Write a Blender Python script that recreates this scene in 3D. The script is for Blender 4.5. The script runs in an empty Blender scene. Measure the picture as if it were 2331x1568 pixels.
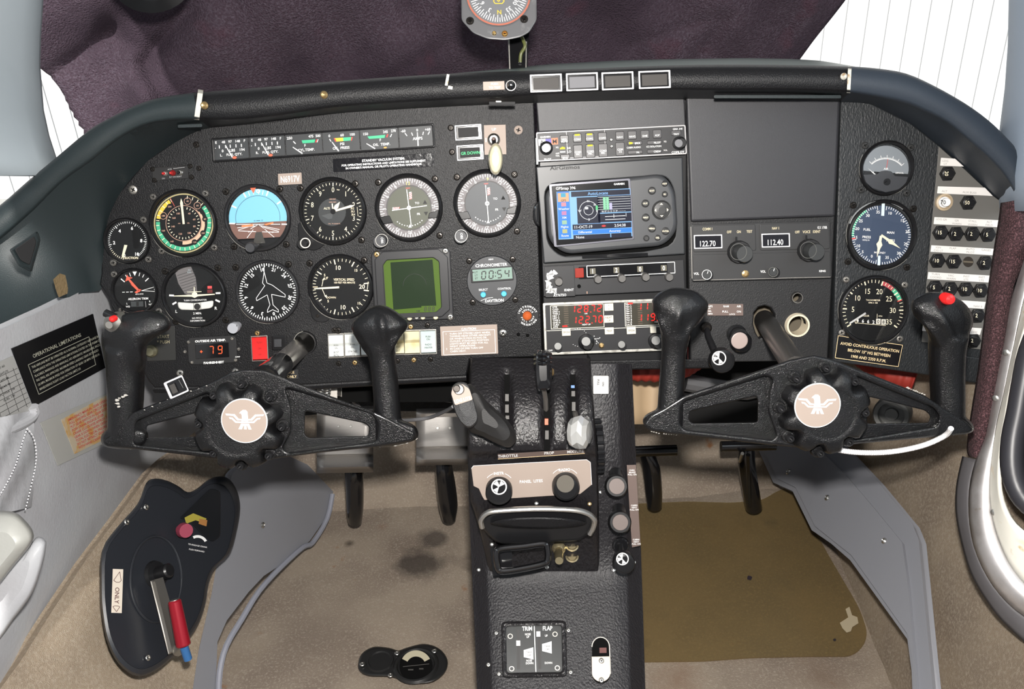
import bpy, bmesh, math, random
from mathutils import Vector, Matrix
random.seed(7)
sc = bpy.context.scene
COL = sc.collection
R = math.radians
# ---------------- camera ----------------
F, CX, CY = 1890.0, 1165.5, 784.0
PITCH, ROLL = R(27), R(2.6)
CAM = Vector((0, 0, 1.0))
FD = Vector((0, math.cos(PITCH), -math.sin(PITCH)))
UP0 = Vector((0, math.sin(PITCH), math.cos(PITCH)))
R0 = Vector((1, 0, 0))
IR = R0*math.cos(ROLL) - UP0*math.sin(ROLL)
ID = -UP0*math.cos(ROLL) - R0*math.sin(ROLL)
cd = bpy.data.cameras.new('camera'); cam = bpy.data.objects.new('camera', cd); COL.objects.link(cam)
m = Matrix.Identity(4)
for i in range(3):
    m[i][0] = IR[i]; m[i][1] = -ID[i]; m[i][2] = -FD[i]; m[i][3] = CAM[i]
cam.matrix_world = m
cd.sensor_width = 36; cd.lens = F/2331*36; cd.clip_start = .01
sc.camera = cam
# ---------------- light ----------------
w = bpy.data.worlds.new('daylight'); sc.world = w; w.use_nodes = True
bg = w.node_tree.nodes['Background']; bg.inputs[0].default_value = (.93, .97, 1, 1); bg.inputs[1].default_value = .4
def area(name, loc, target, size, power, col=(1, 1, 1), size_y=None):
    l = bpy.data.lights.new(name, 'AREA'); l.energy = power; l.color = col; l.size = size
    if size_y: l.shape = 'RECTANGLE'; l.size_y = size_y
    o = bpy.data.objects.new(name, l); COL.objects.link(o); o.location = loc
    o.rotation_euler = (Vector(target)-Vector(loc)).to_track_quat('-Z', 'Y').to_euler()
    return o
sl_ = bpy.data.lights.new('afternoon_sun', 'SUN'); sl_.energy = 4.2; sl_.angle = R(.6); sl_.color = (1, .97, .92)
so = bpy.data.objects.new('afternoon_sun', sl_); COL.objects.link(so); so.rotation_euler = Vector((.12, 1, -.42)).to_track_quat('-Z', 'Y').to_euler()
# the flash on top of the photographer's camera
area('camera_flash', CAM - ID*.085 + IR*.01 + FD*.02, CAM+FD*1.1+ID*.06, .035, 20, (1, .96, .91))
# daylight from the side windows and the open cabin door behind the photographer
area('left_window_daylight', (-.75, .1, 1.35), (.1, 1.0, .5), .5, 2.6, (.80, .92, 1), .4)
area('right_door_daylight', (.95, .1, 1.25), (-.1, 1.0, .5), .6, 3.4, (.82, .92, 1), .6)
sc.view_settings.view_transform = 'Standard'; sc.view_settings.look = 'None'
sc.view_settings.gamma = 1; sc.view_settings.use_curve_mapping = False
sc.view_settings.exposure = 0.0
sc.cycles.caustics_reflective = False; sc.cycles.caustics_refractive = False; sc.cycles.max_bounces = 8; sc.cycles.transparent_max_bounces = 12

# ---------------- projection helpers: a direction seen from the photographer's eye, and planes of the cockpit ----------------
def ray(px, py): return FD + IR*((px-CX)/F) + ID*((py-CY)/F)
def D(px, py, d): return CAM + ray(px, py)*d
class Pl:
    def __init__(s, O, N):
        s.O = O; s.N = N.normalized()
        if s.N.dot(O-CAM) > 0: s.N = -s.N
    def at(s, px, py, w=0.0):
        r = ray(px, py); t = (s.O + s.N*w - CAM).dot(s.N)/r.dot(s.N)
        return CAM + r*t
    def mpp(s, px, py):   # metres per pixel there
        return (s.at(px, py)-CAM).dot(FD)/F
def pl3(a, b, c):
    A, B, Cc = D(*a), D(*b), D(*c)
    return Pl(A, (B-A).cross(Cc-A))
AL = R(12)
NA = -(FD*math.cos(AL) + UP0*math.sin(AL))
PA = Pl(D(1165, 550, 1.04), NA)      # instrument panel plane

# ---------------- materials ----------------
MATS = {}
def M(name, col=None, rough=.5, metal=0, bump=None, var=None, spec=.5, emit=0, coat=0, alpha=None, trans=0):
    if name in MATS: return MATS[name]
    mt = bpy.data.materials.new(name); mt.use_nodes = True; nt = mt.node_tree; b = nt.nodes['Principled BSDF']
    c = (*col, 1) if len(col) == 3 else col
    b.inputs['Base Color'].default_value = c; b.inputs['Roughness'].default_value = rough
    b.inputs['Metallic'].default_value = metal; b.inputs['Specular IOR Level'].default_value = spec
    if coat: b.inputs['Coat Weight'].default_value = coat; b.inputs['Coat Roughness'].default_value = .12
    if trans: b.inputs['Transmission Weight'].default_value = trans
    if alpha is not None: b.inputs['Alpha'].default_value = alpha
    if emit: b.inputs['Base Color'].default_value = (c[0]*.3, c[1]*.3, c[2]*.3, 1); b.inputs['Specular IOR Level'].default_value = .15
    if emit: b.inputs['Emission Color'].default_value = c; b.inputs['Emission Strength'].default_value = emit
    tc = nt.nodes.new('ShaderNodeTexCoord')
    def noise(sc_, det=4, st=(1, 1, 1)):
        mp = nt.nodes.new('ShaderNodeMapping'); mp.inputs['Scale'].default_value = st
        nt.links.new(tc.outputs['Object'], mp.inputs[0])
        n = nt.nodes.new('ShaderNodeTexNoise'); n.inputs['Scale'].default_value = sc_; n.inputs['Detail'].default_value = det
        nt.links.new(mp.outputs[0], n.inputs['Vector']); return n
    if bump:
        kind, s_, st = bump[:3]; dist = bump[3] if len(bump) > 3 else .001
        if kind == 'vor':
            v = nt.nodes.new('ShaderNodeTexVoronoi'); v.inputs['Scale'].default_value = s_; v.feature = 'SMOOTH_F1'
            n0 = noise(s_*.6, 3); mx = nt.nodes.new('ShaderNodeMixRGB'); mx.inputs[0].default_value = .012
            nt.links.new(tc.outputs['Object'], mx.inputs[1]); nt.links.new(n0.outputs['Color'], mx.inputs[2]); nt.links.new(mx.outputs[0], v.inputs['Vector'])
            out = v.outputs['Distance']
        elif kind == 'wave':
            v = nt.nodes.new('ShaderNodeTexWave'); v.inputs['Scale'].default_value = s_; v.inputs['Distortion'].default_value = 4; v.inputs['Detail'].default_value = 3
            nt.links.new(tc.outputs['Object'], v.inputs['Vector']); out = v.outputs['Fac']
        elif kind == 'brush': out = noise(s_, 3, (1, 14, 14)).outputs['Fac']
        elif kind == 'grain':   # leather grain: stretched wrinkles
            a = noise(s_, 6, (1.0, 1, .45)); out = a.outputs['Fac']
        else: out = noise(s_, 5).outputs['Fac']
        bp = nt.nodes.new('ShaderNodeBump'); bp.inputs['Strength'].default_value = st; bp.inputs['Distance'].default_value = dist
        nt.links.new(out, bp.inputs['Height']); nt.links.new(bp.outputs[0], b.inputs['Normal'])
    if var:   # list of (colour, scale, lo, hi)
        prev = None
        for (c2, s2, lo, hi) in var:
            n = noise(s2, 6); rp = nt.nodes.new('ShaderNodeMapRange'); rp.inputs[1].default_value = lo; rp.inputs[2].default_value = hi
            nt.links.new(n.outputs['Fac'], rp.inputs[0])
            mx = nt.nodes.new('ShaderNodeMixRGB'); nt.links.new(rp.outputs[0], mx.inputs[0])
            if prev: nt.links.new(prev, mx.inputs[1])
            else: mx.inputs[1].default_value = c
            mx.inputs[2].default_value = (*c2, 1); prev = mx.outputs[0]
        nt.links.new(prev, b.inputs['Base Color'])
        if emit: nt.links.new(prev, b.inputs['Emission Color'])
    MATS[name] = mt; return mt

# ---------------- mesh builder ----------------
_txt = {}
def text_mesh(s, bold=0.0):
    k = (s, bold)
    if k not in _txt:
        cu = bpy.data.curves.new('t', 'FONT'); cu.body = s; cu.size = 1; cu.align_x = 'CENTER'; cu.resolution_u = 2; cu.offset = bold
        o = bpy.data.objects.new('t', cu); COL.objects.link(o)
        me = bpy.data.meshes.new_from_object(o.evaluated_get(bpy.context.evaluated_depsgraph_get()))
        _txt[k] = ([tuple(v.co) for v in me.vertices], [tuple(p.vertices) for p in me.polygons])
        bpy.data.objects.remove(o); bpy.data.meshes.remove(me)
    return _txt[k]
def plate_mesh(loops, ext, bev, res=1):
    """2D outline(s) (later ones are holes) extruded and bevelled, centred on z=0"""
    cu = bpy.data.curves.new('p', 'CURVE'); cu.dimensions = '2D'; cu.fill_mode = 'BOTH'; cu.extrude = max(0, ext/2-bev); cu.bevel_depth = bev; cu.bevel_resolution = res; cu.offset = -bev
    for lp in loops:
        sp = cu.splines.new('POLY'); sp.points.add(len(lp)-1)
        for i, (x, y) in enumerate(lp): sp.points[i].co = (x, y, 0, 1)
        sp.use_cyclic_u = True
    o = bpy.data.objects.new('p', cu); COL.objects.link(o)
    me = bpy.data.meshes.new_from_object(o.evaluated_get(bpy.context.evaluated_depsgraph_get()))
    r = ([tuple(v.co) for v in me.vertices], [tuple(p.vertices) for p in me.polygons])
    bpy.data.objects.remove(o); bpy.data.meshes.remove(me); bpy.data.curves.remove(cu)
    return r
def roundpoly(pts, r, n=4):
    out = []; N = len(pts)
    for i in range(N):
        p = Vector(pts[i][:2]); a = Vector(pts[i-1][:2]); b = Vector(pts[(i+1) % N][:2])
        rr = pts[i][2] if len(pts[i]) > 2 else r
        da = (a-p); db = (b-p)
        k = min(rr, da.length*.48, db.length*.48)
        if k < 1e-6: out.append((p.x, p.y)); continue
        q0 = p+da.normalized()*k; q1 = p+db.normalized()*k
        for j in range(n+1):
            t = j/n; q = q0*(1-t)**2 + p*2*t*(1-t) + q1*t*t; out.append((q.x, q.y))
    return out
def smoothloop(pts, sub=4, closed=True):
    """Catmull-Rom through points of any dimension"""
    N = len(pts); out = []; P = [Vector(p) for p in pts]
    rng = range(N) if closed else range(N-1)
    for i in rng:
        if closed: a, b, c, d = P[i-1], P[i], P[(i+1) % N], P[(i+2) % N]
        else: a, b, c, d = P[max(0, i-1)], P[i], P[i+1], P[min(N-1, i+2)]
        for j in range(sub):
            t = j/sub
            out.append(tuple(.5*((2*b)+(c-a)*t+(2*a-5*b+4*c-d)*t*t+(3*b-a-3*c+d)*t**3)))
    if not closed: out.append(tuple(P[-1]))
    return out
class MB:
    def __init__(s): s.v = []; s.f = []; s.m = []; s.mats = []
    def mi(s, mat):
        if mat not in s.mats: s.mats.append(mat)
        return s.mats.index(mat)
    def add(s, vs, fs, mat):
        o = len(s.v); s.v += [Vector(v) for v in vs]; k = s.mi(mat)
        for f in fs: s.f.append([i+o for i in f]); s.m.append(k)
    def quad(s, a, b, c, d, mat): s.add([a, b, c, d], [(0, 1, 2, 3)], mat)
    def prism(s, pts, off, mat, both=True):
        """pts = world outline of the front, off = vector to the back"""
        n = len(pts); b = [Vector(p)+off for p in pts]
        fs = [tuple(range(n))]+[(i, (i+1) % n, n+(i+1) % n, n+i) for i in range(n)]
        if both: fs.append(tuple(range(2*n-1, n-1, -1)))
        s.add(list(pts)+b, fs, mat)
    def grid(s, rows, mat, closed=False):
        n = len(rows[0]); vs = [p for r in rows for p in r]; fs = []
        for i in range(len(rows)-1):
            for j in range(n if closed else n-1):
                k = (j+1) % n; fs.append((i*n+j, i*n+k, (i+1)*n+k, (i+1)*n+j))
        s.add(vs, fs, mat)
    def loft(s, rings, mat, caps=True):
        s.grid(rings, mat, True)
        if caps:
            n = len(rings[0]); s.add(rings[0], [tuple(range(n))], mat); s.add(rings[-1], [tuple(range(n-1, -1, -1))], mat)
    def lathe(s, c, ax, prof, mat, seg=32, cap0=False, cap1=True, flute=0, nfl=0):
        """prof: list of (radius, height along ax)"""
        ax = Vector(ax).normalized(); c = Vector(c); t = Vector((0, 0, 1)) if abs(ax.z) < .9 else Vector((1, 0, 0))
        u = ax.cross(t).normalized(); v = ax.cross(u); rows = []
        for r_, h in prof:
            row = []
            for i in range(seg):
                a = 2*math.pi*i/seg; rr = r_
                if flute and r_ > 0: rr = r_*(1-flute*(.5+.5*math.cos(a*nfl)))
                row.append(c+ax*h+u*math.cos(a)*rr+v*math.sin(a)*rr)
            rows.append(row)
        s.grid(rows, mat, True)
        n = seg
        if cap1 and prof[-1][0] > 1e-6: s.add(rows[-1], [tuple(range(n))], mat)
        if cap0 and prof[0][0] > 1e-6: s.add(rows[0], [tuple(range(n-1, -1, -1))], mat)
    def tube(s, pts, rad, mat, seg=10, smooth=0, flat=1.0, side=None):
        """rad number or list; flat = squash along 'side' vector"""
        if smooth:
            if not isinstance(rad, (list, tuple)): rad = [rad]*len(pts)
            q = smoothloop([(*p, r_) for p, r_ in zip(pts, rad)], smooth, False)
            pts = [Vector(p[:3]) for p in q]; rad = [p[3] for p in q]
        pts = [Vector(p) for p in pts]; n = len(pts)
        if not isinstance(rad, (list, tuple)): rad = [rad]*n
        rows = []; ref = Vector(side) if side else None
        for i in range(n):
            t = (pts[min(n-1, i+1)]-pts[max(0, i-1)]).normalized()
            if ref is None: ref = Vector((0, 0, 1)) if abs(t.z) < .9 else Vector((1, 0, 0))
            u = (ref-t*ref.dot(t)).normalized(); v = t.cross(u)
            if side is None: ref = u
            rows.append([pts[i]+(u*math.cos(2*math.pi*k/seg)*flat+v*math.sin(2*math.pi*k/seg))*rad[i] for k in range(seg)])
        s.loft(rows, mat)
    def build(s, name, parent=None, loc=None, label=None, bevel=0, sharp=32, sub=0, remesh=0):
        me = bpy.data.meshes.new(name); org = WL[parent.name] if parent else Vector(loc) if loc is not None else sum(s.v, Vector())/len(s.v)
        me.from_pydata([tuple(v-org) for v in s.v], [], s.f); me.update()
        for mt in s.mats: me.materials.append(mt)
        me.polygons.foreach_set('material_index', s.m); me.polygons.foreach_set('use_smooth', [True]*len(s.f))
        if sharp: me.set_sharp_from_angle(angle=R(sharp))
        o = bpy.data.objects.new(name, me); COL.objects.link(o)
        if parent: o.parent = parent
        else: o.location = org
        WL[o.name] = org
        if label: o['label'] = label
        if remesh:
            md = o.modifiers.new('r', 'REMESH'); md.mode = 'VOXEL'; md.voxel_size = remesh; md.use_smooth_shade = True
            sm = o.modifiers.new('s', 'SMOOTH'); sm.factor = .7; sm.iterations = 4
        if bevel:
            md = o.modifiers.new('b', 'BEVEL'); md.width = bevel; md.segments = 2; md.limit_method = 'ANGLE'; md.angle_limit = R(40)
        if sub:
            md = o.modifiers.new('s', 'SUBSURF'); md.levels = sub; md.render_levels = sub
        return o
WL = {}
def thing(name, label, cat, loc, group=None, kind=None):
    o = bpy.data.objects.new(name, None); COL.objects.link(o); o.location = loc; o.empty_display_size = .01
    o['label'] = label; o['category'] = cat; WL[o.name] = Vector(loc)
    if group: o['group'] = group
    return o
def tag(o, label, cat, group=None):
    o['label'] = label; o['category'] = cat
    if group: o['group'] = group
    return o
def struct(o, label=None):
    o['kind'] = 'structure'
    if label: o['label'] = label
    return o

# ---------------- pen: flat and raised work on a plane of the cockpit, in pixels of the photograph ----------------
class Pen:
    def __init__(s, S, cx, cy, rot=0, w=0.0, mb=None, sx=1.0, k=1.0):
        s.S = S; s.cx = cx; s.cy = cy; s.rot = R(rot); s.w = w; s.mb = mb or MB(); s.k = k; s.sx = sx
    def P(s, x, y, dw=0.0):
        c, n = math.cos(s.rot), math.sin(s.rot)
        x, y = x*s.k*s.sx, y*s.k
        return s.S.at(s.cx+x*c-y*n, s.cy+x*n+y*c, s.w+dw)
    def poly(s, pts, mat, dw=0.0): s.mb.add([s.P(x, y, dw) for x, y in pts], [tuple(range(len(pts)))], mat)
    def rect(s, x, y, w_, h, mat, dw=0.0, ang=0):
        a = R(ang); c, n = math.cos(a), math.sin(a)
        s.poly([(x+p*c-q*n, y+p*n+q*c) for p, q in ((-w_/2, -h/2), (w_/2, -h/2), (w_/2, h/2), (-w_/2, h/2))], mat, dw)
    def line(s, x0, y0, x1, y1, t, mat, dw=0.0, t1=None):
        d = Vector((x1-x0, y1-y0)); n = Vector((-d.y, d.x)).normalized(); a = n*t/2; b = n*(t if t1 is None else t1)/2
        s.poly([(x0+a.x, y0+a.y), (x0-a.x, y0-a.y), (x1-b.x, y1-b.y), (x1+b.x, y1+b.y)], mat, dw)
    def path(s, pts, t, mat, dw=0.0, closed=False):
        n = len(pts)
        for i in range(n if closed else n-1): s.line(*pts[i], *pts[(i+1) % n], t, mat, dw)
    def pol(s, a, r_): return (r_*math.sin(R(a)), -r_*math.cos(R(a)))
    def tick(s, a, r0, r1, t, mat, dw=0.0, t1=None): s.line(*s.pol(a, r0), *s.pol(a, r1), t, mat, dw, t1)
    def arc(s, r0, r1, a0, a1, mat, dw=0.0, cx=0, cy=0, n=None):
        n = n or max(4, int(abs(a1-a0)/7)); k = s.mb.mi(mat); vs = []
        for i in range(n+1):
            a = a0+(a1-a0)*i/n
            for r_ in (r0, r1):
                p = s.pol(a, r_); vs.append(s.P(p[0]+cx, p[1]+cy, dw))
        s.mb.add(vs, [(2*i, 2*i+1, 2*i+3, 2*i+2) for i in range(n)], mat)
    def disc(s, x, y, r_, mat, dw=0.0, n=24, ry=None):
        ry = ry or r_
        s.poly([(x+r_*math.cos(2*math.pi*i/n), y+ry*math.sin(2*math.pi*i/n)) for i in range(n)], mat, dw)
    def text(s, t, x, y, h, mat, ang=0, bold=.012, xs=1.0, dw=0.0, al='C'):
        vs, fs = text_mesh(t, bold)
        if not vs: return
        a = R(ang); c, n = math.cos(a), math.sin(a); k = h/.72; off = 0
        if al != 'C':
            x0 = min(v[0] for v in vs); x1 = max(v[0] for v in vs); off = -x0 if al == 'L' else -x1
        out = []
        for v in vs:
            p = (v[0]+off)*k*xs; q = -(v[1]-.36)*k
            out.append(s.P(x+p*c-q*n, y+p*n+q*c, dw))
        s.mb.add(out, fs, mat)
    def num(s, t, a, r_, h, mat, radial=False, **kw):
        x, y = s.pol(a, r_); s.text(t, x, y, h, mat, ang=a if radial else 0, **kw)
    def plate(s, loops, th, mat, bev=.0004, dw=0.0, res=1):
        """raised plate standing th metres proud; loops in pen pixels, first one outer"""
        K = s.S.mpp(s.cx, s.cy)
        vs, fs = plate_mesh([[(x*K, -y*K) for x, y in lp] for lp in loops], th, bev, res)
        out = [s.P(v[0]/K, -v[1]/K, dw+th/2+v[2]) for v in vs]
        s.mb.add(out, fs, mat)
    def box(s, x, y, w_, h, th, mat, r_=2, bev=.0004, dw=0.0, ang=0):
        a = R(ang); c, n = math.cos(a), math.sin(a)
        q = [(x+p*c-q_*n, y+p*n+q_*c) for p, q_ in ((-w_/2, -h/2), (w_/2, -h/2), (w_/2, h/2), (-w_/2, h/2))]
        s.plate([roundpoly(q, r_) if r_ else q], th, mat, bev, dw)
    def frame(s, x, y, w_, h, t, th, mat, r_=2, bev=.0003, dw=0.0):
        o = [(x-w_/2, y-h/2), (x+w_/2, y-h/2), (x+w_/2, y+h/2), (x-w_/2, y+h/2)]
        i = [(x-w_/2+t, y-h/2+t), (x+w_/2-t, y-h/2+t), (x+w_/2-t, y+h/2-t), (x-w_/2+t, y+h/2-t)]
        s.plate([roundpoly(o, r_) if r_ else o, roundpoly(i, r_*.6) if r_ else i], th, mat, bev, dw)
    def lathe(s, x, y, prof, mat, seg=28, dw=0.0, **kw):
        """prof: (radius px, height metres)"""
        K = s.S.mpp(s.cx, s.cy)*s.k
        s.mb.lathe(s.P(x, y, dw), s.S.N, [(r_*K, h) for r_, h in prof], mat, seg, **kw)
    def outline(s, x, y, w_, h, t, mat, dw=0.0):
        s.path([(x-w_/2, y-h/2), (x+w_/2, y-h/2), (x+w_/2, y+h/2), (x-w_/2, y+h/2)], t, mat, dw, True)
    def seg7(s, ch, x, y, h, mat, t=None, slant=.12, dw=0.0):
        W = h*.52; t = t or h*.13; g = t*.35
        S7 = {'0': 'abcdef', '1': 'bc', '2': 'abged', '3': 'abgcd', '4': 'fgbc', '5': 'afgcd', '6': 'afgedc', '7': 'abc', '8': 'abcdefg', '9': 'abcdfg', '-': 'g'}
        C7 = {'a': ((-W/2, -h/2), (W/2, -h/2)), 'b': ((W/2, -h/2), (W/2, 0)), 'c': ((W/2, 0), (W/2, h/2)), 'd': ((-W/2, h/2), (W/2, h/2)), 'e': ((-W/2, 0), (-W/2, h/2)), 'f': ((-W/2, -h/2), (-W/2, 0)), 'g': ((-W/2, 0), (W/2, 0))}
        for k in S7.get(ch, ''):
            (a, b), (c, d) = C7[k]; v = Vector((c-a, d-b)).normalized()*g
            a, b, c, d = a+v.x, b+v.y, c-v.x, d-v.y
            s.line(x+a-b*slant, y+b, x+c-d*slant, y+d, t, mat, dw)

def spots(mat, lst):
    """dirt marks with ragged edges at given places (metres, object space)"""
    nt = mat.node_tree; b = nt.nodes['Principled BSDF']; tc = [n for n in nt.nodes if n.type == 'TEX_COORD'][0]
    nz = nt.nodes.new('ShaderNodeTexNoise'); nz.inputs['Scale'].default_value = 28; nz.inputs['Detail'].default_value = 5; nt.links.new(tc.outputs['Object'], nz.inputs['Vector'])
    for (x, y, z, r_, soft, c, k) in lst:
        prev = b.inputs['Base Color'].links[0].from_socket
        d = nt.nodes.new('ShaderNodeVectorMath'); d.operation = 'DISTANCE'; nt.links.new(tc.outputs['Object'], d.inputs[0]); d.inputs[1].default_value = (x, y, z)
        ad = nt.nodes.new('ShaderNodeMath'); ad.operation = 'MULTIPLY_ADD'; nt.links.new(nz.outputs['Fac'], ad.inputs[0]); ad.inputs[1].default_value = r_*1.4; nt.links.new(d.outputs['Value'], ad.inputs[2])
        mr = nt.nodes.new('ShaderNodeMapRange'); nt.links.new(ad.outputs[0], mr.inputs[0]); mr.inputs[1].default_value = r_*1.7; mr.inputs[2].default_value = r_*1.7-soft; mr.inputs[3].default_value = 0; mr.inputs[4].default_value = k
        mx = nt.nodes.new('ShaderNodeMixRGB'); nt.links.new(mr.outputs[0], mx.inputs[0]); nt.links.new(prev, mx.inputs[1]); mx.inputs[2].default_value = (*c, 1); nt.links.new(mx.outputs[0], b.inputs['Base Color'])
# ---------------- palette ----------------
blk_leather = M('black grained vinyl', (.007, .007, .008), .40, bump=('grain', 1000, .7, .0008), spec=.30)
blk_smooth = M('black satin plastic', (.010, .010, .011), .35, spec=.35)
blk_matte = M('black matte paint', (.012, .012, .013), .7)
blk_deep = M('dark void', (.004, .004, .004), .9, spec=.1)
blk_gloss = M('black gloss paint', (.008, .008, .009), .14, coat=.5)
crinkle = M('black crackle enamel', (.005, .005, .0055), .20, bump=('noise', 850, .85, .0009), spec=.42, coat=.18)
dash_vinyl = M('dark green black dash vinyl', (.013, .020, .022), .5, bump=('noise', 900, .35, .0006))
char_plastic = M('charcoal plastic', (.035, .036, .040), .45, bump=('noise', 1500, .25, .0004))
grey_plate = M('grey painted plate', (.13, .125, .115), .5)
white_ink = M('white ink', (.85, .85, .84), .6)
grey_ink = M('worn grey ink', (.35, .35, .35), .6)
cream_ink = M('cream luminous ink', (.85, .76, .56), .6)
gold_ink = M('gold ink', (.80, .62, .36), .5)
blk_ink = M('black ink', (.01, .01, .01), .6)
red_ink = M('red ink', (.62, .05, .04), .6)
green_ink = M('green ink', (.05, .40, .22), .6)
yellow_ink = M('yellow ink', (.80, .52, .05), .6)
orange_ink = M('orange ink', (.85, .22, .07), .6)
tan_ink = M('tan ink', (.55, .33, .24), .6)
steel = M('brushed steel', (.62, .61, .58), .32, 1, bump=('brush', 300, .15, .0003))
dull_steel = M('dull aluminium', (.42, .40, .37), .5, 1, bump=('brush', 200, .2, .0003))
chrome = M('polished shaft', (.80, .76, .70), .24, 1)
champagne = M('champagne anodised plate', (.35, .285, .245), .55, .05, spec=.25, bump=('brush', 260, .12, .0002))
brass = M('brass', (.60, .42, .20), .4, 1)
screw_dark = M('blackened screw', (.045, .040, .036), .3, .8)
face_blk = M('dial face black', (.006, .0065, .007), .6, spec=.2)
dim_screw = M('dim bare screw', (.20, .19, .175), .35, .7)
face_grey = M('dial face grey', (.045, .050, .052), .6)
def glassmat():
    mt = bpy.data.materials.new('instrument glass'); mt.use_nodes = True; nt = mt.node_tree; nt.nodes.clear()
    o = nt.nodes.new('ShaderNodeOutputMaterial'); mx = nt.nodes.new('ShaderNodeMixShader'); t = nt.nodes.new('ShaderNodeBsdfTransparent'); g = nt.nodes.new('ShaderNodeBsdfGlossy')
    g.inputs['Roughness'].default_value = .03; f = nt.nodes.new('ShaderNodeFresnel'); f.inputs[0].default_value = 1.4
    nt.links.new(f.outputs[0], mx.inputs[0]); nt.links.new(t.outputs[0], mx.inputs[1]); nt.links.new(g.outputs[0], mx.inputs[2]); nt.links.new(mx.outputs[0], o.inputs[0])
    return mt
glass = glassmat()
# ================= outside =================
mb = MB(); hang = M('white corrugated hangar siding', (.86, .87, .88), .6)
groove = M('siding joint', (.50, .51, .52), .7)
Y = 9.0; x = -9.0; wv = 0
while x < 11:
    mb.prism([(x, Y, -1.5), (x+.20, Y, -1.5), (x+.20, Y, 5.2), (x, Y, 5.2)], Vector((0, .1, 0)), hang)
    mb.quad((x+.20, Y+.02, -1.5), (x+.213, Y+.02, -1.5), (x+.213, Y+.02, 5.2), (x+.20, Y+.02, 5.2), groove); x += .213
o = mb.build('wall_hangar'); struct(o, 'white ribbed hangar wall glaring outside the windshield')
mb = MB(); mb.add([(-9, 9.1, -1.5), (11, 9.1, -1.5), (11, 1.9, -1.5), (-9, 1.9, -1.5)], [(0, 1, 2, 3)], M('sunlit concrete apron', (.6, .6, .58), .8))
struct(mb.build('ground_apron'))

# ================= materials of the cabin =================
carpet = M('beige carpet', (.36, .29, .215), .95, bump=('noise', 1000, .9, .002), var=[((.27, .215, .165), 9, .42, .62), ((.43, .36, .28), 260, .45, .7), ((.14, .11, .09), 5.5, .62, .76)], spec=.1)
carpet2 = M('dirty beige footwell carpet', (.34, .28, .22), .95, bump=('noise', 900, .8, .002), var=[((.25, .20, .16), 7, .42, .62), ((.42, .36, .29), 300, .5, .75), ((.09, .07, .06), 6, .63, .74), ((.28, .14, .07), 23, .68, .76)], spec=.1)
grey_vinyl = M('pale grey leather', (.44, .45, .47), .5, bump=('noise', 260, .35, .001), var=[((.40, .40, .42), 12, .4, .65)])
grey_kick = M('grey painted kick panel', (.25, .255, .28), .55, bump=('noise', 900, .2, .0005))
post_grey = M('pale blue grey headliner', (.50, .56, .60), .7, var=[((.44, .50, .54), 3, .4, .6)])
rubber = M('grey rubber', (.10, .095, .10), .6)

# ================= floor and walls =================
mb = MB()
n = 24; mb.grid([[Vector((-.62+1.28*i/n, .35+.95*j/n, .004*math.sin(i*.9+j)*math.sin(j*.7))) for i in range(n+1)] for j in range(n+1)], carpet2)
floor = struct(mb.build('floor', loc=(0, 0, 0)), 'worn beige carpet of the footwells')
mb = MB(); mb.grid([[Vector((-.62+1.28*i/n, 1.27+.15*(j/8), -.02+.16*(j/8)+.004*math.sin(i*1.1+j))) for i in range(n+1)] for j in range(9)], carpet2)
G0 = Pl(Vector((0, 0, 0)), Vector((0, 0, 1)))
spots(carpet2, [(*G0.at(px, py), r_, so_, c, k) for px, py, r_, so_, c, k in ((955, 1285, .050, .03, (.05, .042, .038), .8), (985, 1225, .034, .02, (.06, .05, .045), .75), (795, 1240, .012, .012, (.03, .02, .015), .8), (720, 1430, .09, .12, (.20, .16, .13), .5), (870, 1200, .012, .02, (.22, .09, .05), .5), (1540, 1555, .05, .06, (.22, .12, .07), .6), (1860, 1530, .05, .06, (.16, .10, .07), .6), (540, 1500, .05, .08, (.22, .17, .12), .5))])
struct(mb.build('wall_front', loc=(0, 0, 0)), 'carpet covered lower firewall behind the pedals')
mb = MB(); mb.grid([[Vector((-.65+1.32*i/n, 1.42+.05*(j/6), .13+.48*(j/6))) for i in range(n+1)] for j in range(7)], M('firewall shade black', (.015, .014, .013), .85, bump=('noise', 60, .8, .01)))  # black put into the firewall colour for the deep shadow behind the panel
struct(mb.build('wall_firewall'), 'firewall behind the instrument panel, coloured black for deep shade')

SL = pl3((226, 647, 1.06), (0, 758, .84), (125, 1401, .98))       # upper left side panel
SL.O = SL.O-SL.N*.010
SLL = pl3((545, 1110, 1.30), (232, 1300, 1.02), (470, 1500, 1.12))  # lower left side
def pad(S, pts, th, mat, name, w=0, bevel=.003, sub=0, parent=None, sm=True, **kw):
    q = smoothloop(pts, 3) if sm else pts
    mb = MB(); mb.prism([S.at(x, y, w) for x, y in q], S.N*-th, mat)
    return mb.build(name, parent, bevel=bevel, **kw)
left_wall = pad(SL, [(-120, 830), (-60, 788), (0, 758), (115, 704), (226, 647), (262, 700), (330, 850), (352, 884), (450, 872), (500, 890), (490, 970), (430, 1020), (385, 1050), (352, 1082), (276, 1185), (200, 1287), (125, 1401), (53, 1516), (-20, 1630), (-120, 1640)], .012, grey_vinyl, 'wall_left', sm=False)
struct(left_wall, 'pale grey leather side panel under the left window')
o = pad(SLL, [(-150, 1720), (-30, 1620), (53, 1506), (125, 1391), (200, 1277), (276, 1175), (350, 1072), (385, 1040), (430, 1008), (490, 960), (590, 1010), (545, 1110), (505, 1200), (478, 1350), (448, 1480), (415, 1700)], .02, carpet, 'wall_left_lower', w=-.01, sm=False); struct(o, 'beige carpet on the lower left side wall')
SK = pl3((740, 1190, 1.53), (492, 1568, 1.20), (545, 1110, 1.3))
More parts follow.
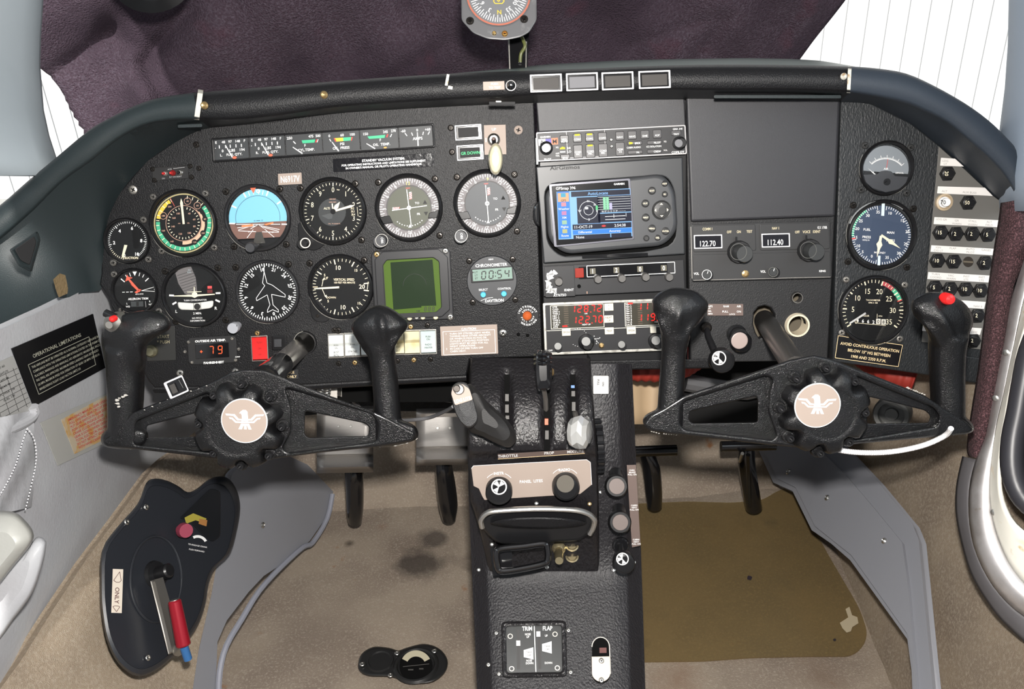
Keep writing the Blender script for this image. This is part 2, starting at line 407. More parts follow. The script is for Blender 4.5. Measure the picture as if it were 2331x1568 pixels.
o = pad(SK, [(590, 1010), (700, 1060), (757, 1120), (742, 1175), (705, 1228), (650, 1275), (600, 1308), (565, 1345), (515, 1410), (493, 1460), (487, 1620), (405, 1620), (440, 1480), (470, 1350), (500, 1200), (530, 1080)], .012, grey_kick, 'trim_left_kick', w=.004, sm=False, bevel=.002)
struct(o, 'grey kick panel at the left of the pilot footwell')
mb = MB(); mb.tube([SK.at(x, y, .008) for x, y in [(757, 1125), (745, 1180), (712, 1235), (690, 1245), (640, 1290), (590, 1345), (550, 1410), (515, 1470), (500, 1530), (497, 1600)]], .0045, M('blue grey welt', (.27, .28, .33), .6), 8, 3)
struct(mb.build('trim_left_welt'), 'blue grey welt cord edging the left carpet')
for (x, y, S, w) in ((598, 1195, SK, .006), (395, 1160, SLL, .03)):
    mb = MB(); p = Pen(S, x, y, w=w, mb=mb); p.lathe(0, 0, [(7, 0), (7, .001), (4, .0025), (2, .001)], steel, 12)
    if S is SK: tag(mb.build('trim_screw'), 'bright screw in the grey kick panel left of the pilot pedals', 'screw')

# right side
SR = pl3((2200, 900, 1.06), (2160, 1568, 1.0), (2331, 1100, .92))
o = pad(SR, [(1900, 780), (2260, 800), (2420, 800), (2420, 1700), (1700, 1700), (1700, 1100), (1800, 980), (1880, 860)], .02, carpet, 'wall_right', w=-.032, sm=False); struct(o, 'beige carpet on the right side wall')
SKR = pl3((1763, 1094, 1.52), (2076, 1206, 1.16), (2085, 1568, 1.02))
kr = [(1720, 1000), (1900, 1000), (1929, 1030), (1993, 1099), (2072, 1196), (2086, 1231), (2096, 1339), (2122, 1620), (2085, 1620), (2081, 1525), (2071, 1451), (1939, 1270), (1895, 1232), (1851, 1202), (1807, 1113), (1763, 1094)]
o = pad(SKR, kr, .014, grey_kick, 'trim_right_kick', w=.0, sm=False, bevel=.004); struct(o, 'grey kick panel right of the copilot footwell')
mb = MB(); mb.prism([SKR.at(x, y, .006) for x, y in [(1730, 1005), (1850, 1010), (1924, 1082), (1990, 1160), (2052, 1236), (2066, 1339), (2088, 1600), (2084, 1600), (2078, 1500), (2066, 1440), (1939, 1262), (1856, 1196), (1812, 1108), (1770, 1088)]], SKR.N*-.008, grey_kick)
struct(mb.build('trim_right_kick_face', bevel=.0015), 'raised face of the right kick panel')
for i, (x, y) in enumerate(((1795, 1074), (1883, 1133), (2013, 1231))):
    mb = MB(); p = Pen(SKR, x, y, w=.006, mb=mb); p.lathe(0, 0, [(7, 0), (7, .001), (4, .003), (1.5, .0015)], steel, 14)
    tag(mb.build('trim_screw'), ['trim screw at the shaded front end of the right kick panel', 'trim screw in the middle of the right kick panel', 'trim screw at the rear upper corner of the right kick panel'][i], 'screw', 'screws of the right kick panel')
mb = MB(); mb.tube([D(x, y, d) for x, y, d in [(1851, 1215, 1.50), (1900, 1290, 1.44), (1960, 1380, 1.36), (2010, 1450, 1.30), (2060, 1520, 1.25), (2090, 1600, 1.2)]], .006, M('blue grey welt'), 8, 3)
struct(mb.build('trim_right_welt'), 'blue grey welt cord edging the right carpet')

# pillars and ceiling
def freeform(name, rows, mat, label, th=.0, sub=0):
    mb = MB(); mb.grid([[D(*p) for p in r] for r in rows], mat); o = mb.build(name, sharp=0)
    if th: md = o.modifiers.new('t', 'SOLIDIFY'); md.thickness = th; md.offset = 0
    if sub: md = o.modifiers.new('s', 'SUBSURF'); md.levels = sub; md.render_levels = sub
    return struct(o, label)
yl = [-260, -100, 0, 80, 150, 250, 310, 362, 400]; xr = [100, 97, 95, 90, 88, 96, 109, 126, 145]
freeform('wall_left_post', [[(-260, y, .72), (-140, y, .80), (-60, y, .85), (-10, y, .90), (x-45, y, .96), (x-18, y, 1.0), (x-4, y, 1.04), (x, y, 1.09)] for x, y in zip(xr, yl)], post_grey, 'pale blue grey left windshield post', .004)
yr = [-260, -100, 0, 100, 200, 303, 400, 480]; xq = [2306, 2303, 2300, 2298, 2291, 2278, 2270, 2275]
freeform('wall_right_post', [[(x, y, 1.09), (x+5, y, 1.03), (x+22, y, .98), (x+60, y, .92), (x+130, y, .84), (x+240, y, .76)] for x, y in zip(xq, yr)], M('pale blue right post', (.45, .54, .66), .6), 'pale blue right windshield post', .004)
mb = MB(); head = M('grey headliner', (.35, .36, .38), .9)
mb.grid([[Vector((x, y, 1.30-.35*(x/.75)**4*.3)) for x in [-.7+.1*i for i in range(15)]] for y in (-.75, -.3, .2, .6, .85)], head)
o = mb.build('ceiling'); md = o.modifiers.new('t', 'SOLIDIFY'); md.thickness = .01; struct(o)
mb = MB()
for x in (-.66, .70):   # sides below the windows, behind the photographer
    mb.quad((x, -.75, 0), (x, .62 if x < 0 else .3, 0), (x, .62 if x < 0 else .3, .72), (x, -.75, .72), head)
struct(mb.build('wall_sides_rear'))
mb = MB(); mb.quad((-.7, -.75, 0), (.72, -.75, 0), (.72, -.75, 1.3), (-.7, -.75, 1.3), head); struct(mb.build('wall_rear'))
mb = MB(); mb.quad((-.7, -.75, -.002), (.72, -.75, -.002), (.72, .5, -.002), (-.7, .5, -.002), head); struct(mb.build('floor_rear'))
# windshield glass
mb = MB(); mb.grid([[D(-150+2650*i/24, y, d+.10*math.sin(math.pi*i/24)) for i in range(25)] for y, d in ((-330, 1.30), (-150, 1.42), (0, 1.52), (150, 1.62), (300, 1.7), (420, 1.72))], glass)
struct(mb.build('window_1'), 'curved windshield pane behind the towel')

# ================= towel sunshade =================
towel = M('dark purple towel', (.088, .060, .080), .95, bump=('noise', 340, 1, .006), var=[((.135, .105, .135), 260, .45, .65), ((.06, .042, .058), 5, .42, .62), ((.11, .045, .065), 13, .62, .85)], spec=.15)
def interp(t, pts):
    for (a, b), (c, d) in zip(pts, pts[1:]):
        if t <= c: return b+(d-b)*(t-a)/(c-a) if t > a else b
    return pts[-1][1]
SW = pl3((1165, 150, 1.5), (200, 150, 1.42), (1165, 0, 1.40))
rows = []
for j in range(49):
    y = -140+450*j/48
    x0 = interp(y, [(-140, 40), (120, 60), (146, 84), (168, 116), (200, 142), (250, 167), (310, 203)]); x1 = interp(y, [(-140, 2018), (0, 1918), (135, 1815), (310, 1740)])
    x0 += 3*math.sin(y*.35); row = []
    for i in range(131):
        x = x0+(x1-x0)*i/130
        f = .012*math.sin(x*.012+y*.016)+.006*math.sin(x*.031-y*.022+1)
        # folds: a crease fan at the left, and long diagonal creases
        for (ax, ay, bx, by, dep, wd) in ((250, 60, 320, 160, -.030, 34), (430, 20, 330, 140, -.022, 26), (300, 130, 330, 230, .028, 24), (120, 165, 260, 60, -.016, 20), (820, 215, 1080, 60, -.007, 16), (900, -40, 1000, 170, -.006, 14), (1650, 40, 1560, 160, -.012, 16), (1440, 100, 1640, 30, -.006, 14), (1860, 0, 1780, 120, .014, 16)):
            dx, dy = bx-ax, by-ay; L = dx*dx+dy*dy; t = max(0, min(1, ((x-ax)*dx+(y-ay)*dy)/L)); q = math.hypot(x-ax-t*dx, y-ay-t*dy)
            f += 1.1*dep*math.exp(-(q/wd)**2)
        row.append(SW.at(x, y, f))
    rows.append(row)
mb = MB(); mb.grid(rows, towel)
o = mb.build('towel', sharp=0); md = o.modifiers.new('t', 'SOLIDIFY'); md.thickness = .006; md.offset = -1
tag(o, 'dark purple terry towel spread over the inside of the windshield', 'towel')

# ================= dash hood =================
ST = [((-70, 516), (-70, 596), (60, 650)), ((0, 467), (0, 545), (90, 600)), ((62, 413), (77, 478), (150, 560)), ((126, 360), (140, 415), (200, 500)), ((199, 299), (207, 367), (250, 440)), ((245, 271), (268, 318), (300, 385)), ((306, 241), (325, 287), (355, 345)), ((364, 222), (383, 275), (413, 310)), ((440, 211), (452, 272), (480, 292)), ((520, 205), (530, 274), (560, 284)), ((652, 194), (640, 264), (700, 265)), ((760, 185), (750, 247), (800, 256)), ((868, 177), (868, 238), (900, 250)), ((1012, 168), (1012, 229), (1030, 243)), ((1135, 163), (1135, 223), (1140, 238)), ((1320, 157), (1320, 212), (1320, 232)), ((1490, 150), (1490, 206), (1490, 228)), ((1640, 147), (1640, 207), (1640, 228)), ((1800, 148), (1800, 207), (1790, 230)), ((1938, 151), (1934, 211), (1910, 234)), ((2000, 156), (2000, 222), (1979, 238)), ((2062, 167), (2062, 236), (2030, 262)), ((2124, 194), (2105, 254), (2074, 284)), ((2195, 234), (2155, 280), (2120, 320)), ((2249, 273), (2205, 322), (2165, 357)), ((2290, 312), (2250, 362), (2205, 392)), ((2318, 345), (2285, 400), (2240, 428)), ((2333, 385), (2308, 440), (2262, 448)), ((2330, 430), (2312, 470), (2285, 462)), ((2322, 470), (2314, 486), (2300, 480))]
hood = thing('dash_hood', 'long padded black hood curving over the whole instrument panel', 'dashboard', PA.at(1165, 230, .04))
def section(o, r, j, back):
    O = Vector(o); Rr = Vector(r); J = Vector(j); e = (Rr-O)*.12
    pts = [PA.at(*(O+Vector((0, -2 if back else 0))), -.03) if not back else PA.at(O.x, O.y+10, -.10), PA.at(O.x, O.y, .066), PA.at(*(O+e*.35), .078), PA.at(*(O+e*1.2), .085), PA.at(*(Rr-e*1.2), .088), PA.at(*(Rr-e*.3), .083), PA.at(*Rr, .070), PA.at(*(Rr+(J-Rr)*.4), .045), PA.at(*J, -.004)]
    return pts
def run(sts, n=3):
    out = []
    q = smoothloop([(*a, *b, *c) for a, b, c in sts], n, False)
    for v in q: out.append(section(v[0:2], v[2:4], v[4:6], False))
    return out
il, ir = 8, 19
for nm, a, b, mat, lab in (('hood_end', 0, il, dash_vinyl, 'smooth dark green black left end of the hood'), ('hood_cover', il, ir, blk_leather, 'grained black cover of the hood'), ('hood_end', ir, len(ST)-1, M('blue black dash vinyl', (.022, .030, .042), .5, bump=('noise', 900, .35, .0006)), 'smooth blue black right end of the hood')):
    mb = MB(); mb.grid(run(ST[a:b+1]), mat); mb.build(nm, hood, label=lab, sharp=0)
# dash top behind the hood edge
mb = MB(); rows = []
for t in range(31):
    x = 1000+960*t/30; yt = interp(x, [(1000, 170), (1012, 168), (1135, 163), (1320, 157), (1490, 150), (1640, 147), (1800, 148), (1938, 151), (2000, 156)])
    yb = interp(x, [(1000, 170), (1150, 156), (1250, 146), (1400, 138), (1500, 135), (1700, 132), (1800, 134), (1870, 138), (1940, 150), (1960, 154)])
    rows.append([PA.at(x, yt, .066), PA.at(x, (yt*.4+yb*.6), 0.0), PA.at(x, yb, -.12), PA.at(x, yb+14, -.16)])
mb.grid(rows, M('green grey dash top', (.10, .14, .13), .35)); mb.build('dash_top', hood, sharp=0)
# seam clips, screws and lamps of the hood
def hoodscrew(x, y, w=.088, r=7, mat=brass, nm='screw'):
    p = Pen(PA, x, y, w=w); p.lathe(0, 0, [(r, 0), (r, .0015), (r*.6, .003), (r*.2, .0022)], mat, 14); p.mb.build(nm, hood)
p = Pen(PA, 452, 240, 8, w=.086); worn = M('rust flecked white metal strip', (.62, .60, .53), .5, .3, var=[((.35, .22, .10), 140, .56, .7)])
p.mb.grid([[p.P(x, y, dw) for x in (-6, 6)] for y, dw in ((-36, -.022), (-28, .0015), (0, .0045), (26, .0025), (33, -.012))], worn); p.mb.build('seam_clip', hood, label='pale metal strip over the left hood seam')
p = Pen(PA, 1933, 182, 3, w=.086)
p.mb.grid([[p.P(x, y, dw) for x in (-4, 4)] for y, dw in ((-31, -.018), (-24, .0015), (0, .0045), (22, .0025), (30, -.012))], worn); p.mb.build('seam_clip', hood, label='pale metal strip over the right hood seam')
hoodscrew(466, 240, .09, 8); hoodscrew(738, 216, .088, 8); hoodscrew(1920, 174, .088, 7, worn); hoodscrew(2309, 396, .08, 6, steel)
p = Pen(PA, 1018, 182, 10, w=.088); p.rect(0, 0, 6, 26, worn); p.rect(10, 16, 10, 7, worn); p.mb.build('worn_patch', hood, label='torn pale spot in the hood cover')
p = Pen(PA, 1143, 229, 0, w=.06); p.box(0, 6, 60, 8, .006, blk_matte); p.rect(-8, 2, 12, 3, worn, .0065); p.mb.build('latch', hood)
p = Pen(PA, 1770, 216, 0, w=.05); p.box(0, 4, 290, 8, .008, dash_vinyl, 4); p.mb.build('air_slot', hood)
p = Pen(PA, 440, 282, -2, w=.05); p.box(-8, 4, 56, 8, .008, dash_vinyl, 4); p.mb.build('air_slot', hood)
# left side bolster between hood and side wall
mb = MB(); rl = smoothloop([(-70, 596), (0, 545), (77, 478), (140, 415), (207, 367), (268, 318), (325, 287), (383, 275), (452, 272)], 3, False)
jl = smoothloop([(-70, 790), (0, 758), (60, 730), (115, 704), (180, 668), (236, 655), (242, 563), (248, 510), (278, 446), (340, 372), (418, 318), (460, 296)], 3, False)
def resample(P, n):
    P = [Vector(p) for p in P]; L = [0]
    for a, b in zip(P, P[1:]): L.append(L[-1]+(b-a).length)
    out = []
    for i in range(n):
        t = L[-1]*i/(n-1); k = max(j for j in range(len(L)) if L[j] <= t+1e-9); k = min(k, len(P)-2)
        u = (t-L[k])/max(1e-9, L[k+1]-L[k]); out.append(P[k].lerp(P[k+1], u))
    return out
a_ = resample(rl, 40); b_ = resample(jl, 40); rows = []
def wj(p): return interp(p.x, [(-70, .17), (0, .13), (226, -.006), (500, -.006)])
for p_, q_ in zip(a_, b_):
    A = PA.at(p_.x, p_.y, .070); B = PA.at(q_.x, q_.y, wj(q_))
    rows.append([A.lerp(B, t)+PA.N*(-.012*math.sin(math.pi*t)) for t in [i/8 for i in range(9)]])
mb.grid(rows, dash_vinyl); bol = mb.build('side_bolster', sharp=0)
tag(bol, 'dark green black moulded dash side at the far left with a triangular air outlet', 'dashboard side')
SB = pl3((60, 560, .905), (140, 650, .955), (200, 560, .985))
mb = MB(); p = Pen(SB, 60, 565, w=.004, mb=mb)
tri = [(-39, 3), (25, -40), (33, -20), (12, 55), (-18, 40)]
p.plate([roundpoly(tri, 6)], .008, dash_vinyl, .003); p.plate([roundpoly([(a*.7, b*.7) for a, b in tri], 5)], .004, blk_matte, .001, dw=.007); mb.build('air_outlet', bol)
mb = MB(); p = Pen(SB, 138, 650, -8, w=.004, mb=mb); p.poly([(-15, -16), (-4, -24), (2, -28), (14, -22), (16, 8), (13, 20), (-8, 26), (-12, 8)], M('old brown glue', (.15, .105, .05), .8, bump=('noise', 300, .8, .002)), .0005); mb.build('glue_patch', bol, label='brown glue patch')
# black roof thing at the top left
mb = MB(); mb.loft([[D(345+r_*math.cos(a)*1.0, -60+(r_*.9)*math.sin(a), d) for a in [2*math.pi*i/28 for i in range(28)]] for r_, d in ((70, 1.10), (100, 1.11), (100, 1.14), (60, 1.16))], blk_smooth)
tag(mb.build('sun_visor_pad'), 'round black pad hanging at the top left before the towel', 'pad')
# ================= instrument panel boards =================
panel = thing('instrument_panel', 'wide black instrument panel board holding the dials and radios', 'instrument panel', PA.at(1165, 560))
def board(name, loops, mat, w=0, th=.012, parent=panel, bev=.002, **kw):
    p = Pen(PA, 0, 0); p.k = 1
    mb = MB(); K = PA.mpp(1165, 550)
    # map outline to plane coordinates through the pen
    O = PA.at(1165, 550); U = (PA.at(1265, 550)-O).normalized(); V = PA.N.cross(U)
    lp = [[((PA.at(x, y)-O).dot(U), (PA.at(x, y)-O).dot(V)) for x, y in l] for l in loops]
    vs, fs = plate_mesh(lp, th, bev, 2)
    mb.add([O+U*a+V*b+PA.N*(w-th/2+c) for a, b, c in vs], fs, mat)
    return mb.build(name, parent, **kw)
def circ(cx, cy, r_, n=28, ry=None): return [(cx+r_*math.cos(2*math.pi*i/n), cy+(ry or r_)*math.sin(2*math.pi*i/n)) for i in range(n)]
pil = [(470, 262), (413, 310), (333, 364), (268, 440), (237, 505), (230, 563), (230, 624), (226, 647), (246, 676), (254, 700), (300, 800), (338, 868), (352, 883), (700, 876), (905, 864), (1062, 856), (1070, 818), (1236, 812), (1226, 520), (1216, 225), (900, 232), (700, 245)]
board('pilot_panel', [pil, circ(694, 780, 24)], blk_leather, th=.016)
board('center_panel', [[(1222, 222), (1568, 215), (1566, 520), (1568, 828), (1440, 830), (1345, 836), (1240, 830)]], blk_smooth, w=-.006, label='recessed black centre stack board')
board('radio_panel', [[(1562, 215), (1915, 218), (1896, 640), (1886, 822), (1572, 826), (1566, 500)], circ(1815, 678, 11), circ(1815, 740, 22), [(1718, 712), (1728, 700), (1742, 696), (1757, 701), (1766, 716), (1765, 744), (1748, 752), (1742, 766), (1730, 772), (1722, 758), (1716, 738)]], M('black crackle lower panel', (.014, .014, .015), .5, bump=('noise', 600, .5, .0008)), w=-.002, label='black panel behind the copilot yoke shaft')
board('copilot_panel', [[(1914, 218), (1979, 232), (2074, 280), (2135, 328), (2195, 380), (2256, 440), (2288, 462), (2270, 620), (2246, 830), (2236, 872), (2100, 852), (1895, 822), (1900, 640)]], M('black grained vinyl panel right', (.016, .018, .020), .45, bump=('grain', 520, .9, .0010)), w=.001, th=.016)
# blank vinyl cover above the nav radio, and the upper centre pad
p = Pen(PA, 1740, 360, -1.0); p.plate([roundpoly([(-176, -150), (176, -150), (158, 135), (-170, 142)], 6)], .006, M('plain black vinyl', (.030, .030, .034), .45, bump=('noise', 1800, .3, .0005)), .003, dw=.001, res=3); p.mb.build('blank_cover', panel, label='smooth blank black vinyl cover')
p = Pen(PA, 1392, 262, -3); p.plate([roundpoly([(-170, -44), (168, -44), (168, 34), (-168, 30)], 4)], .004, M('plain black vinyl'), .0015, dw=-.004); p.mb.build('stack_cover', panel)
# panel bottom edge roll
mb = MB(); mb.tube([PA.at(x, y, -.006) for x, y in ((352, 884), (700, 877), (905, 865), (1062, 857))], .006, blk_leather, 10); mb.build('bottom_edge', panel)
p = Pen(PA, 1345, 834, -1, w=-.004); p.box(80, -2, 440, 22, .008, blk_leather, 5, .002); p.mb.build('bottom_edge', panel)
p = Pen(PA, 2170, 825, 8, w=.002); p.box(36, 10, 66, 58, .010, M('black grained vinyl panel right'), 5, .002); p.mb.build('breaker_shelf', panel)
# bolts and loose screws of the panel
def pscrew(x, y, r_, mat=steel, parent=panel, w=0.0, nm='screw', S=PA):
    p = Pen(S, x, y, w=w); p.lathe(0, 0, [(r_, 0), (r_, .0012), (r_*.75, .0022), (r_*.45, .0024), (r_*.4, .0012)], mat, 14)
    a = random.random()*90
    for q in (0, 90): p.line(*p.pol(a+q, -r_*.5), *p.pol(a+q, r_*.5), r_*.22, blk_deep, .0026)
    return p.mb.build(nm, parent)
for x, y, r_, mt in ((303, 432, 10, dull_steel), (1180, 296, 10, champagne), (447, 329, 7, screw_dark), (536, 846, 8, steel), (410, 849, 8, steel), (1145, 758, 9, steel), (1026, 291, 7, screw_dark), (1029, 346, 7, screw_dark), (1180, 761, 4, blk_deep), (1201, 763, 4, blk_deep), (1345, 841, 3, steel)): pscrew(x, y, r_, mt)
# ring of the shaft hole and lightening hole
p = Pen(PA, 694, 780); p.lathe(0, 0, [(27, 0), (26, .003), (23, .003), (23, -.012)], blk_smooth, 28, cap1=False); p.arc(25.5, 26.5, 180, 350, M('worn bright edge', (.5, .48, .42), .4, .7), .0032); p.mb.build('shaft_grommet', panel)
p = Pen(PA, 1815, 740); p.lathe(0, 0, [(28, -.002), (26, .004), (22, .004), (22, -.02)], M('cream ring', (.75, .66, .50), .4), 32, cap1=False); p.mb.build('hole_ring', panel, label='cream edged round hole')
mb = MB(); mb.add([PA.at(x, y, -.05) for x, y in ((1700, 650), (1880, 650), (1880, 800), (1700, 800))], [(0, 1, 2, 3)], M('olive zinc primer', (.12, .10, .07), .7)); mb.build('inner_plate', panel)
p = Pen(PA, 1815, 678); p.lathe(0, 0, [(12.5, -.002), (11.8, .001), (11, .001), (11, -.01)], dull_steel, 24, cap1=False); p.mb.build('hole_ring', panel)

# ================= round instruments =================
def dial(name, label, cat, cx, cy, r_, rot, draw, screws=(), face=face_blk, group=None, bez=None, fr=.905, depth=.004, scr=screw_dark, ear=None, parts=None, sr=7.5, S=PA, base=None, ring_hi=True):
    base = (.0022 if cx > 1900 else .0006) if base is None else base
    t = thing(name, label, cat, S.at(cx, cy, base), group)
    bez = bez or M('black dial bezel', (.010, .010, .011), .3, spec=.35)
    p = Pen(S, cx, cy, rot, w=base)
    p.lathe(0, 0, [(r_*1.03, 0), (r_*1.03, .002), (r_*1.0, .005), (r_*.965, .006), (r_*.93, .0045), (r_*fr, .0005)], bez, 56, cap1=False)
    if ear:
        for pts in ear: p.plate([roundpoly(pts, 6)], .0022, bez, .0007, dw=.0002)
    p.mb.build('bezel', t)
    if ring_hi:
        q = Pen(S, cx, cy, rot, w=base); q.arc(r_*1.015, r_*1.03, 130, 300, M('bezel edge highlight', (.30, .29, .26), .45, .6), .0024); q.mb.build('edge_highlight', t)  # pale arc painted as a highlight along the bezel edge
    p = Pen(S, cx, cy, rot, w=base+.0006); p.disc(0, 0, r_*(fr+.01), face, n=48); p.mb.build('face', t)
    p = Pen(S, cx, cy, rot, w=base+.0009); p.T = t; draw(p, r_)
    if p.mb.f: p.mb.build('markings', t)
    p = Pen(S, cx, cy, rot, w=base+.0040); p.disc(0, 0, r_*.93, glass, n=40); p.mb.build('glass', t)
    for x, y in screws: pscrew(x, y, sr, scr, t, .0015+base, 'mounting_screw', S)
    if parts: parts(t)
    return t
def needle(p, pts, mat, dw=.0016, name='needle', hub=None, hm=None):
    q = Pen(p.S, p.cx, p.cy, math.degrees(p.rot), p.w); q.plate([pts], .0006, mat, .0001, dw=dw)
    if hub: q.disc(0, 0, hub, hm or face_blk, dw+.0008)
    q.mb.build(name, p.T)
def rotpts(a, pts): c, n = math.cos(R(a)), math.sin(R(a)); return [(x*c-y*n, x*n+y*c) for x, y in pts]

def d_suction(p, r_):
    A = [(0, 193), (2, 257), (4, 320), (5, 352.6), (6, 387), (8, 452), (10, 502)]
    for i in range(0, 101):
        v = i/10
        if v*10 % 2 == 0: p.tick(interp(v, A), r_*.72 if i % 20 == 0 else r_*.78, r_*.86, 1.9 if i % 10 == 0 else 1.3, cream_ink if v < 1.5 else white_ink)
    for v, a, rr in ((0, 192, .66), (2, 262, .60), (4, 322, .56), (6, 380, .60), (8, 449, .62), (10, 505, .72)): p.num(str(v), a, r_*rr, 7.5, white_ink, bold=.03)
    p.text('SUCTION', 9, r_*.76, 5.2, cream_ink, bold=.03); needle(p, [(-7, 9), (0, 10), (-8, 36), (-12, 39), (-13, 34)], cream_ink)
dial('suction_gauge', 'small black suction gauge at the far left of the panel above the aileron trim dial', 'gauge', 290, 548, 51, 0, d_suction, ((327, 500), (338, 590), (258, 598)), scr=dim_screw)

def d_airspeed(p, r_):
    p.arc(r_*.865, r_*.905, 0, 360, M('yellowed dial rim', (.42, .36, .18), .6)); p.arc(r_*.72, r_*.84, 52, 275, green_ink); p.arc(r_*.72, r_*.84, 282, 330, yellow_ink)
    p.arc(r_*.53, r_*.545, 0, 360, tan_ink, .0001); 
    for i in range(14): p.arc(r_*.55, r_*(.55+.10*math.sin(math.pi*min(1, (i+.5)/6)/2)), 45+i*10, 55+i*10, M('tan flap arc', (.68, .44, .30), .6), n=2)
    p.tick(334, r_*.58, r_*.86, 1.6, M('red line', (.40, .07, .05), .6), .0002)
    for a in [10, 22, 34, 46]+list(range(58, 335, 11)): p.tick(a, r_*.74, r_*.84, 1.5, cream_ink, .0002)
    for s_, a in (('40', 12), ('60', 40), ('80', 81), ('100', 119), ('120', 152), ('140', 215), ('160', 252), ('180', 292), ('200', 322)):
        rr = r_*.68 if a in (12, 40) else r_*.66
        x, y = p.pol(a, rr)
        if a in (12, 40, 292): p.arc(7.2, 8.2, 0, 360, tan_ink, .0003, x, y)
        p.disc(x, y, 6.5, face_blk, .0002, 12); p.text(s_, x, y, 4, tan_ink, dw=.0004)
    for i in range(28): p.tick(15+i*12.2, r_*.43, r_*.49, 1.3 if i % 2 else 1.8, cream_ink)
    for s_, a in (('40', 32), ('60', 72), ('80', 108), ('100', 152), ('120', 200), ('140', 255), ('160', 300), ('180', 332)): p.num(s_, a, r_*.34, 4.2, tan_ink)
    p.text('AIR', -10, 0, 2.6, tan_ink); p.text('VEL', 11, 0, 2.6, tan_ink)
    needle(p, rotpts(-4, [(-2.5, 2), (2.5, 2), (2.4, -34), (3.4, -46), (0, -57), (-3.4, -46), (-2.4, -34)]), cream_ink)
dial('airspeed_indicator', 'airspeed dial with a green and yellow scale ring at the upper left', 'gauge', 418, 508, 75, -2, d_airspeed, ((349, 448), (468, 440), (368, 571), (488, 563)), scr=dim_screw)

def d_attitude(p, r_):
    sky, earth = M('sky blue horizon disc', (.19, .50, .74), .55), M('horizon brown', (.17, .085, .065), .6)
    def half(rr, y0, y1, up):
        pts = []
        a0 = math.asin(max(-1, min(1, y0/rr)))
        for i in range(25):
            a = math.pi-a0+(math.pi+2*a0)*i/24 if up else a0+(math.pi-2*a0)*i/24
            pts.append((rr*math.cos(a), rr*math.sin(a)))
        return pts
    p.poly(half(66, 10, 0, True), sky); p.poly([q for q in half(66, 10, 0, False)], earth)
    p.poly([(-52, 9), (52, 14), (50, 22), (-52, 17)], M('dark earth band', (.10, .055, .045), .6), .0001)
    p.arc(50.2, 51, -100, 100, blk_ink, .0003)
    for a in (-62, -27, -17, -7, 5, 14, 24, 57): p.tick(a, 54, 64 if a not in (-62, -27, 24, 57) else 66, 1.6 if abs(a) < 22 else 3.2, white_ink, .0004)
    p.line(-66, 9, -53, 10, 3, white_ink, .0004); p.line(53, 17, 66, 18, 3, white_ink, .0004)
    p.poly([(-14, -69), (-1, -69), (-7, -56)], M('orange red pointer', (.80, .13, .06), .5), .0005); p.arc(2.5, 4.6, 0, 360, white_ink, .0005, 4, -61)
    p.line(-50, 12, 50, 17, 1.6, white_ink, .0004)
    for x0, y0, x1, y1 in ((-48, 20, -8, 18), (-46, 25, -10, 16), (-46, 27, -6, 31), (6, 18, 48, 29), (12, 22, 46, 33), (8, 32, 46, 35), (-2, 16, -18, 24), (2, 16, 12, 24), (-12, 26, -27, 44), (14, 26, 36, 47)): p.line(x0, y0, x1, y1, 1.3, white_ink, .0005)
    p.text('10', -8, 6, 3.2, blk_ink, dw=.0005); p.text('10', 9, 6, 3.2, blk_ink, dw=.0005); p.line(-4, 6, 5, 6, 1.2, blk_ink, .0005); p.text('20', -22, 30, 3, white_ink, dw=.0006); p.text('20', 32, 34, 3, white_ink, dw=.0006)
    q = Pen(p.S, p.cx, p.cy, math.degrees(p.rot), p.w); om = M('orange aircraft bar', (.85, .22, .08), .5)
    q.plate([[(-38, 15), (-14, 13), (-10, 15), (-14, 18), (-38, 19)]], .001, om, .0002, dw=.0018); q.plate([[(12, 15), (34, 11), (35, 14.5), (18, 18)]], .001, om, .0002, dw=.0018); q.mb.build('aircraft_symbol', p.T)
    q = Pen(p.S, p.cx, p.cy, math.degrees(p.rot), p.w); q.plate([[(-6, 32), (7, 32), (14, 58), (-14, 58)]], .001, M('dull olive pedestal', (.035, .033, .028), .6), .0002, dw=.0012)
    k = [(66*math.cos(a), 66*math.sin(a)) for a in [R(44+92*i/12) for i in range(13)]]; q.poly(k+[(-47, 50), (48, 48)], M('black dial bezel'), .0015); q.mb.build('lower_mask', p.T)
def p_att(t):
    p = Pen(PA, 580, 560, w=.004); p.lathe(0, 0, [(8, 0), (8, .010), (11, .010), (11.5, .012), (11.5, .018), (10.5, .020), (9, .0195)], char_plastic, 28); p.mb.build('knob', t)
dial('attitude_indicator', 'attitude dial with a blue sky and brown ground horizon', 'gauge', 587, 496, 74, -3, d_attitude, ((514, 436), (637, 430), (533, 561), (652, 556)), parts=p_att, bez=M('charcoal bezel', (.022, .022, .024), .35), fr=.93)

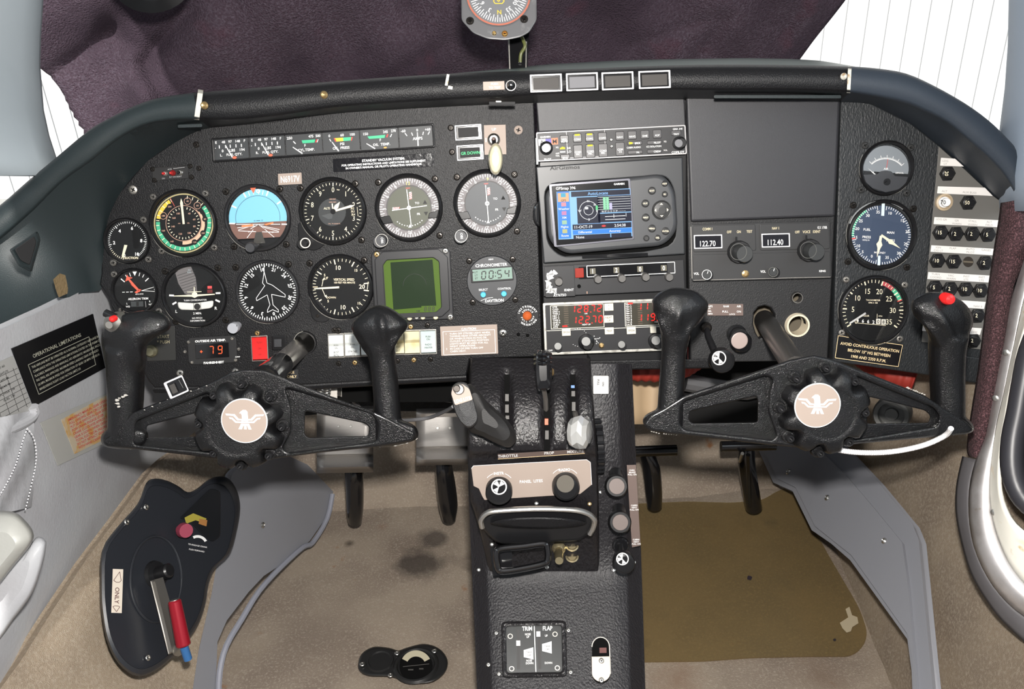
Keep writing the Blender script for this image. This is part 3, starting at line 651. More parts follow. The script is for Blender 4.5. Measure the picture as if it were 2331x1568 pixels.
def d_alt(p, r_):
    for i in range(50): p.tick(i*7.2, r_*(.76 if i % 5 == 0 else .80), r_*.87, 1.9 if i % 5 == 0 else 1.2, cream_ink)
    for i in range(10): p.num(str(i), i*36, r_*.66, 12, cream_ink, bold=.0, xs=.8)
    p.disc(-2, 2, r_*.42, M('grey altimeter disc', (.024, .027, .029), .6), .0001)
    p.text('ALTI', -14, -7, 5, cream_ink, dw=.0003); p.text('100', -22, -48, 2.4, cream_ink, ang=-15); p.text('FEET', 12, -49, 2.4, cream_ink, ang=12)
    p.text('1000 FEET', -1, -28, 2.6, tan_ink, dw=.0003); p.text('10000 FEET', -1, -21, 2.6, tan_ink, dw=.0003); p.text('CAL. TO 20,000 FT.', 3, 28, 2.4, tan_ink, dw=.0003)
    p.poly([(-26, 10), (-6, 4), (0, 0), (-2, 16), (-10, 18)], M('altimeter flag', (.055, .06, .062), .6), .0003)
    p.rect(47, 0, 17, 22, face_blk, .0001); p.text('30.2', 44, -7, 5, cream_ink, dw=.0003, xs=.7); p.text('30.3', 45, 0, 5, cream_ink, dw=.0003, xs=.7); p.text('30.4', 46, 7, 5, cream_ink, dw=.0003, xs=.7); p.line(55, -10, 57, 11, .9, cream_ink, .0003)
    needle(p, rotpts(74, [(-2.2, 3), (2.2, 3), (2.4, -30), (3, -42), (0, -52), (-3, -42), (-2.4, -30)]), cream_ink, .0030, 'long_needle', 6)
    needle(p, rotpts(36, [(-1.5, 2), (1.5, 2), (5, -14), (0, -27), (-5, -14)]), cream_ink, .0022, 'short_needle'); needle(p, rotpts(-6, [(-1.4, 0), (1.4, 0), (1.4, -18), (-1.4, -18)]), cream_ink, .0018, 'ten_thousand_pointer')
def p_alt(t):
    p = Pen(PA, 695, 553, w=.002); p.lathe(0, 0, [(8, 0), (8, .008), (12, .008), (12, .016), (10.5, .0175)], blk_smooth, 28); p.arc(9.6, 12, 0, 360, M('cream knob ring', (.72, .66, .56), .4), .018); p.mb.build('knob', t)
    p = Pen(PA, 700, 545, w=.0); p.plate([roundpoly([(-22, -40), (-22, -10), (-18, 12), (-4, 22), (16, 26), (30, 20), (40, 10), (10, -30)], 9)], .0022, M('black dial bezel'), .0008); p.mb.build('knob_ear', t)
dial('altimeter', 'black altimeter with cream numerals nought to nine and two cream hands', 'gauge', 758, 481, 75, 0, d_alt, ((809, 418), (823, 546), (684, 428)), parts=p_alt)

def ils(p, r_, nums, gs, facem, top, rot0):
    cardm = M('grey compass card', (.20, .185, .19), .6)
    p.arc(r_*.68, r_*.90, 0, 360, cardm)
    for i in range(72): p.tick(rot0+i*5, r_*(.76 if i % 2 == 0 else .81), r_*.89, 1.6, white_ink, .0001)
    for i, s_ in enumerate(nums): p.num(s_, rot0+i*30, r_*.745, 8, M('yellow numeral', (.70, .66, .16), .6) if s_ == top else white_ink, radial=True, dw=.0003, bold=.0)
    p.arc(r_*.655, r_*.70, 0, 360, M('card inner ring', (.085, .08, .08), .6), .0002)
    p.disc(0, 0, r_*.66, facem, .0003)
    p.text('TO', 19, -10, 5, white_ink, dw=.0005); p.text('FR', 21, 15, 5, white_ink, dw=.0005)
    p.poly([(32, -7), (42, -7), (37, -16)], blk_ink if gs else face_blk, .0005); p.poly([(33, 11), (43, 11), (38, 20)], blk_ink, .0005)
    for i in range(-5, 6):
        if i: p.disc(*p.pol(180-i*8.5, r_*.55), 1.4, white_ink, .0005, 8)
    p.poly([(-4, r_*.60), (4, r_*.60), (0, r_*.50)], white_ink, .0005)
    rm = M('red and white flag', (.75, .10, .08), .5)
    def flag(x, y, w_, h):
        p.rect(x, y, w_, h, white_ink, .0006)
        n = 4
        for k in range(n):
            if h > w_: yy = y-h/2+h*(k+.3)/n; p.poly([(x-w_/2, yy+3), (x+w_/2, yy), (x+w_/2, yy+h/n*.45), (x-w_/2, yy+3+h/n*.45)], rm, .0007)
            else: xx = x-w_/2+w_*(k+.2)/n; p.poly([(xx, y+h/2), (xx+3, y-h/2), (xx+3+w_/n*.45, y-h/2), (xx+w_/n*.45, y+h/2)], rm, .0007)
    flag(5, -28, 6, 16)
    if gs: flag(-30, 0, 15, 6)
    p.text('NAV', 0, -r_*.60, 3.4, rm, dw=.0006)
    q = Pen(p.S, p.cx, p.cy, math.degrees(p.rot), p.w); q.line(-3 if gs else -1.5, -r_*.56, 3 if gs else 1, r_*.56, 1.9, white_ink, .0015)
    q.mb.build('course_needle', p.T)
    if gs: q = Pen(p.S, p.cx, p.cy, math.degrees(p.rot), p.w); q.line(-39, 4, 41, -3, 1.9, white_ink, .0018); q.mb.build('glideslope_needle', p.T)
    p.arc(2.6, 5, 0, 360, white_ink, .0020)
    q = Pen(p.S, p.cx, p.cy, math.degrees(p.rot), p.w); bz = M('black dial bezel')
    q.plate([roundpoly([(-68, 17), (-45, 15), (-38, 32), (-60, 34)], 2)], .003, bz, .0006, dw=.0012); q.mb.build('side_mask', p.T); q = Pen(p.S, p.cx, p.cy, math.degrees(p.rot), p.w); q.plate([roundpoly([(68, 8), (45, 14), (42, 26), (62, 27)], 2)], .003, bz, .0006, dw=.0012); q.mb.build('side_mask', p.T)
def obs(x, y):
    def f(t):
        p = Pen(PA, x, y, w=.002); p.lathe(0, 0, [(10, 0), (10, .010), (14.5, .010), (14.8, .017), (13.5, .019)], char_plastic, 28, flute=0); p.text('OBS', 1, 0, 5.4, white_ink, ang=84, dw=.0195); p.arc(13.4, 14.4, 0, 360, dull_steel, .0192); p.mb.build('knob', t)
    return f
dial('course_deviation_indicator', 'course dial with crossed white needles left of the one under the gear handle', 'gauge', 931, 473, 75, -3, lambda p, r_: ils(p, r_, ['12', '15', '18', '21', '24', '27', '30', '33', '0', '3', '6', '9'], True, M('olive grey dial face', (.085, .09, .065), .55), '12', 0), ((861, 415), (990, 407), (1001, 536)), parts=obs(869, 547), fr=.91)
dial('course_deviation_indicator', 'course dial with a single upright white needle under the pale gear handle', 'gauge', 1109, 463, 75, -3, lambda p, r_: ils(p, r_, ['9', '12', '15', '18', '21', '24', '27', '30', '33', '0', '3', '6'], False, M('slate grey dial face', (.050, .055, .062), .5), '9', 4), ((1040, 403), (1171, 397), (1177, 526)), parts=obs(1050, 537), fr=.91)

def d_ail(p, r_):
    for a in (-48, -30, -16, 16, 30, 48): p.tick(a, r_*.62 if abs(a) > 40 else r_*.68, r_*.84, 2.2 if abs(a) > 40 else 1.5, white_ink)
    p.poly([(-5, -44), (5, -44), (0, -34)], white_ink); p.text('AILERON', 0, -47, 2, white_ink)
    for x in (-30, -21, -12): p.line(x, 2, x+6, 2, 1.3, white_ink)
    p.path([(46, -8), (14, 0), (46, 3), (43, -2), (46, -8)], 1.1, white_ink); p.text('aero-trim', 9, 7, 3.4, white_ink); p.text('AILERON TRIM', 6, 18, 5, white_ink, bold=.02)
    for s_, x, y in (('L', -20, 28), ('WD', -18, 35), ('R', 32, 25), ('WD', 34, 32)): p.text(s_, x, y, 4, white_ink)
    p.rect(3, 30, 28, 12, face_grey, .0001); p.rect(4, 30, 6, 10, blk_ink, .0002); p.line(22, 24, 23, 38, 1, grey_ink, .0003)
    om = M('orange aircraft hand', (.75, .12, .07), .5)
    needle(p, [(8, 3), (12, 1), (-12, -28), (-6, -29), (-6, -31), (-14, -32), (-18, -38), (-19, -32), (-22, -22), (-15, -25), (-7, -13), (-12, -17)], om); needle(p, [(-2, 3), (9, -4), (14, -2), (3, 6)], om, name='tail')
dial('aileron_trim_indicator', 'small aileron trim dial with a slanting orange pointer', 'gauge', 308, 662, 51, -2, d_ail, ((260, 624), (278, 706), (362, 708)), scr=dim_screw)

def d_turn(p, r_):
    p.poly([(-42, -52), (-30, -63), (-6, -66), (4, -40), (6, -8), (-4, 2), (-22, -4), (-36, -28)], M('grey warning flag face', (.14, .13, .13), .6), .0001)
    for i in range(9): p.line(-38+i*2, -46+i*6, 4, -58+i*6.5, .9, blk_ink, .0002)
    p.text('DC', -10, -58, 3.2, M('blue grey ink', (.35, .42, .45), .6), dw=.0003); p.text('ELEC', -10, -53, 3.2, M('blue grey ink'), dw=.0003)
    p.rect(35, -17, 10, 6, M('red flag', (.75, .08, .08), .5), .0002); p.rect(35, -8, 12, 8, M('dull red flag', (.12, .02, .02), .5), .0002)
    for a, b, c, d in ((-58, -2, -47, -1), (48, -3, 59, -3), (-51, 19, -42, 14), (47, 12, 57, 17)): p.line(a, b, c, d, 4, white_ink)
    p.text('TURN COORDINATOR', 1, 11, 3.8, white_ink, xs=.95); p.text('2 MIN.', 5, 41, 5, white_ink); p.text('NO PITCH', 4, 52, 3.6, white_ink); p.text('INFORMATION', 5, 58, 3.6, white_ink); p.text('L', -43, 35, 7, white_ink); p.text('R', 47, 31, 7, white_ink)
    q = Pen(p.S, p.cx, p.cy, math.degrees(p.rot), p.w); tm = M('inclinometer tube', (.66, .66, .62), .25, coat=.5)
    q.plate([roundpoly([(-40, 14), (0, 18), (43, 13), (41, 27), (34, 31), (0, 34), (-32, 32), (-38, 27)], 5)], .004, tm, .0015, dw=.0006, res=3); q.disc(5, 26, 7.2, blk_ink, .0052); q.line(-3, 18, -3, 34, 1, blk_ink, .0052); q.line(13, 18, 13, 34, 1, blk_ink, .0052); q.mb.build('inclinometer', p.T)
    needle(p, [(-47, -1), (-6, -1.5), (-6, -5), (-1.6, -7), (-17, -7.2), (-17, -8.6), (-1.6, -8.8), (-1.2, -19), (.6, -19), (1, -8.8), (16, -8.6), (16, -7.2), (1.6, -7), (6, -5), (6, -1.8), (46, -1.8), (46, .4), (7, 2.6), (0, 6), (-7, 3), (-47, 1)], cream_ink, .0022, 'aircraft_symbol')
dial('turn_coordinator', 'turn coordinator dial with a small white aeroplane over a curved tube', 'gauge', 443, 672, 72, -2, d_turn, ((376, 617), (496, 609), (401, 731), (514, 728)))

def d_head(p, r_):
    for i in range(72): p.tick(3+i*5, r_*.80 if i % 2 == 0 else r_*.84, r_*.92, 2.1, white_ink)
    for i, s_ in enumerate(['18', '21', '24', '27', '30', '33', '0', '3', '6', '9', '12', '15']): p.num(s_, -14+i*30, r_*.73, 7.6, white_ink, radial=True, bold=.03)
    pl_ = [(-8, -65), (-8, -46), (-2, -20), (10, -15), (39, 7), (39, 13), (8, 6), (11, 30), (23, 42), (23, 47), (10, 41), (-2, 47), (-2, 42), (4, 30), (-2, 7), (-26, 20), (-27, 14), (-7, -14), (-12, -20), (-8, -46)]
    p.path(pl_, 1.3, white_ink, .0012)
def p_head(t):
    p = Pen(PA, 542, 740, w=.002); p.lathe(0, 0, [(8, 0), (8, .012), (12, .012), (12.5, .020), (11.5, .022)], M('pale grey knob', (.36, .37, .40), .35), 28); p.rect(-3, 1, 1.5, 4, blk_ink, .0223); p.mb.build('knob', t)
dial('heading_indicator', 'heading dial with a white outlined aeroplane', 'gauge', 610, 664, 71, -1, d_head, ((537, 608), (657, 601)), parts=p_head, bez=M('charcoal bezel'), fr=.93)

def d_vsi(p, r_):
    for s in (-1, 1):
        A = [(0, 270), (5, 270+33*1), (10, 270+76), (15, 270+118), (20, 270+172)]
        for v in range(0, 21):
            a = interp(v, A); a = a if s > 0 else 540-a
            big = v % 5 == 0; p.tick(a, r_*(.72 if big else .79), r_*.88, 2.6 if big else 1.3, cream_ink)
    p.line(62, -12, 60, 6, 1.4, cream_ink)
    p.text('20', 48, -1, 10, cream_ink); p.text('10', -7, -44, 10, cream_ink, bold=.01); p.text('15', 34, -38, 6, cream_ink); p.text('5', -37, -27, 6, cream_ink); p.text('UP', -33, -20, 5, cream_ink, ang=-20); p.text('10', 4, 46, 10, cream_ink, bold=.01); p.text('15', 41, 37, 6, cream_ink); p.text('5', -29, 32, 6, cream_ink); p.text('DOWN', -22, 24, 4.6, cream_ink)
    p.text('VERTICAL SPEED', 7, -17, 5.6, cream_ink, xs=.82); p.text('100 FEET PER MINUTE', 8, -10, 4.4, cream_ink, xs=.82)
    p.line(-44, 1, -40, -18, 1.3, cream_ink); p.line(-43, 4, -35, 22, 1.3, cream_ink); p.poly([(-43, -15), (-37, -16), (-38, -22)], cream_ink); p.poly([(-38, 20), (-32, 18), (-33, 25)], cream_ink)
    needle(p, [(-62, 3), (-42, 1), (-4, -1.5), (-4, 3), (-42, 5), (-60, 5)], cream_ink); p.disc(-43, 2, 3.5, face_blk, .0001)
def p_vsi(t):
    p = Pen(PA, 724, 722, w=0); p.plate([roundpoly([(-18, -45), (-19, -20), (-15, 0), (-5, 10), (12, 12), (24, 8), (30, -4), (0, -40)], 8)], .0022, M('black dial bezel'), .0008); p.lathe(0, -4, [(4, .002), (4, .003), (3, .0035)], screw_dark, 12); p.mb.build('screw_ear', t)
dial('vertical_speed_indicator', 'vertical speed dial with cream numerals at the left of the green screen', 'gauge', 776, 653, 73, 0, d_vsi, ((705, 599), (829, 592), (770, 752)), parts=p_vsi)

# right hand gauges
def d_amp(p, r_):
    fm = M('pale meter face', (.20, .22, .24), .5)
    pts = [(r_*.86*math.cos(a), r_*.86*math.sin(a)) for a in [math.pi-.12+(math.pi+.36)*i/24 for i in range(25)]]; p.poly(pts, fm, .0001)
    p.arc(47, 48.6, -43, 47, white_ink, .0003, 0, 26)
    for i in range(31): a = -43+i*3; p.line(47*math.sin(R(a)), 26-47*math.cos(R(a)), (56 if i % 5 == 0 else 51)*math.sin(R(a)), 26-(56 if i % 5 == 0 else 51)*math.cos(R(a)), 1, white_ink, .0003)
    p.line(4, -22, 1, 0, 1, red_ink, .0003); p.text('LH', -30, 9, 3, white_ink, dw=.0003); p.text('25PSI/OIL', 31, 10, 3.4, white_ink, dw=.0003); p.text('AIR', 0, 1, 5, white_ink, dw=.0003)
    q = Pen(p.S, p.cx, p.cy, math.degrees(p.rot), p.w); q.plate([[(-51, 15), (-21, 14), (-12, 7), (0, 5), (12, 7), (21, 17), (51, 18), (46, 34), (30, 48), (0, 55), (-30, 46), (-46, 32)]], .002, char_plastic, .0006, dw=.001); q.lathe(0, 31, [(8, .003), (8, .0036), (6, .0036)], blk_smooth, 16); q.line(-3, 33, 3, 29, 1, blk_deep, .004); q.mb.build('meter_cover', p.T)
    needle(p, [(-42, 0), (-23, 14), (-25, 16)], white_ink, .0008)
dial('air_meter', 'small half round meter at the top right of the panel', 'gauge', 2017, 383, 60, 1, d_amp, ((1969, 331), (2073, 336), (1960, 432), (2064, 439)), fr=.87, scr=M('grey dark screw', (.06, .06, .06), .4, .5))

def d_man(p, r_):
    p.disc(0, 0, r_*.87, M('deep blue dial face', (.035, .055, .10), .5), .0001)
    p.arc(r_*.80, r_*.86, -96, -34, green_ink, .0002)
    for i in range(36): p.tick(-172+i*4.6, r_*(.74 if i % 5 == 0 else .79), r_*.86, 1.4, white_ink, .0003)
    for i in range(36): p.tick(8+i*4.9, r_*(.74 if i % 5 == 0 else .79), r_*.86, 1.4, white_ink, .0003)
    p.rect(1, -60, 7, 32, M('pale lume bar', (.62, .72, .75), .5), .0004); p.rect(-2, 58, 6, 22, M('pale lume bar'), .0004)
    p.line(-45, -52, -40, -57, 2, red_ink, .0003); p.tick(-100, r_*.76, r_*.86, 3, red_ink, .0004)
    for s_, x, y in (('35', -10, -52), ('30', -33, -43), ('25', -48, -30), ('20', -55, -12), ('15', -58, 8), ('10', -51, 27), ('5', -40, 40), ('0', -19, 49), ('35', 16, 50), ('30', 42, 39), ('25', 57, 17), ('20', 59, -11), ('15', 46, -36), ('10', 17, -51)): p.text(s_, x, y, 6.6, white_ink, dw=.0004)
    for s_, x, y, h in (('FUEL', -33, -11, 5.6), ('PRESS', -33, 6, 5.6), ('LB/SQ IN', -34, 13, 3), ('MAN', 21, -7, 5.6), ('PRESS', 22, 11, 5.6), ('MOONEY', -1, 40, 4.4)): p.text(s_, x, y, h, white_ink, dw=.0004)
    needle(p, rotpts(122, [(-2.4, 0), (2.4, 0), (3, -20), (6, -26), (3, -34), (0, -54), (-3, -34), (-6, -26), (-3, -20)]), cream_ink, .0020, 'manifold_needle'); needle(p, rotpts(188, [(-3, -2), (3, -2), (3, -14), (7, -22), (3, -30), (0, -52), (-4, -30), (-7, -22), (-3, -14)]), cream_ink, .0026, 'fuel_needle')
def p_man(t):
    p = Pen(PA, 2006, 535, w=.005); p.arc(75, 78, -70, 40, steel, .0008); p.mb.build('bright_rim', t)
dial('manifold_pressure_gauge', 'dark blue fuel and manifold pressure dial above the tachometer', 'gauge', 2006, 535, 78, 3, d_man, ((1942, 467), (2079, 475), (1930, 595), (2064, 608)), parts=p_man, fr=.90)

def d_tach(p, r_):
    A = lambda v: -124+v*248/35
    p.arc(r_*.78, r_*.90, A(20), A(23.5), M('tach red', (.42, .06, .07), .6), .0001); p.arc(r_*.78, r_*.90, A(23.5), A(27), green_ink, .0001); p.tick(A(27.2), r_*.76, r_*.90, 2.6, red_ink, .0002)
    for v in range(36): p.tick(A(v), r_*(.76 if v % 5 == 0 else .80), r_*.89, 3 if v % 5 == 0 else 1.5, cream_ink, .0003)
    for v in range(0, 36, 5):
        x, y = p.pol(A(v), r_*.58); p.text(str(v), x, y, 12.5, cream_ink, bold=0, dw=.0003, xs=.86)
    p.text('TACHOMETER', 0, -23, 3.6, cream_ink); p.text('RPM X 100', 0, -17, 3.2, cream_ink); p.text('HOUR', -16, 13, 4, cream_ink); p.text('10TH', 17, 13, 3, cream_ink); p.line(10, 8, 10, 18, 1, cream_ink)
    for i, c_ in enumerate('46620'): p.text(c_, -34+i*12, 24+i*.9, 7.5, white_ink, bold=.02) if i < 4 else None
    p.rect(13, 25, 10, 12, M('tach counter white', (.7, .68, .6), .5), .0001); p.rect(25, 26, 10, 12, M('tach counter white'), .0001); p.text('0', 13, 25, 8, blk_ink, dw=.0003); p.text('8', 25, 26, 8, blk_ink, dw=.0003); p.line(-36, 30, 30, 34, 1, cream_ink)
    needle(p, rotpts(239, [(-2.4, 14), (2.4, 14), (2.0, -44), (0, -50), (-2.0, -44)]) if 0 else [(-17, 5), (-15, 9), (-51, 33), (-53, 31), (-52, 29)], white_ink, .0025)
dial('tachometer', 'tachometer dial with a red and green arc above the gold lettered placard', 'gauge', 1987, 706, 78, 1.5, d_tach, ((1926, 636), (2059, 648), (1916, 757), (2048, 771)), fr=.90, scr=dull_steel)

# round chronometer
def d_chr(t):
    pass
t = thing('chronometer', 'round digital chronometer reading 00:54 with two blue buttons', 'clock', PA.at(1120, 638))
p = Pen(PA, 1120, 638, -3); p.lathe(0, 0, [(57, 0), (57, .0035), (55.5, .005)], M('slate plastic', (.030, .032, .036), .45), 48); p.mb.build('case', t)
p = Pen(PA, 1120, 638, -3, w=.0052); p.text('M800', 0, -48, 3.4, white_ink); p.text('CHRONOMETER', 0, -35, 7, white_ink, bold=.015); p.text('SELECT', -21, 20, 4.6, white_ink); p.text('CONTROL', 27, 20, 4.6, white_ink); p.text('DAVTRON', 3, 46, 6.4, white_ink, bold=.03); p.path([(-28, 45), (-14, 40), (0, 39)], 1, white_ink); p.mb.build('lettering', t)
p = Pen(PA, 1120, 625, -4, w=.005); p.box(0, 0, 97, 32, .0016, blk_smooth, 3); p.rect(1, -1, 90, 26, M('grey green liquid crystal', (.36, .50, .42), .35, emit=.65), .0018)
for c_, x in (('0', -19), ('0', -2), ('5', 17), ('4', 34)): p.seg7(c_, x, 0, 17, blk_ink, 2.4, dw=.0020)
p.rect(8, -4, 2, 3, blk_ink, .002); p.rect(7.5, 4, 2, 3, blk_ink, .002)
for s_, y in (('UT', -8), ('LT', -1), ('ET', 6)): p.text(s_, -36, y, 4.4, blk_ink, dw=.002)
p.poly([(-44, -10), (-44, -6), (-40, -8)], blk_ink, .002); p.mb.build('display', t)
for x, y in ((1100, 670), (1147, 668)): p = Pen(PA, x, y, w=.005); p.lathe(0, 0, [(6.5, 0), (6.5, .003), (5.5, .004)], M('bright blue button', (.06, .42, .68), .4), 20); p.mb.build('button', t)
for x, y in ((1068, 594), (1167, 590), (1076, 688), (1173, 682)): pscrew(x, y, 7, screw_dark, t, 0, 'mounting_screw')
# ================= left panel fittings =================
def placard(name, label, cx, cy, w_, h, rot, mat, draw=None, w=.0003, th=.0012, rr=1.5, S=PA, cat='placard', skew=None, group=None):
    p = Pen(S, cx, cy, rot, w=w)
    q = skew or [(-w_/2, -h/2), (w_/2, -h/2), (w_/2, h/2), (-w_/2, h/2)]
    p.plate([roundpoly(q, rr)], th, mat, .0003)
    if not draw: return tag(p.mb.build(name), label, cat, group)
    t = thing(name, label, cat, S.at(cx, cy, w), group); p.mb.build('plate', t)
    p = Pen(S, cx, cy, rot, w=w+th+.0002); draw(p); p.mb.build('lettering', t); return t
# engine gauge cluster
t = thing('engine_gauge_cluster', 'strip of six small engine and fuel gauges across the top of the left panel', 'gauge', PA.at(736, 325))
def EC(x): return 364+(x-492)*(332-364)/493, 317+(x-487)*(283-317)/500
p = Pen(PA, 736, 325, -3.85, w=.0004); p.frame(0, 0, 508, 55, 4, .006, blk_smooth, 4, .001); p.mb.build('bezel', t)
gface = M('slate gauge face', (.030, .033, .036), .5)
for i, (x0, x1) in enumerate(((487, 566), (568, 649), (650, 734), (734, 819), (820, 907), (908, 985))):
    cx = (x0+x1)/2; yb, yt = EC(cx); cy = (yb+yt)/2; W = x1-x0-2
    p = Pen(PA, cx, cy, -3.85, w=.0012); p.rect(0, 0, W, 47, gface); m_ = .0003
    if i < 2:
        for s_, x in (('E', -34), ('48', -17), ('97', -2), ('148', 15), ('F', 31)): p.text(s_, x, -16, 5.8, white_ink, dw=m_, bold=.02)
        for x, a in ((-29, -30), (-14, -20), (-2, 0), (12, 14), (25, 24)): p.line(x-math.sin(R(-a))*-4, -9+0, x+math.sin(R(a))*-4, -2, 2.2, white_ink, m_)
        for s_, x in (('0', -20), ('LBS', 2), ('194', 24)): p.text(s_, x, 4, 6.2, white_ink, dw=m_, bold=.02)
        p.text(('L.' if i == 0 else 'R.'), -24, 13.5, 5.6, white_ink, dw=m_, bold=.02); p.text('FUEL QTY.', 6, 13.5, 5.6, white_ink, dw=m_, bold=.02); p.disc(-36, -3, 1, white_ink, m_, 6); p.disc(6, 21, 5, M('orange dot', (.75, .13, .06), .5), m_, 12, 3)
        nd = ((-12, -7), (1, 20))
    elif i == 2:
        p.text('250', -32, -15, 6, white_ink, dw=m_, bold=.02); p.text('475', 17, -16, 6, white_ink, dw=m_, bold=.02, xs=.9); p.text('500', 33, -16, 6, white_ink, dw=m_, bold=.02, xs=.9)
        p.poly([(-5, -8), (26, -8), (24, -1), (-3, -1)], M('bright green arc', (.04, .48, .24), .5), m_); p.line(30, -8, 27, -1, 2.5, red_ink, m_); p.line(33, -8, 30, -1, 1.5, white_ink, m_); p.line(-24, -7, -19, -1, 2.2, white_ink, m_)
        p.text('F', 2, 4, 6, white_ink, dw=m_); p.text('CYL.TEMP.', 4, 14, 6, white_ink, dw=m_, bold=.02); nd = ((-26, 6), (-5, 22))
    elif i == 3:
        p.text('0', -26, -14, 6, white_ink, dw=m_, bold=.02); p.text('60', 3, -14, 6, white_ink, dw=m_, bold=.02); p.text('100', 26, -14, 6, white_ink, dw=m_, bold=.02)
        p.poly([(-14, -8), (5, -8), (5, 0), (-11, 0)], M('bright yellow arc', (.85, .60, .03), .5), m_); p.poly([(5, -8), (24, -8), (22, 0), (5, 0)], M('bright green arc'), m_); p.line(-15, -8, -12, 0, 3, red_ink, m_); p.line(26, -8, 23, 0, 3, red_ink, m_)
        p.text('PSI', 2, 6, 6, white_ink, dw=m_, bold=.02); p.text('OIL  PRESS', -1, 15, 6, white_ink, dw=m_, bold=.02); p.line(-26, -7, -23, -1, 2, white_ink, m_); nd = ((-21, 0), (-7, 22))
    elif i == 4:
        p.text('150', -31, -13, 6, white_ink, dw=m_, bold=.02); p.text('245', 15, -15, 6, white_ink, dw=m_, bold=.02, xs=.9); p.text('270', 33, -16, 6, white_ink, dw=m_, bold=.02, xs=.9)
        p.poly([(-27, -7), (14, -8), (12, -1), (-23, -1)], M('bright green arc'), m_); p.line(20, -9, 17, -2, 3, red_ink, m_); p.line(29, -9, 25, -2, 2, white_ink, m_)
        p.text('F', 2, 3, 6, white_ink, dw=m_); p.text('OIL  TEMP.', 4, 13, 6, white_ink, dw=m_, bold=.02); nd = ((-30, 9), (-11, 22)); p.disc(12, 21, 4, M('amber dot', (.8, .35, .05), .5), m_, 8, 2)
    else:
        for s_, x in (('-60', -28), ('0', 4), ('+60', 28)): p.text(s_, x, -14, 6, white_ink, dw=m_, bold=.02)
        for x, a in ((-22, -28), (-8, -14), (4, 0), (17, 14), (30, 26)): p.line(x+a*.08, -9, x-a*.08, -2, 2, white_ink, m_)
        p.text('AMPS', 4, 5, 6.6, white_ink, dw=m_, bold=.02); nd = ((4, -6), (4, 22))
    o = p.mb.build('gauge_face', t)
    p = Pen(PA, cx, cy, -3.85, w=.0024); p.line(*nd[0], *nd[1], 1.8, white_ink, 0, 3); p.mb.build('needle', o)
p = Pen(PA, 736, 325, -3.85, w=.0046); p.rect(0, 0, 502, 50, glass); p.mb.build('glass', t)

def tape(p):
    for s_, y, h, x in (('STANDBY VACUUM SYSTEM:', -7, 5.6, 0), ('FOR OPERATING INSTRUCTIONS AND LIMITATIONS SEE SUPPLEMENT', 1, 4.6, 0), ("IN OWNER'S MANUAL OR PILOT'S OPERATING HANDBOOK", 8, 4.6, 0)): p.text(s_, x, y, h, white_ink, bold=.035, xs={-7: .98, 1: .95, 8: 1.0}[y])
placard('warning_tape', 'black label tape about the standby vacuum system under the engine gauges', 873, 370, 230, 30, -3.4, M('black embossed tape', (.008, .008, .010), .2, bump=('noise', 160, .35, .001), spec=.3), tape, cat='label')
placard('registration_plate', 'small champagne plate reading N6917V', 660, 407, 54, 26, -3, champagne, lambda p: p.text('N6917V', 0, 0, 15, white_ink, bold=.01, xs=.62))
# emergency locator switch panel
t = thing('locator_switch_panel', 'little switch plate with three red and silver studs above the airspeed dial', 'switch panel', PA.at(387, 394))
p = Pen(PA, 387, 394, -4, w=.0004); p.box(0, 0, 82, 30, .0015, blk_matte, 3); p.text('ACK', 0, -9, 3.5, grey_ink, dw=.0018); p.text('ON', -16, 11, 3.2, grey_ink, dw=.0018); p.text('ELT ON RESET', 12, 9, 3.2, grey_ink, dw=.0018); p.line(8, -10, 34, -11, 1, grey_ink, .0018); p.line(-42, -14, 38, -16, 1, screw_dark, .0018); p.mb.build('plate', t)
for x, c_ in ((-10, 'r'), (7, 'r'), (25, 's')):
    q = Pen(PA, 387, 394, -4, w=.0018); q.lathe(x, 0, [(6.5, 0), (6, .002), (4, .003), (4, .004)], steel if x != 7 else M('dark red lamp', (.20, .01, .01), .3), 14)
    q.lathe(x-1, 0, [(3.2, .003), (3.2, .007), (2, .008)], M('red stud', (.5, .03, .03), .3) if c_ == 'r' else blk_smooth, 12); q.mb.build('stud', t)
for x, y in ((348, 385), (352, 410), (433, 378), (436, 403), (453, 383)): pscrew(x, y, 5.5, screw_dark, t, .0006, 'mounting_screw')

# gear lamps, gear switch
for nm, lab, cx, cy, lit in (('gear_lamp', 'dark unlit square lamp above the green gear light', 1066, 301, 0), ('gear_lamp', 'lamp showing GR DOWN in green letters beside the gear handle', 1070, 347, 1)):
    t = thing(nm, lab, 'indicator light', PA.at(cx, cy), 'landing gear lamps'); p = Pen(PA, cx, cy, -3.5, w=.0004); p.frame(0, 0, 61, 35, 3, .0035, M('bright chrome frame', (.85, .83, .85), .3, .3), 1.5, .0005); p.mb.build('frame', t)
    p = Pen(PA, cx, cy, -3.5, w=.0004); p.box(0, 0, 55, 29, .0022, blk_gloss, 1); p.box(0, 0, 46, 22, .0015, M('smoky lamp lens', (.020, .020, .021), .5, spec=.12), 1, dw=.0022)
    if lit: p.text('GR DOWN', 1, 1, 7, M('lit green letters', (.12, .75, .32), .5, emit=.9), dw=.0040, bold=.02, xs=.9)
    p.mb.build('lens', t)
t = thing('landing_gear_switch', 'landing gear lever with a cream wheel shaped handle on a champagne plate', 'switch', PA.at(1127, 318))
p = Pen(PA, 1127, 318, -1.5, w=.0004); p.box(0, 0, 50, 68, .001, champagne, 1); p.text('UP', -2, -24, 6, white_ink, dw=.0012); p.text('GEAR', -21, 0, 3, white_ink, ang=-90, dw=.0012); p.mb.build('plate', t)
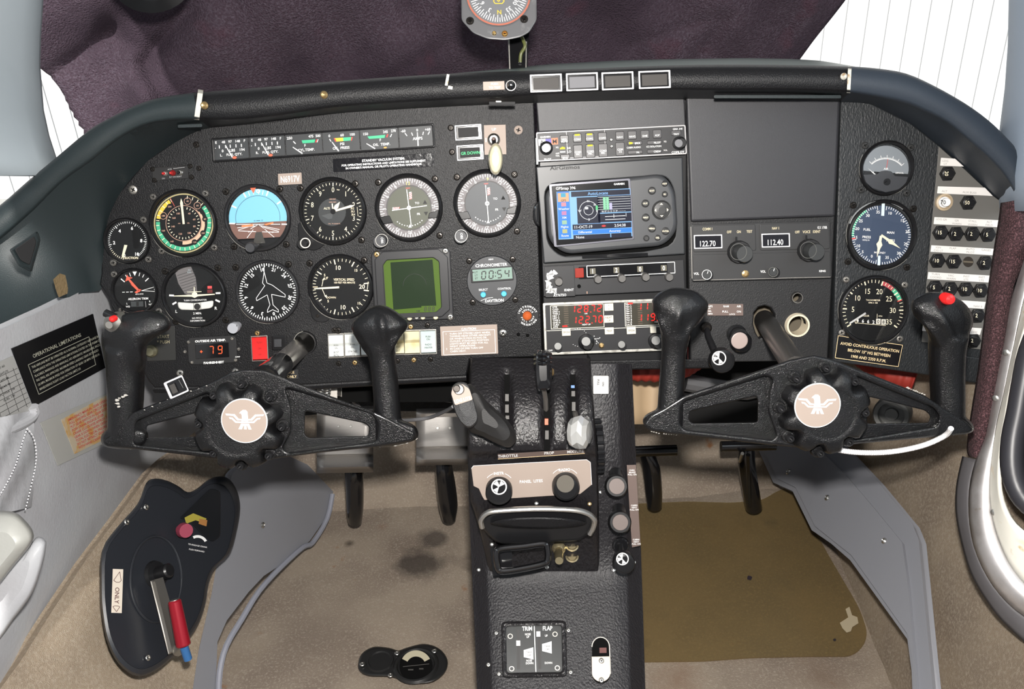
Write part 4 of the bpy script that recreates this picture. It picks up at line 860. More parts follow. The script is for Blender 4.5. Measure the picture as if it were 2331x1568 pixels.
p = Pen(PA, 1124, 318, 0, w=.001); p.lathe(0, 0, [(15, 0), (14, .004), (10, .006), (9, .009), (6, .009), (6, .003)], steel, 20, cap1=False); p.lathe(0, 0, [(4, .001), (4, .012), (2, .018)], M('brown lever stem', (.10, .035, .02), .5), 12); p.mb.build('socket', t)
mb = MB(); ivory = M('ivory gear handle', (.82, .75, .52), .3, coat=.3)
ring = []
for rr, ww in ((.40, .0), (.85, .012), (1.0, .026), (1.0, .040), (.85, .050), (.45, .054)):
    ring.append([PA.at(1128+17*rr*math.cos(a), 362+37*rr*math.sin(a), .012+ww) for a in [2*math.pi*i/28 for i in range(28)]])
mb.loft(ring, ivory); mb.tube([PA.at(1124, 318, .010), PA.at(1127, 338, .022)], .003, blk_smooth, 10); o = mb.build('handle', t); 
md = o.modifiers.new('s', 'SUBSURF'); md.levels = md.render_levels = 1

# green screen display
t = thing('storm_display', 'square weather display with a dark green screen and four round buttons', 'display', PA.at(940, 645))
q8 = [(-83, -78), (81, -82), (91, -73), (95, 74), (88, 82), (-78, 84), (-85, 76), (-90, -68)]
p = Pen(PA, 936, 647, -1.5, w=.0004); p.plate([roundpoly(q8, 5)], .006, M('charcoal bezel'), .0015)
p.plate([roundpoly([(-64, -76), (64, -79), (85, -60), (87, 60), (68, 76), (-60, 78), (-78, 62), (-82, -58)], 3), roundpoly([(-54, -56), (52, -59), (64, -50), (67, 54), (55, 64), (-52, 66), (-60, 58), (-63, -44)], 3)], .004, M('charcoal bezel'), .001, dw=.006); p.mb.build('housing', t)
p = Pen(PA, 938, 648, -1.5, w=.0066); p.poly([(-57, -59), (53, -62), (64, -52), (66, 55), (54, 64), (-52, 66), (-60, 58), (-64, -46)], M('lit green edge', (.09, .16, .02), .5, emit=.8))
p.plate([roundpoly([(-48, -52), (48, -56), (54, 50), (-44, 56)], 1)], .0006, M('green black screen', (.028, .046, .024), .25, emit=.8), .0001, dw=.0001); p.rect(38, 56, 36, 14, M('lit green edge'), .0009)
for c_, x in (('8', 29), ('8', 38), ('8', 47)): p.seg7(c_, x, 56, 9, blk_ink, 1.4, dw=.0011)
p.text('NM', 12, 60, 4, blk_ink, dw=.0011); p.arc(26, 26.8, -90, 90, blk_ink, .0009, 6, 2); p.mb.build('screen', t)
p = Pen(PA, 892, 583, -1.5, w=.0068); p.text('BFG', 0, 0, 6, white_ink, bold=.03); p.mb.build('lettering', t)
for x, c_ in ((933, 0), (949, 1), (963, 0), (992, 0)):
    p = Pen(PA, x, 721 if x > 940 else 723, w=.0062); p.lathe(0, 0, [(5.5 if not c_ else 4, 0), (5.5 if not c_ else 4, .003), (4, .004)], M('cream button', (.75, .66, .42), .4) if not c_ else steel, 16); p.mb.build('button', t)
for x, y in ((858, 579), (1014, 571), (1025, 721), (855, 728)): pscrew(x, y, 7, brass if x < 900 else steel, t, .0064, 'mounting_screw')

# outside air thermometer
t = thing('outside_air_thermometer', 'outside air temperature readout glowing +79 in red', 'thermometer', PA.at(483, 797))
p = Pen(PA, 483, 797, -3, w=.0004); p.box(0, 0, 112, 62, .0025, blk_matte, 12, .001); p.box(0, 1, 76, 34, .001, blk_gloss, 1, dw=.0025); p.mb.build('case', t)
p = Pen(PA, 481, 796, -3, w=.0040); led = M('orange red led', (1.0, .12, .04), .5, emit=1.3)
p.text('+', -23, 3, 8, led, bold=.04); p.seg7('7', 0, 1, 17, led, 1.8, .08); p.seg7('9', 20, 1, 17, led, 1.8, .08); p.mb.build('digits', t)
p = Pen(PA, 483, 797, -3, w=.0030); p.text('OUTSIDE AIR TEMP.', -3, -22, 5, white_ink, bold=.04, xs=1.15); p.text('FAHRENHEIT', 2, 28, 5, white_ink, bold=.04, xs=1.15); p.text('A300F', 57, 18, 3.2, white_ink); p.mb.build('lettering', t)
for x, y in ((422, 800), (544, 794), (438, 824), (537, 819), (430, 778), (529, 770)): pscrew(x, y, 4, dull_steel, t, .002, 'mounting_screw')

# rocker switches
def rocker(cx, cy, w_, h, mat, label, txt=(), ink=blk_ink, rot=-2, kind='wave', grp='rocker switches along the bottom of the left panel', scr=()):
    t = thing('rocker_switch', label, 'switch', PA.at(cx, cy), grp)
    p = Pen(PA, cx, cy, rot, w=.0004); p.box(0, 0, w_+3, h+4, .002, dull_steel, 1, .0004); p.mb.build('bezel', t)
    mb = MB(); p = Pen(PA, cx, cy, rot, w=.002, mb=mb)
    prof = [(-.5, .003), (-.46, .011), (-.1, .010), (.02, .0055), (.12, .0075), (.46, .012), (.5, .003)] if kind == 'wave' else [(-.5, .003), (-.46, .010), (0, .009), (.45, .011), (.5, .003)]
    rows = [[p.P(x, y*h, 0 if abs(x) > w_/2-.1 else z) for x in (-w_/2, -w_/2+.6, 0, w_/2-.6, w_/2)] for y, z in prof]
    mb.grid(rows, mat); o = mb.build('rocker', t, sharp=25)
    q = Pen(PA, cx, cy, rot, w=.002)
    for s_, y, hh in txt:
        z = interp(y/h, prof)+.0012; q.text(s_, 0, y, hh*.85, ink, dw=z, bold=0, xs=.85)
    if q.mb.f: q.mb.build('lettering', o)
    for x, y, mt in scr: pscrew(x, y, 6, mt, t, .0006, 'mounting_screw')
ivy = M('white switch plastic', (.68, .70, .68), .35); crm = M('yellowed switch plastic', (.62, .57, .38), .4, var=[((.50, .40, .20), 60, .5, .7)]); blu = M('pale blue green switch plastic', (.46, .55, .53), .35)
rocker(765, 787, 34, 52, ivy, 'white rocker switch marked ROT BCN, leftmost of the row', (('PUSH', -1, 4.5), ('ON', 5, 4.5), ('ROT', 15, 6), ('BCN', 22, 6)), scr=((761, 751, screw_dark), (771, 827, screw_dark)))
rocker(802, 785, 34, 52, ivy, 'white rocker switch marked STROBE LITE, second in the row', (('PUSH', -1, 4.5), ('ON', 5, 4.5), ('STROBE', 15, 6), ('LITE', 22, 6)), scr=((808, 825, brass),))
rocker(838, 783, 34, 52, ivy, 'white rocker switch mostly hidden behind the yoke horn', (), scr=((905, 821, screw_dark),))
rocker(872, 781, 32, 52, crm, 'yellowed rocker switch hidden behind the yoke grip')
rocker(903, 780, 34, 52, crm, 'yellowed rocker switch marked PITOT HEAT right beside the yoke grip', (('ON', 2, 4), ('PITOT', 10, 6), ('HEAT', 18, 6)), scr=((935, 743, brass),))
rocker(938, 779, 35, 53, crm, 'yellowed rocker switch with worn lettering between PITOT HEAT and RADIO MASTER', scr=((942, 819, brass),))
rocker(975, 778, 35, 53, blu, 'pale blue rocker switch marked RADIO MASTER at the right end of the row', (('PUSH', -12, 5), ('ON', -6, 5), ('RADIO', 6, 5), ('MASTER', 13, 5)), kind='flat', scr=((973, 740, screw_dark), (980, 817, screw_dark)))
rocker(591, 793, 35, 54, M('red switch plastic', (.62, .02, .02), .35), 'red rocker switch reading PUSH ON beside the thermometer', (('PUSH', -14, 5.5), ('ON', 0, 5), ('OFF', 14, 4)), M('dark red ink', (.30, .01, .01), .5), rot=-3, kind='flat', grp=None, scr=((586, 758, brass), (597, 833, brass)))
t = thing('push_switch', 'square black push switch between the red rocker and the yoke shaft', 'switch', PA.at(635, 780)); p = Pen(PA, 635, 780, -2, w=.0004); p.box(0, 0, 32, 33, .004, blk_smooth, 2, .001); p.mb.build('bezel', t); p = Pen(PA, 635, 780, -2, w=.0044); p.box(-3, 1, 18, 19, .006, M('charcoal plastic'), 2, .001); p.mb.build('button', t)
placard('trim_switch_label', 'dark label with gold lettering partly hidden by the left yoke shaft', 645, 812, 44, 20, -2, blk_matte, lambda p: (p.text('ELEV', -3, -4, 6.5, gold_ink), p.text('TRIM', -3, 5, 5, gold_ink)), cat='label')
placard('alternate_air_label', 'dark label with gold lettering below the left yoke shaft', 664, 852, 30, 22, -2, blk_matte, lambda p: (p.text('ICE', 0, -5, 6, gold_ink), p.text('ONLY', 0, 5, 6, gold_ink)), cat='label')
t = thing('starter_switch', 'dark starter switch plate reading START PUSH behind the left yoke grip', 'switch', PA.at(370, 790)); p = Pen(PA, 366, 782, -2, w=.0004); p.box(0, 0, 66, 78, .0012, M('dark grey plate', (.020, .020, .019), .5), 2); p.text('START', 6, -16, 7.5, M('dim gold ink', (.40, .35, .22), .6), dw=.0014, xs=.9); p.text('* PUSH', 6, -4, 7.5, M('dim gold ink'), dw=.0014, xs=.9); p.mb.build('plate', t)
p = Pen(PA, 346, 798, w=.0016); p.lathe(0, 0, [(14, 0), (14, .004), (9, .008), (5, .008)], M('old brass key switch', (.32, .30, .20), .35, .8), 20); p.mb.build('key_barrel', t)
cau = ['TURN OFF STROBE LIGHT WHEN', 'TAXIING NEAR OTHER AIRCRAFT', 'OR WHEN FLYING IN FOG OR', 'CLOUDS. STANDARD POSITION', 'LIGHTS MUST BE USED FOR ALL', 'NIGHT OPERATIONS.', 'IN CASE OF FIRE TURN OFF', 'CABIN HEAT.']
def dcau(p):
    p.text('CAUTION', 0, -26, 5.4, white_ink); p.outline(0, 5, 118, 53, 1, white_ink)
    for i, s_ in enumerate(cau): p.text(s_, -44, -16+i*5.7, 4.1, white_ink, al='L', xs=1.08, bold=.004)
    p.text('1', -52, -16, 4, white_ink); p.text('2', -52, 18, 4, white_ink)
placard('caution_plate', 'champagne plate headed CAUTION about strobe lights and cabin heat', 1068, 774, 130, 67, -2.3, champagne, dcau)
t = thing('warning_source_button', 'round black button ring with an orange red centre lettered INSTRUMENT SOURCE WARNING', 'button', PA.at(1201, 718))
p = Pen(PA, 1201, 718, 0, w=.0004); p.lathe(0, 0, [(25, 0), (24.5, .0012)], blk_matte, 36); p.mb.build('ring', t)
p = Pen(PA, 1201, 718, 0, w=.0018)
def arctext(p, s, r_, a0, a1, h, mat, inv=False, dw=0):
    n = len(s)
    for i, ch in enumerate(s):
        a = a0+(a1-a0)*i/(n-1 if n > 1 else 1); x, y = p.pol(a, r_)
        if ch != ' ': p.text(ch, x, y, h, mat, ang=a+(180 if inv else 0), dw=dw, bold=.03)
arctext(p, 'INSTRUMENT', 21, -75, 65, 4.6, white_ink); arctext(p, 'SOURCE', 13.5, -55, 55, 4, white_ink); arctext(p, 'WARNING', 21, 215, 120, 4.6, white_ink, True); arctext(p, 'PULL', 14, 250, 190, 3.6, white_ink, True); arctext(p, 'INOP', 14, 160, 100, 3.6, white_ink, True); p.mb.build('lettering', t)
p = Pen(PA, 1200, 718, 0, w=.0016); p.lathe(0, 0, [(10, 0), (10, .004), (7, .0065), (3, .0075)], M('glowing orange button', (.95, .20, .05), .35, emit=.35), 20); p.mb.build('button', t)
# hood annunciators
PH = Pl(PA.O+PA.N*.0885, PA.N)
for i, (x, y, lit, lab) in enumerate(((1243, 189, 0, 'leftmost of the four framed warning lights on the hood edge'), (1325, 186, 1, 'framed warning light on the hood with the palest grey lens, second from the left'), (1406, 184, 0, 'third framed warning light from the left on the hood edge'), (1490, 181, 0, 'rightmost of the four framed warning lights on the hood edge'))):
    t = thing('warning_light', lab, 'indicator light', PH.at(x, y), 'framed warning lights on the hood edge'); p = Pen(PH, x, y, -2.2, w=.0002); p.frame(0, 0, 73, 41, 4, .0035, M('bright chrome frame'), 1.5, .0006); p.mb.build('frame', t)
    p = Pen(PH, x, y, -2.2, w=.0002); p.box(0, 0, 66, 34, .0016, blk_gloss, 1); p.box(0, 1, 58, 26, .0012, M('grey lamp lens', (.06, .056, .053), .5, spec=.12) if not lit else M('pale grey lamp lens', (.16, .16, .17), .5, spec=.12), 1, dw=.0016); p.mb.build('lens', t)
p = Pen(PH, 1124, 195, -2, w=.0003); p.box(0, 0, 49, 20, .001, champagne, 1); p.text('PUSH', 2, -4, 5, white_ink, dw=.0012); p.text('TO TEST', 2, 4, 5, white_ink, dw=.0012); tag(p.mb.build('test_button_label'), 'tiny champagne label beside the black dome button on the hood', 'label')
p = Pen(PH, 1163, 195, -2, w=.0003); p.lathe(0, 0, [(13, 0), (12, .002), (10, .002), (9, .006), (5, .009), (2, .0095)], blk_gloss, 24); tag(p.mb.build('test_button'), 'black dome push button on the hood edge left of the warning lights', 'button')
# ================= radio stack =================
def knob(t, S, x, y, prof, mat, w, name='knob', cap=None, capr=0, seg=28, **kw):
    p = Pen(S, x, y, w=w); p.lathe(0, 0, prof, mat, seg, **kw)
    o = p.mb.build(name, t)
    if cap: q = Pen(S, x, y, w=w+prof[-1][1]+.0002); q.disc(0, 0, capr, cap, 0, 24); q.mb.build('cap', o)
    return o
rad_face = M('radio face grey black', (.022, .022, .024), .45, spec=.35); yel_led = M('yellow lamp', (.75, .72, .05), .5, emit=.7)
t = thing('audio_panel', 'slim audio selector panel with two rows of buttons at the top of the centre stack', 'radio', PA.at(1392, 325))
p = Pen(PA, 1392, 326, -2.9, w=-.002); p.box(0, 0, 340, 66, .010, rad_face, 3, .001); p.mb.build('body', t)
p = Pen(PA, 1392, 326, -2.9, w=.008); p.frame(0, 0, 341, 67, 3, .0008, M('worn silver edge', (.36, .35, .35), .45, .3), 4, .0002); p.frame(-58, -2, 88, 62, 1.2, .0004, M('worn silver edge'), 2, .0001); p.mb.build('trim', t)
p = Pen(PA, 1392, 326, -2.9, w=.0083); L = lambda s, x, y, h=4.2, **k: p.text(s, x, y, h, white_ink, **k)
p.rect(-158, -10, 16, 15, white_ink); p.rect(-143, -10, 13, 15, M('indigo lamp', (.07, .05, .32), .5)); p.rect(-129, -11, 15, 15, M('orange lamp', (.80, .14, .04), .5))
p.text('A', -158, -10, 10, blk_ink, dw=.0002); p.text('M', -129, -11, 10, blk_ink, dw=.0002)
L('GARMIN', -150, -22, 4.4, bold=.03); L('PILOT', -147, 29, 4.4, bold=.02); L('HI', -97, 6, 5); L('LO', -97, 14, 5); p.poly([(-118, 8), (-106, 8), (-106, 4), (-112, 2), (-118, 5)], yel_led); p.rect(-112, 14, 12, 3, white_ink)
for s_, y in (('SQ', 3), ('OFF', 17), ('VOL', 22)): L(s_, -124, y, 3.6)
L('GMA 340', 152, -25, 4); L('COPILOT', 150, 28, 5, bold=.02); L('CABIN AUDIO', 50, 12, 4, xs=.9); L('ICS ISOLATION', 96, 12, 4, xs=.9); L('SQ', 122, 2, 3.4); L('VOL', 122, 22, 3.4); p.mb.build('lettering', t)
btn = M('grey rubber button', (.055, .053, .055), .4)
def rbtn(x, y, w_, h, txt, hi=False, wide=False):
    q = Pen(PA, 1392, 326, -2.9, w=.008); q.box(x, y, w_, h, .0028, btn, 3, .0008); ys = 0
    o = q.mb.build('button', t); q = Pen(PA, 1392, 326, -2.9, w=.0110)
    for i, s_ in enumerate(txt): q.text(s_, x+(6 if wide else 0), y+(1 if len(txt) > 1 else (1 if wide else 3))+i*5, 4.6, white_ink, bold=.01, xs=.9)
    if hi: q.poly([(x-6, y-h/2+1), (x+6, y-h/2+1), (x+6, y-h/2+5), (x-6, y-h/2+5)] if not wide else [(x-13, y-3), (x-5, y-2), (x-5, y+2), (x-13, y+3)], yel_led)
    q.mb.build('lettering', o)
rbtn(-107, -15, 20, 18, ('MKR', 'MUTE')); rbtn(-107, 25, 22, 11, ('SENS',))
for x, s_, h_ in ((-77, 'COM1', 1), (-49, 'COM2', 1), (-20, 'COM3', 0), (20, 'NAV1', 0), (48, 'NAV2', 0), (77, 'DME', 0), (105, 'ADF', 0)): rbtn(x, -16, 20, 20, (s_,), h_)
for x, s_, h_ in ((-77, 'COM1', 0), (-49, 'COM2', 1), (-20, 'COM3', 0)): rbtn(x, 15, 21, 31, (s_, 'MIC'), h_)
rbtn(19, 14, 21, 31, ('COM', '1/2')); rbtn(53, 2, 34, 9, ('SPKR',), 1, 1); rbtn(53, 23, 34, 9, ('PA',), 0, 1); rbtn(98, 3, 34, 9, ('PILOT',), 0, 1); rbtn(97, 23, 34, 9, ('CREW',), 0, 1); rbtn(148, -16, 22, 12, ('TEST',))
for x, y in ((1243, 337), (1545, 326)): knob(t, PA, x, y, [(15, 0), (15, .006), (11, .007), (11, .016), (9.5, .017)], blk_smooth, .008, cap=M('silver knob cap', (.60, .60, .60), .25, .9) if x < 1300 else M('grey knob cap', (.14, .14, .15), .4), capr=9)
for x, y in ((1391, 318), (1392, 333)): pscrew(x, y, 4, steel, t, .0085, 'mounting_screw')

# gps dock + portable gps
t = thing('gps_dock', 'black panel dock around the portable gps', 'mount', PA.at(1390, 480))
p = Pen(PA, 1392, 489, -2, w=-.004); dk = M('dock plastic', (.030, .032, .035), .4)
p.plate([roundpoly([(-168, -116), (166, -126), (164, 95), (-158, 105)], 3), roundpoly([(-150, -75, 30), (128, -86, 40), (146, -50, 30), (146, 74, 40), (70, 86, 4), (-118, 92, 30), (-148, 60, 20)], 8)], .010, dk, .0015); p.mb.build('frame', t)
p = Pen(PA, 1392, 489, -2, w=-.008); p.box(0, 0, 300, 180, .004, blk_deep, 4); p.mb.build('recess', t)
p = Pen(PA, 1286, 381, -3, w=.0062); p.text('AirGizmos', 0, 0, 9, blk_ink, bold=.02, xs=1.25); p.mb.build('lettering', t)
p = Pen(PA, 1225, 487, -2, w=.0); p.plate([[(2+14*math.cos(a), 28*math.sin(a)) for a in [math.pi/2+math.pi*i/14 for i in range(15)]]], .016, blk_gloss, .003, dw=.002); p.mb.build('release_lever', t)
p = Pen(PA, 1400, 582, -2, w=.006); p.box(0, 0, 150, 8, .004, blk_gloss, 1); p.mb.build('latch', t)
t = thing('portable_gps', 'portable gps with a lit blue colour screen and round keypad clipped in the dock', 'gps', PA.at(1390, 485, .006))
body = roundpoly([(-150, -62, 34), (-100, -72, 30), (120, -88, 46), (146, -50, 40), (150, 40, 40), (118, 76, 44), (-110, 88, 36), (-146, 56, 26)], 20, 7)
p = Pen(PA, 1392, 487, -2, w=.0); gm = M('gps shell', (.050, .052, .056), .38); p.plate([body], .014, gm, .005, res=3); p.mb.build('body', t)
p = Pen(PA, 1350, 483, -2.4, w=.0142); p.plate([roundpoly([(-98, -68), (88, -74), (92, 66), (-92, 76)], 5)], .0012, M('gps silver bezel', (.10, .10, .12), .35, .4), .0004); p.plate([roundpoly([(-92, -63), (83, -69), (87, 62), (-86, 72)], 2)], .0012, blk_gloss, .0003, dw=.0010)
p.text('GPSmap 396', -60, -57.5, 6.6, white_ink, bold=.01, dw=.0024, xs=.95); p.text('GARMIN', 62, -62, 4.6, white_ink, bold=.03, dw=.0024); p.mb.build('screen_bezel', t)
E = lambda n, c, e=.75: M(n, c, .4, emit=e)
p = Pen(PA, 1353, 484, -2.6, w=.0167); blue, navy, lb, wht = E('screen blue', (.035, .22, .68)), E('screen navy', (.006, .010, .035), .4), E('screen pale blue', (.25, .50, .90)), E('screen white', (.80, .82, .85), .7)
p.rect(0, 3, 168, 109, lb); p.rect(-69, 2, 28, 107, blue, .0001); p.rect(16, -44, 134, 12, navy, .0001); p.rect(-13, -6, 52, 60, navy, .0001); p.rect(46, -18, 76, 38, navy, .0001); p.rect(46, 13, 76, 20, navy, .0001); p.rect(16, 31, 134, 12, navy, .0001); p.rect(16, 43, 134, 10, blue, .0001); p.rect(-8, 54, 84, 10, navy, .0001); p.rect(59, 54, 46, 10, navy, .0001); p.rect(-69, -38, 25, 20, E('screen orange', (.75, .38, .20)), .0002)
p.text('AutoLocate', 10, -44, 7, lb, dw=.0003); p.arc(20, 21, 0, 360, wht, .0003, -13, -6); p.arc(10, 11, 0, 360, wht, .0003, -13, -6)
for s_, x, y in (('N', -13, -27), ('S', -13, 15), ('W', -33, -6), ('E', 6, -4)): p.text(s_, x, y, 5.4, wht, dw=.0004)
p.rect(-17, -11, 7, 5, wht, .0004); p.rect(6, -11, 5, 10, E('screen green', (.10, .55, .22)), .0004); p.text('01', 2, -18, 4.5, wht, dw=.0004)
for i in range(6): p.line(9, -34+i*5.5, 83, -34+i*5.5, .8, wht, .0002)
gr = E('screen green bar', (.25, .62, .38)); p.rect(24, -20, 6, 29, gr, .0003); p.rect(31, -20, 6, 29, gr, .0003); p.rect(38, -13, 6, 15, E('screen lilac', (.50, .48, .80)), .0003)
p.text('06 07 12 13 15 29 -- -- -- --', 44, -2, 4, wht, dw=.0003, xs=.88)
for y in (10, 17): p.line(24, y, 70, y, 1.4, wht, .0002)
p.line(44, 5, 44, 14, 1, wht, .0003); p.line(72, 4, 72, 12, 1, wht, .0003)
for s_, x, y, h in (('11-OCT-19', -27, 31, 6.4), ('2:54:38', 57, 31, 6.4), ('Differential', -23, 43, 5), ('Accuracy', 45, 43, 5), ('None', -35, 54, 6), ('GPS', -69, -31, 5), ('Weather', -69, -12, 5), ('XM', -69, 8, 5), ('Flights', -69, 29, 5), ('Route', -69, 49, 5)): p.text(s_, x, y, h, wht if s_ != 'GPS' else blk_ink, dw=.0004, bold=.015)
p.disc(20, 31, 5, E('screen red', (.65, .04, .04)), .0003, 12, 2.4)
for y, c_ in ((-43, (.05, .35, .5)), (-22, (.6, .25, .3)), (-2, (.5, .2, .4)), (19, (.3, .5, .35)), (39, (.45, .45, .2))): p.rect(-69, y, 11, 9, E('icon%d' % (y+60), c_), .0003)
o = p.mb.build('screen', t)
key = M('gps key', (.030, .030, .030), .35); kink = M('gps key legend', (.75, .66, .50), .5)
for x, y, r_, s_ in ((1513, 418, 7, 'OUT'), (1484, 434, 9, 'QUIT'), (1513, 442, 7, 'IN'), (1469, 463, 9, 'OUT'), (1470, 495, 9, 'NRST'), (1484, 520, 9, 'MENU'), (1515, 526, 9, 'ENTER'), (1471, 542, 7, ''), (1497, 541, 7, 'DEL')):
    q = Pen(PA, x, y, w=.0138); q.lathe(0, 0, [(r_, 0), (r_*.95, .002), (r_*.6, .0028)], key, 18)
    if s_: q.text(s_, 0, 0, 3.6, kink, dw=.0031, bold=.03)
    q.mb.build('key', t)
p = Pen(PA, 1506, 478, -2, w=.0138); p.lathe(0, 0, [(22, 0), (21, .0015), (19.5, .0012), (18, .003), (8, .0034)], key, 36)
for a in (0, 90, 180, 270): x, y = p.pol(a, 14); p.poly(rotpts(a, [(-4, -12), (4, -12), (0, -16)]), kink, .0036)
p.mb.build('rocker_pad', t)

# transponder
t = thing('transponder', 'old grey transponder with worn white markings showing 1 2 0 0', 'radio', PA.at(1397, 630))
p = Pen(PA, 1397, 633, -2.6, w=-.004); p.box(0, 0, 322, 70, .010, rad_face, 2, .0008); p.box(-123, 2, 68, 70, .001, rad_face, 2, .0004, dw=.010); p.box(22, -15, 202, 28, .0008, blk_gloss, 2, .0003, dw=.010); p.mb.build('body', t)
p = Pen(PA, 1397, 633, -2.6, w=.0075); p.outline(40, -18, 200, 25, 1.6, white_ink, .0)
for i, c_ in enumerate('1200'): p.rect(-47+i*54, -18, 13, 13, M('olive digit drum', (.10, .09, .06), .5), .0001); p.text(c_, -47+i*54, -18, 11, white_ink, dw=.0003, xs=.75)
wm = M('chipped white paint', (.75, .75, .74), .7)
for a in range(-35, -175, -9):
    x, y = p.pol(a+10, 22+random.random()*5); p.poly([(x-126+random.uniform(-5, 5)+q_[0], y+3+random.uniform(-2, 2)+q_[1]) for q_ in ((-4, -5), (3, -6), (6, 1), (2, 6), (-5, 4))], wm, .0002)
p.text('IDENT', -103, 22, 5.4, white_ink, bold=.02, dw=.0002); p.text('AT76TSO', -124, 33, 6, white_ink, dw=.0002, xs=.85); p.text('0', -62, 30, 6, M('tan ink'), xs=.7); p.mb.build('lettering', t)
p = Pen(PA, 1319, 621, -2.6, w=.0072); p.box(0, 0, 20, 22, .002, M('dark red lens', (.28, .02, .01), .25, coat=.4), 2, .0006); p.mb.build('reply_lamp', t)
for i, (x, y) in enumerate(((1360, 634), (1414, 632), (1468, 629), (1521, 629))): knob(t, PA, x, y, [(9.5, 0), (9.5, .008), (8, .010)], M('worn grey knob', (.10, .095, .09), .45), .006, seg=18, flute=.06, nfl=12)
knob(t, PA, 1271, 639, [(10, 0), (9, .010), (8, .011)], M('worn grey knob'), .0075); knob(t, PA, 1318, 651, [(4, 0), (4, .003)], blk_deep, .0066, seg=12, name='photocell')

# nav com with red digits
t = thing('digital_navcom', 'silver edged radio with red digits 128.72 and 122.70 below the transponder', 'radio', PA.at(1397, 745))
p = Pen(PA, 1399, 743, -2.2, w=-.004); p.box(0, 0, 320, 116, .010, rad_face, 3, .0008); p.mb.build('body', t)
p = Pen(PA, 1399, 743, -2.2, w=.006); sv = M('scuffed silver frame', (.50, .49, .45), .5, .7, var=[((.3, .29, .26), 150, .5, .65)]); p.frame(0, 0, 323, 119, 6, .003, sv, 3, .0006); p.mb.build('silver_frame', t)
p = Pen(PA, 1399, 743, -2.2, w=.0066); olv = M('olive red display', (.040, .036, .026), .3)
for x0, tx in ((-76, ('ATIS', 'CLRD', 'GND a', 'TWR a', 'NRT 1', 'NRT 2', 'TWR b', 'GND b', 'CLRD', 'ATIS')), (74, ('Nav 1', 'Nav 2', 'Nav 3', 'Nav 4', 'Nav 5', 'Nav 6', 'Nav 7', 'Nav 8', 'Loc A', 'Loc B'))):
    p.rect(x0-8 if x0 < 0 else x0+12, -26, 122 if x0 < 0 else 124, 54, M('pale grey line', (.60, .58, .52), .5)); p.rect(x0-8 if x0 < 0 else x0+12, -26, 119 if x0 < 0 else 121, 51, olv, .0001)
    for i, s_ in enumerate(tx): p.text(s_, x0-64 if x0 < 0 else x0-47, -49+i*5, 4, white_ink, al='L', dw=.0003, bold=.01); p.rect(x0-33 if x0 < 0 else x0-15, -49+i*5, 10, 2.5, M('unlit led bar', (.07, .05, .03), .5), .0003)
    p.text('USE', x0+12 if x0 < 0 else x0+27, -32, 3, white_ink, dw=.0003); p.text('NEXT UP', x0+12 if x0 < 0 else x0+27, -7 if x0 < 0 else -7, 3.4, white_ink, dw=.0003)
p.line(-155, 4, 155, 4, 1.4, M('pale grey line'), .0002); p.text('OFF', -148, 49, 4, white_ink, dw=.0003)
for a in range(0, 16): x, y = p.pol(a*16-20, 20); p.disc(x-91+8, y+22, .9, wm, .0003, 5)
for k in range(12): p.disc(-45+random.uniform(-7, 12), 25+random.uniform(-12, 14), 1.2, wm, .0003, 5)
p.mb.build('display', t)
p = Pen(PA, 1399, 743, -2.2, w=.0072); rl = M('red led digits', (1, .035, .03), .5, emit=1.0)
def freq(s, x, y):
    for ch in s:
        if ch == '.': p.rect(x-5, y+8, 2.6, 2.6, rl); continue
        p.seg7(ch, x, y, 15, rl, 2.4, .10); x += 15
freq('128.72', -99+6, -43); freq('122.70', -97+6, -18); freq('111', 58, -43); freq('119.2', 58, -18)
p.rect(-113, -5, 11, 3.4, rl); p.rect(38, -51, 11, 3.4, rl); p.mb.build('digits', t)
bw = M('warm white key', (.66, .62, .52), .45)
def nkey(x, y, w_, h, txt):
    q = Pen(PA, x, y, -2.2, w=.006); q.box(0, 0, w_, h, .0032, bw, 1.5, .0006)
    for i, s_ in enumerate(txt): q.text(s_, 0, (i-(len(txt)-1)/2)*7, 4.4, blk_ink, dw=.0034, bold=0)
    q.mb.build('key', t)
nkey(1386, 699, 21, 17, ('^', 'v')); nkey(1386, 726, 21, 17, ('NEXT', 'UP')); nkey(1289, 756, 20, 17, ('SPCH',)); nkey(1387, 753, 21, 16, ('TEST',)); nkey(1437, 752, 21, 17, ('SPCH',)); nkey(1487, 750, 14, 16, ('',))
al = M('turned aluminium cap', (.70, .70, .68), .3, .9)
for x, y, r_, c_ in ((1270, 788, 9, 8), (1334, 777, 18, 10), (1415, 784, 9, 8), (1493, 775, 18, 10)): knob(t, PA, x, y, [(r_, 0), (r_, .006), (c_+1, .008), (c_+1, .022), (c_, .024)] if r_ > 10 else [(r_, 0), (r_-.5, .012), (c_, .014)], blk_smooth, .006, cap=al, capr=c_)
knob(t, PA, 1369, 786, [(6, 0), (6, .002), (3, .003)], brass, .006, name='jack', seg=16)

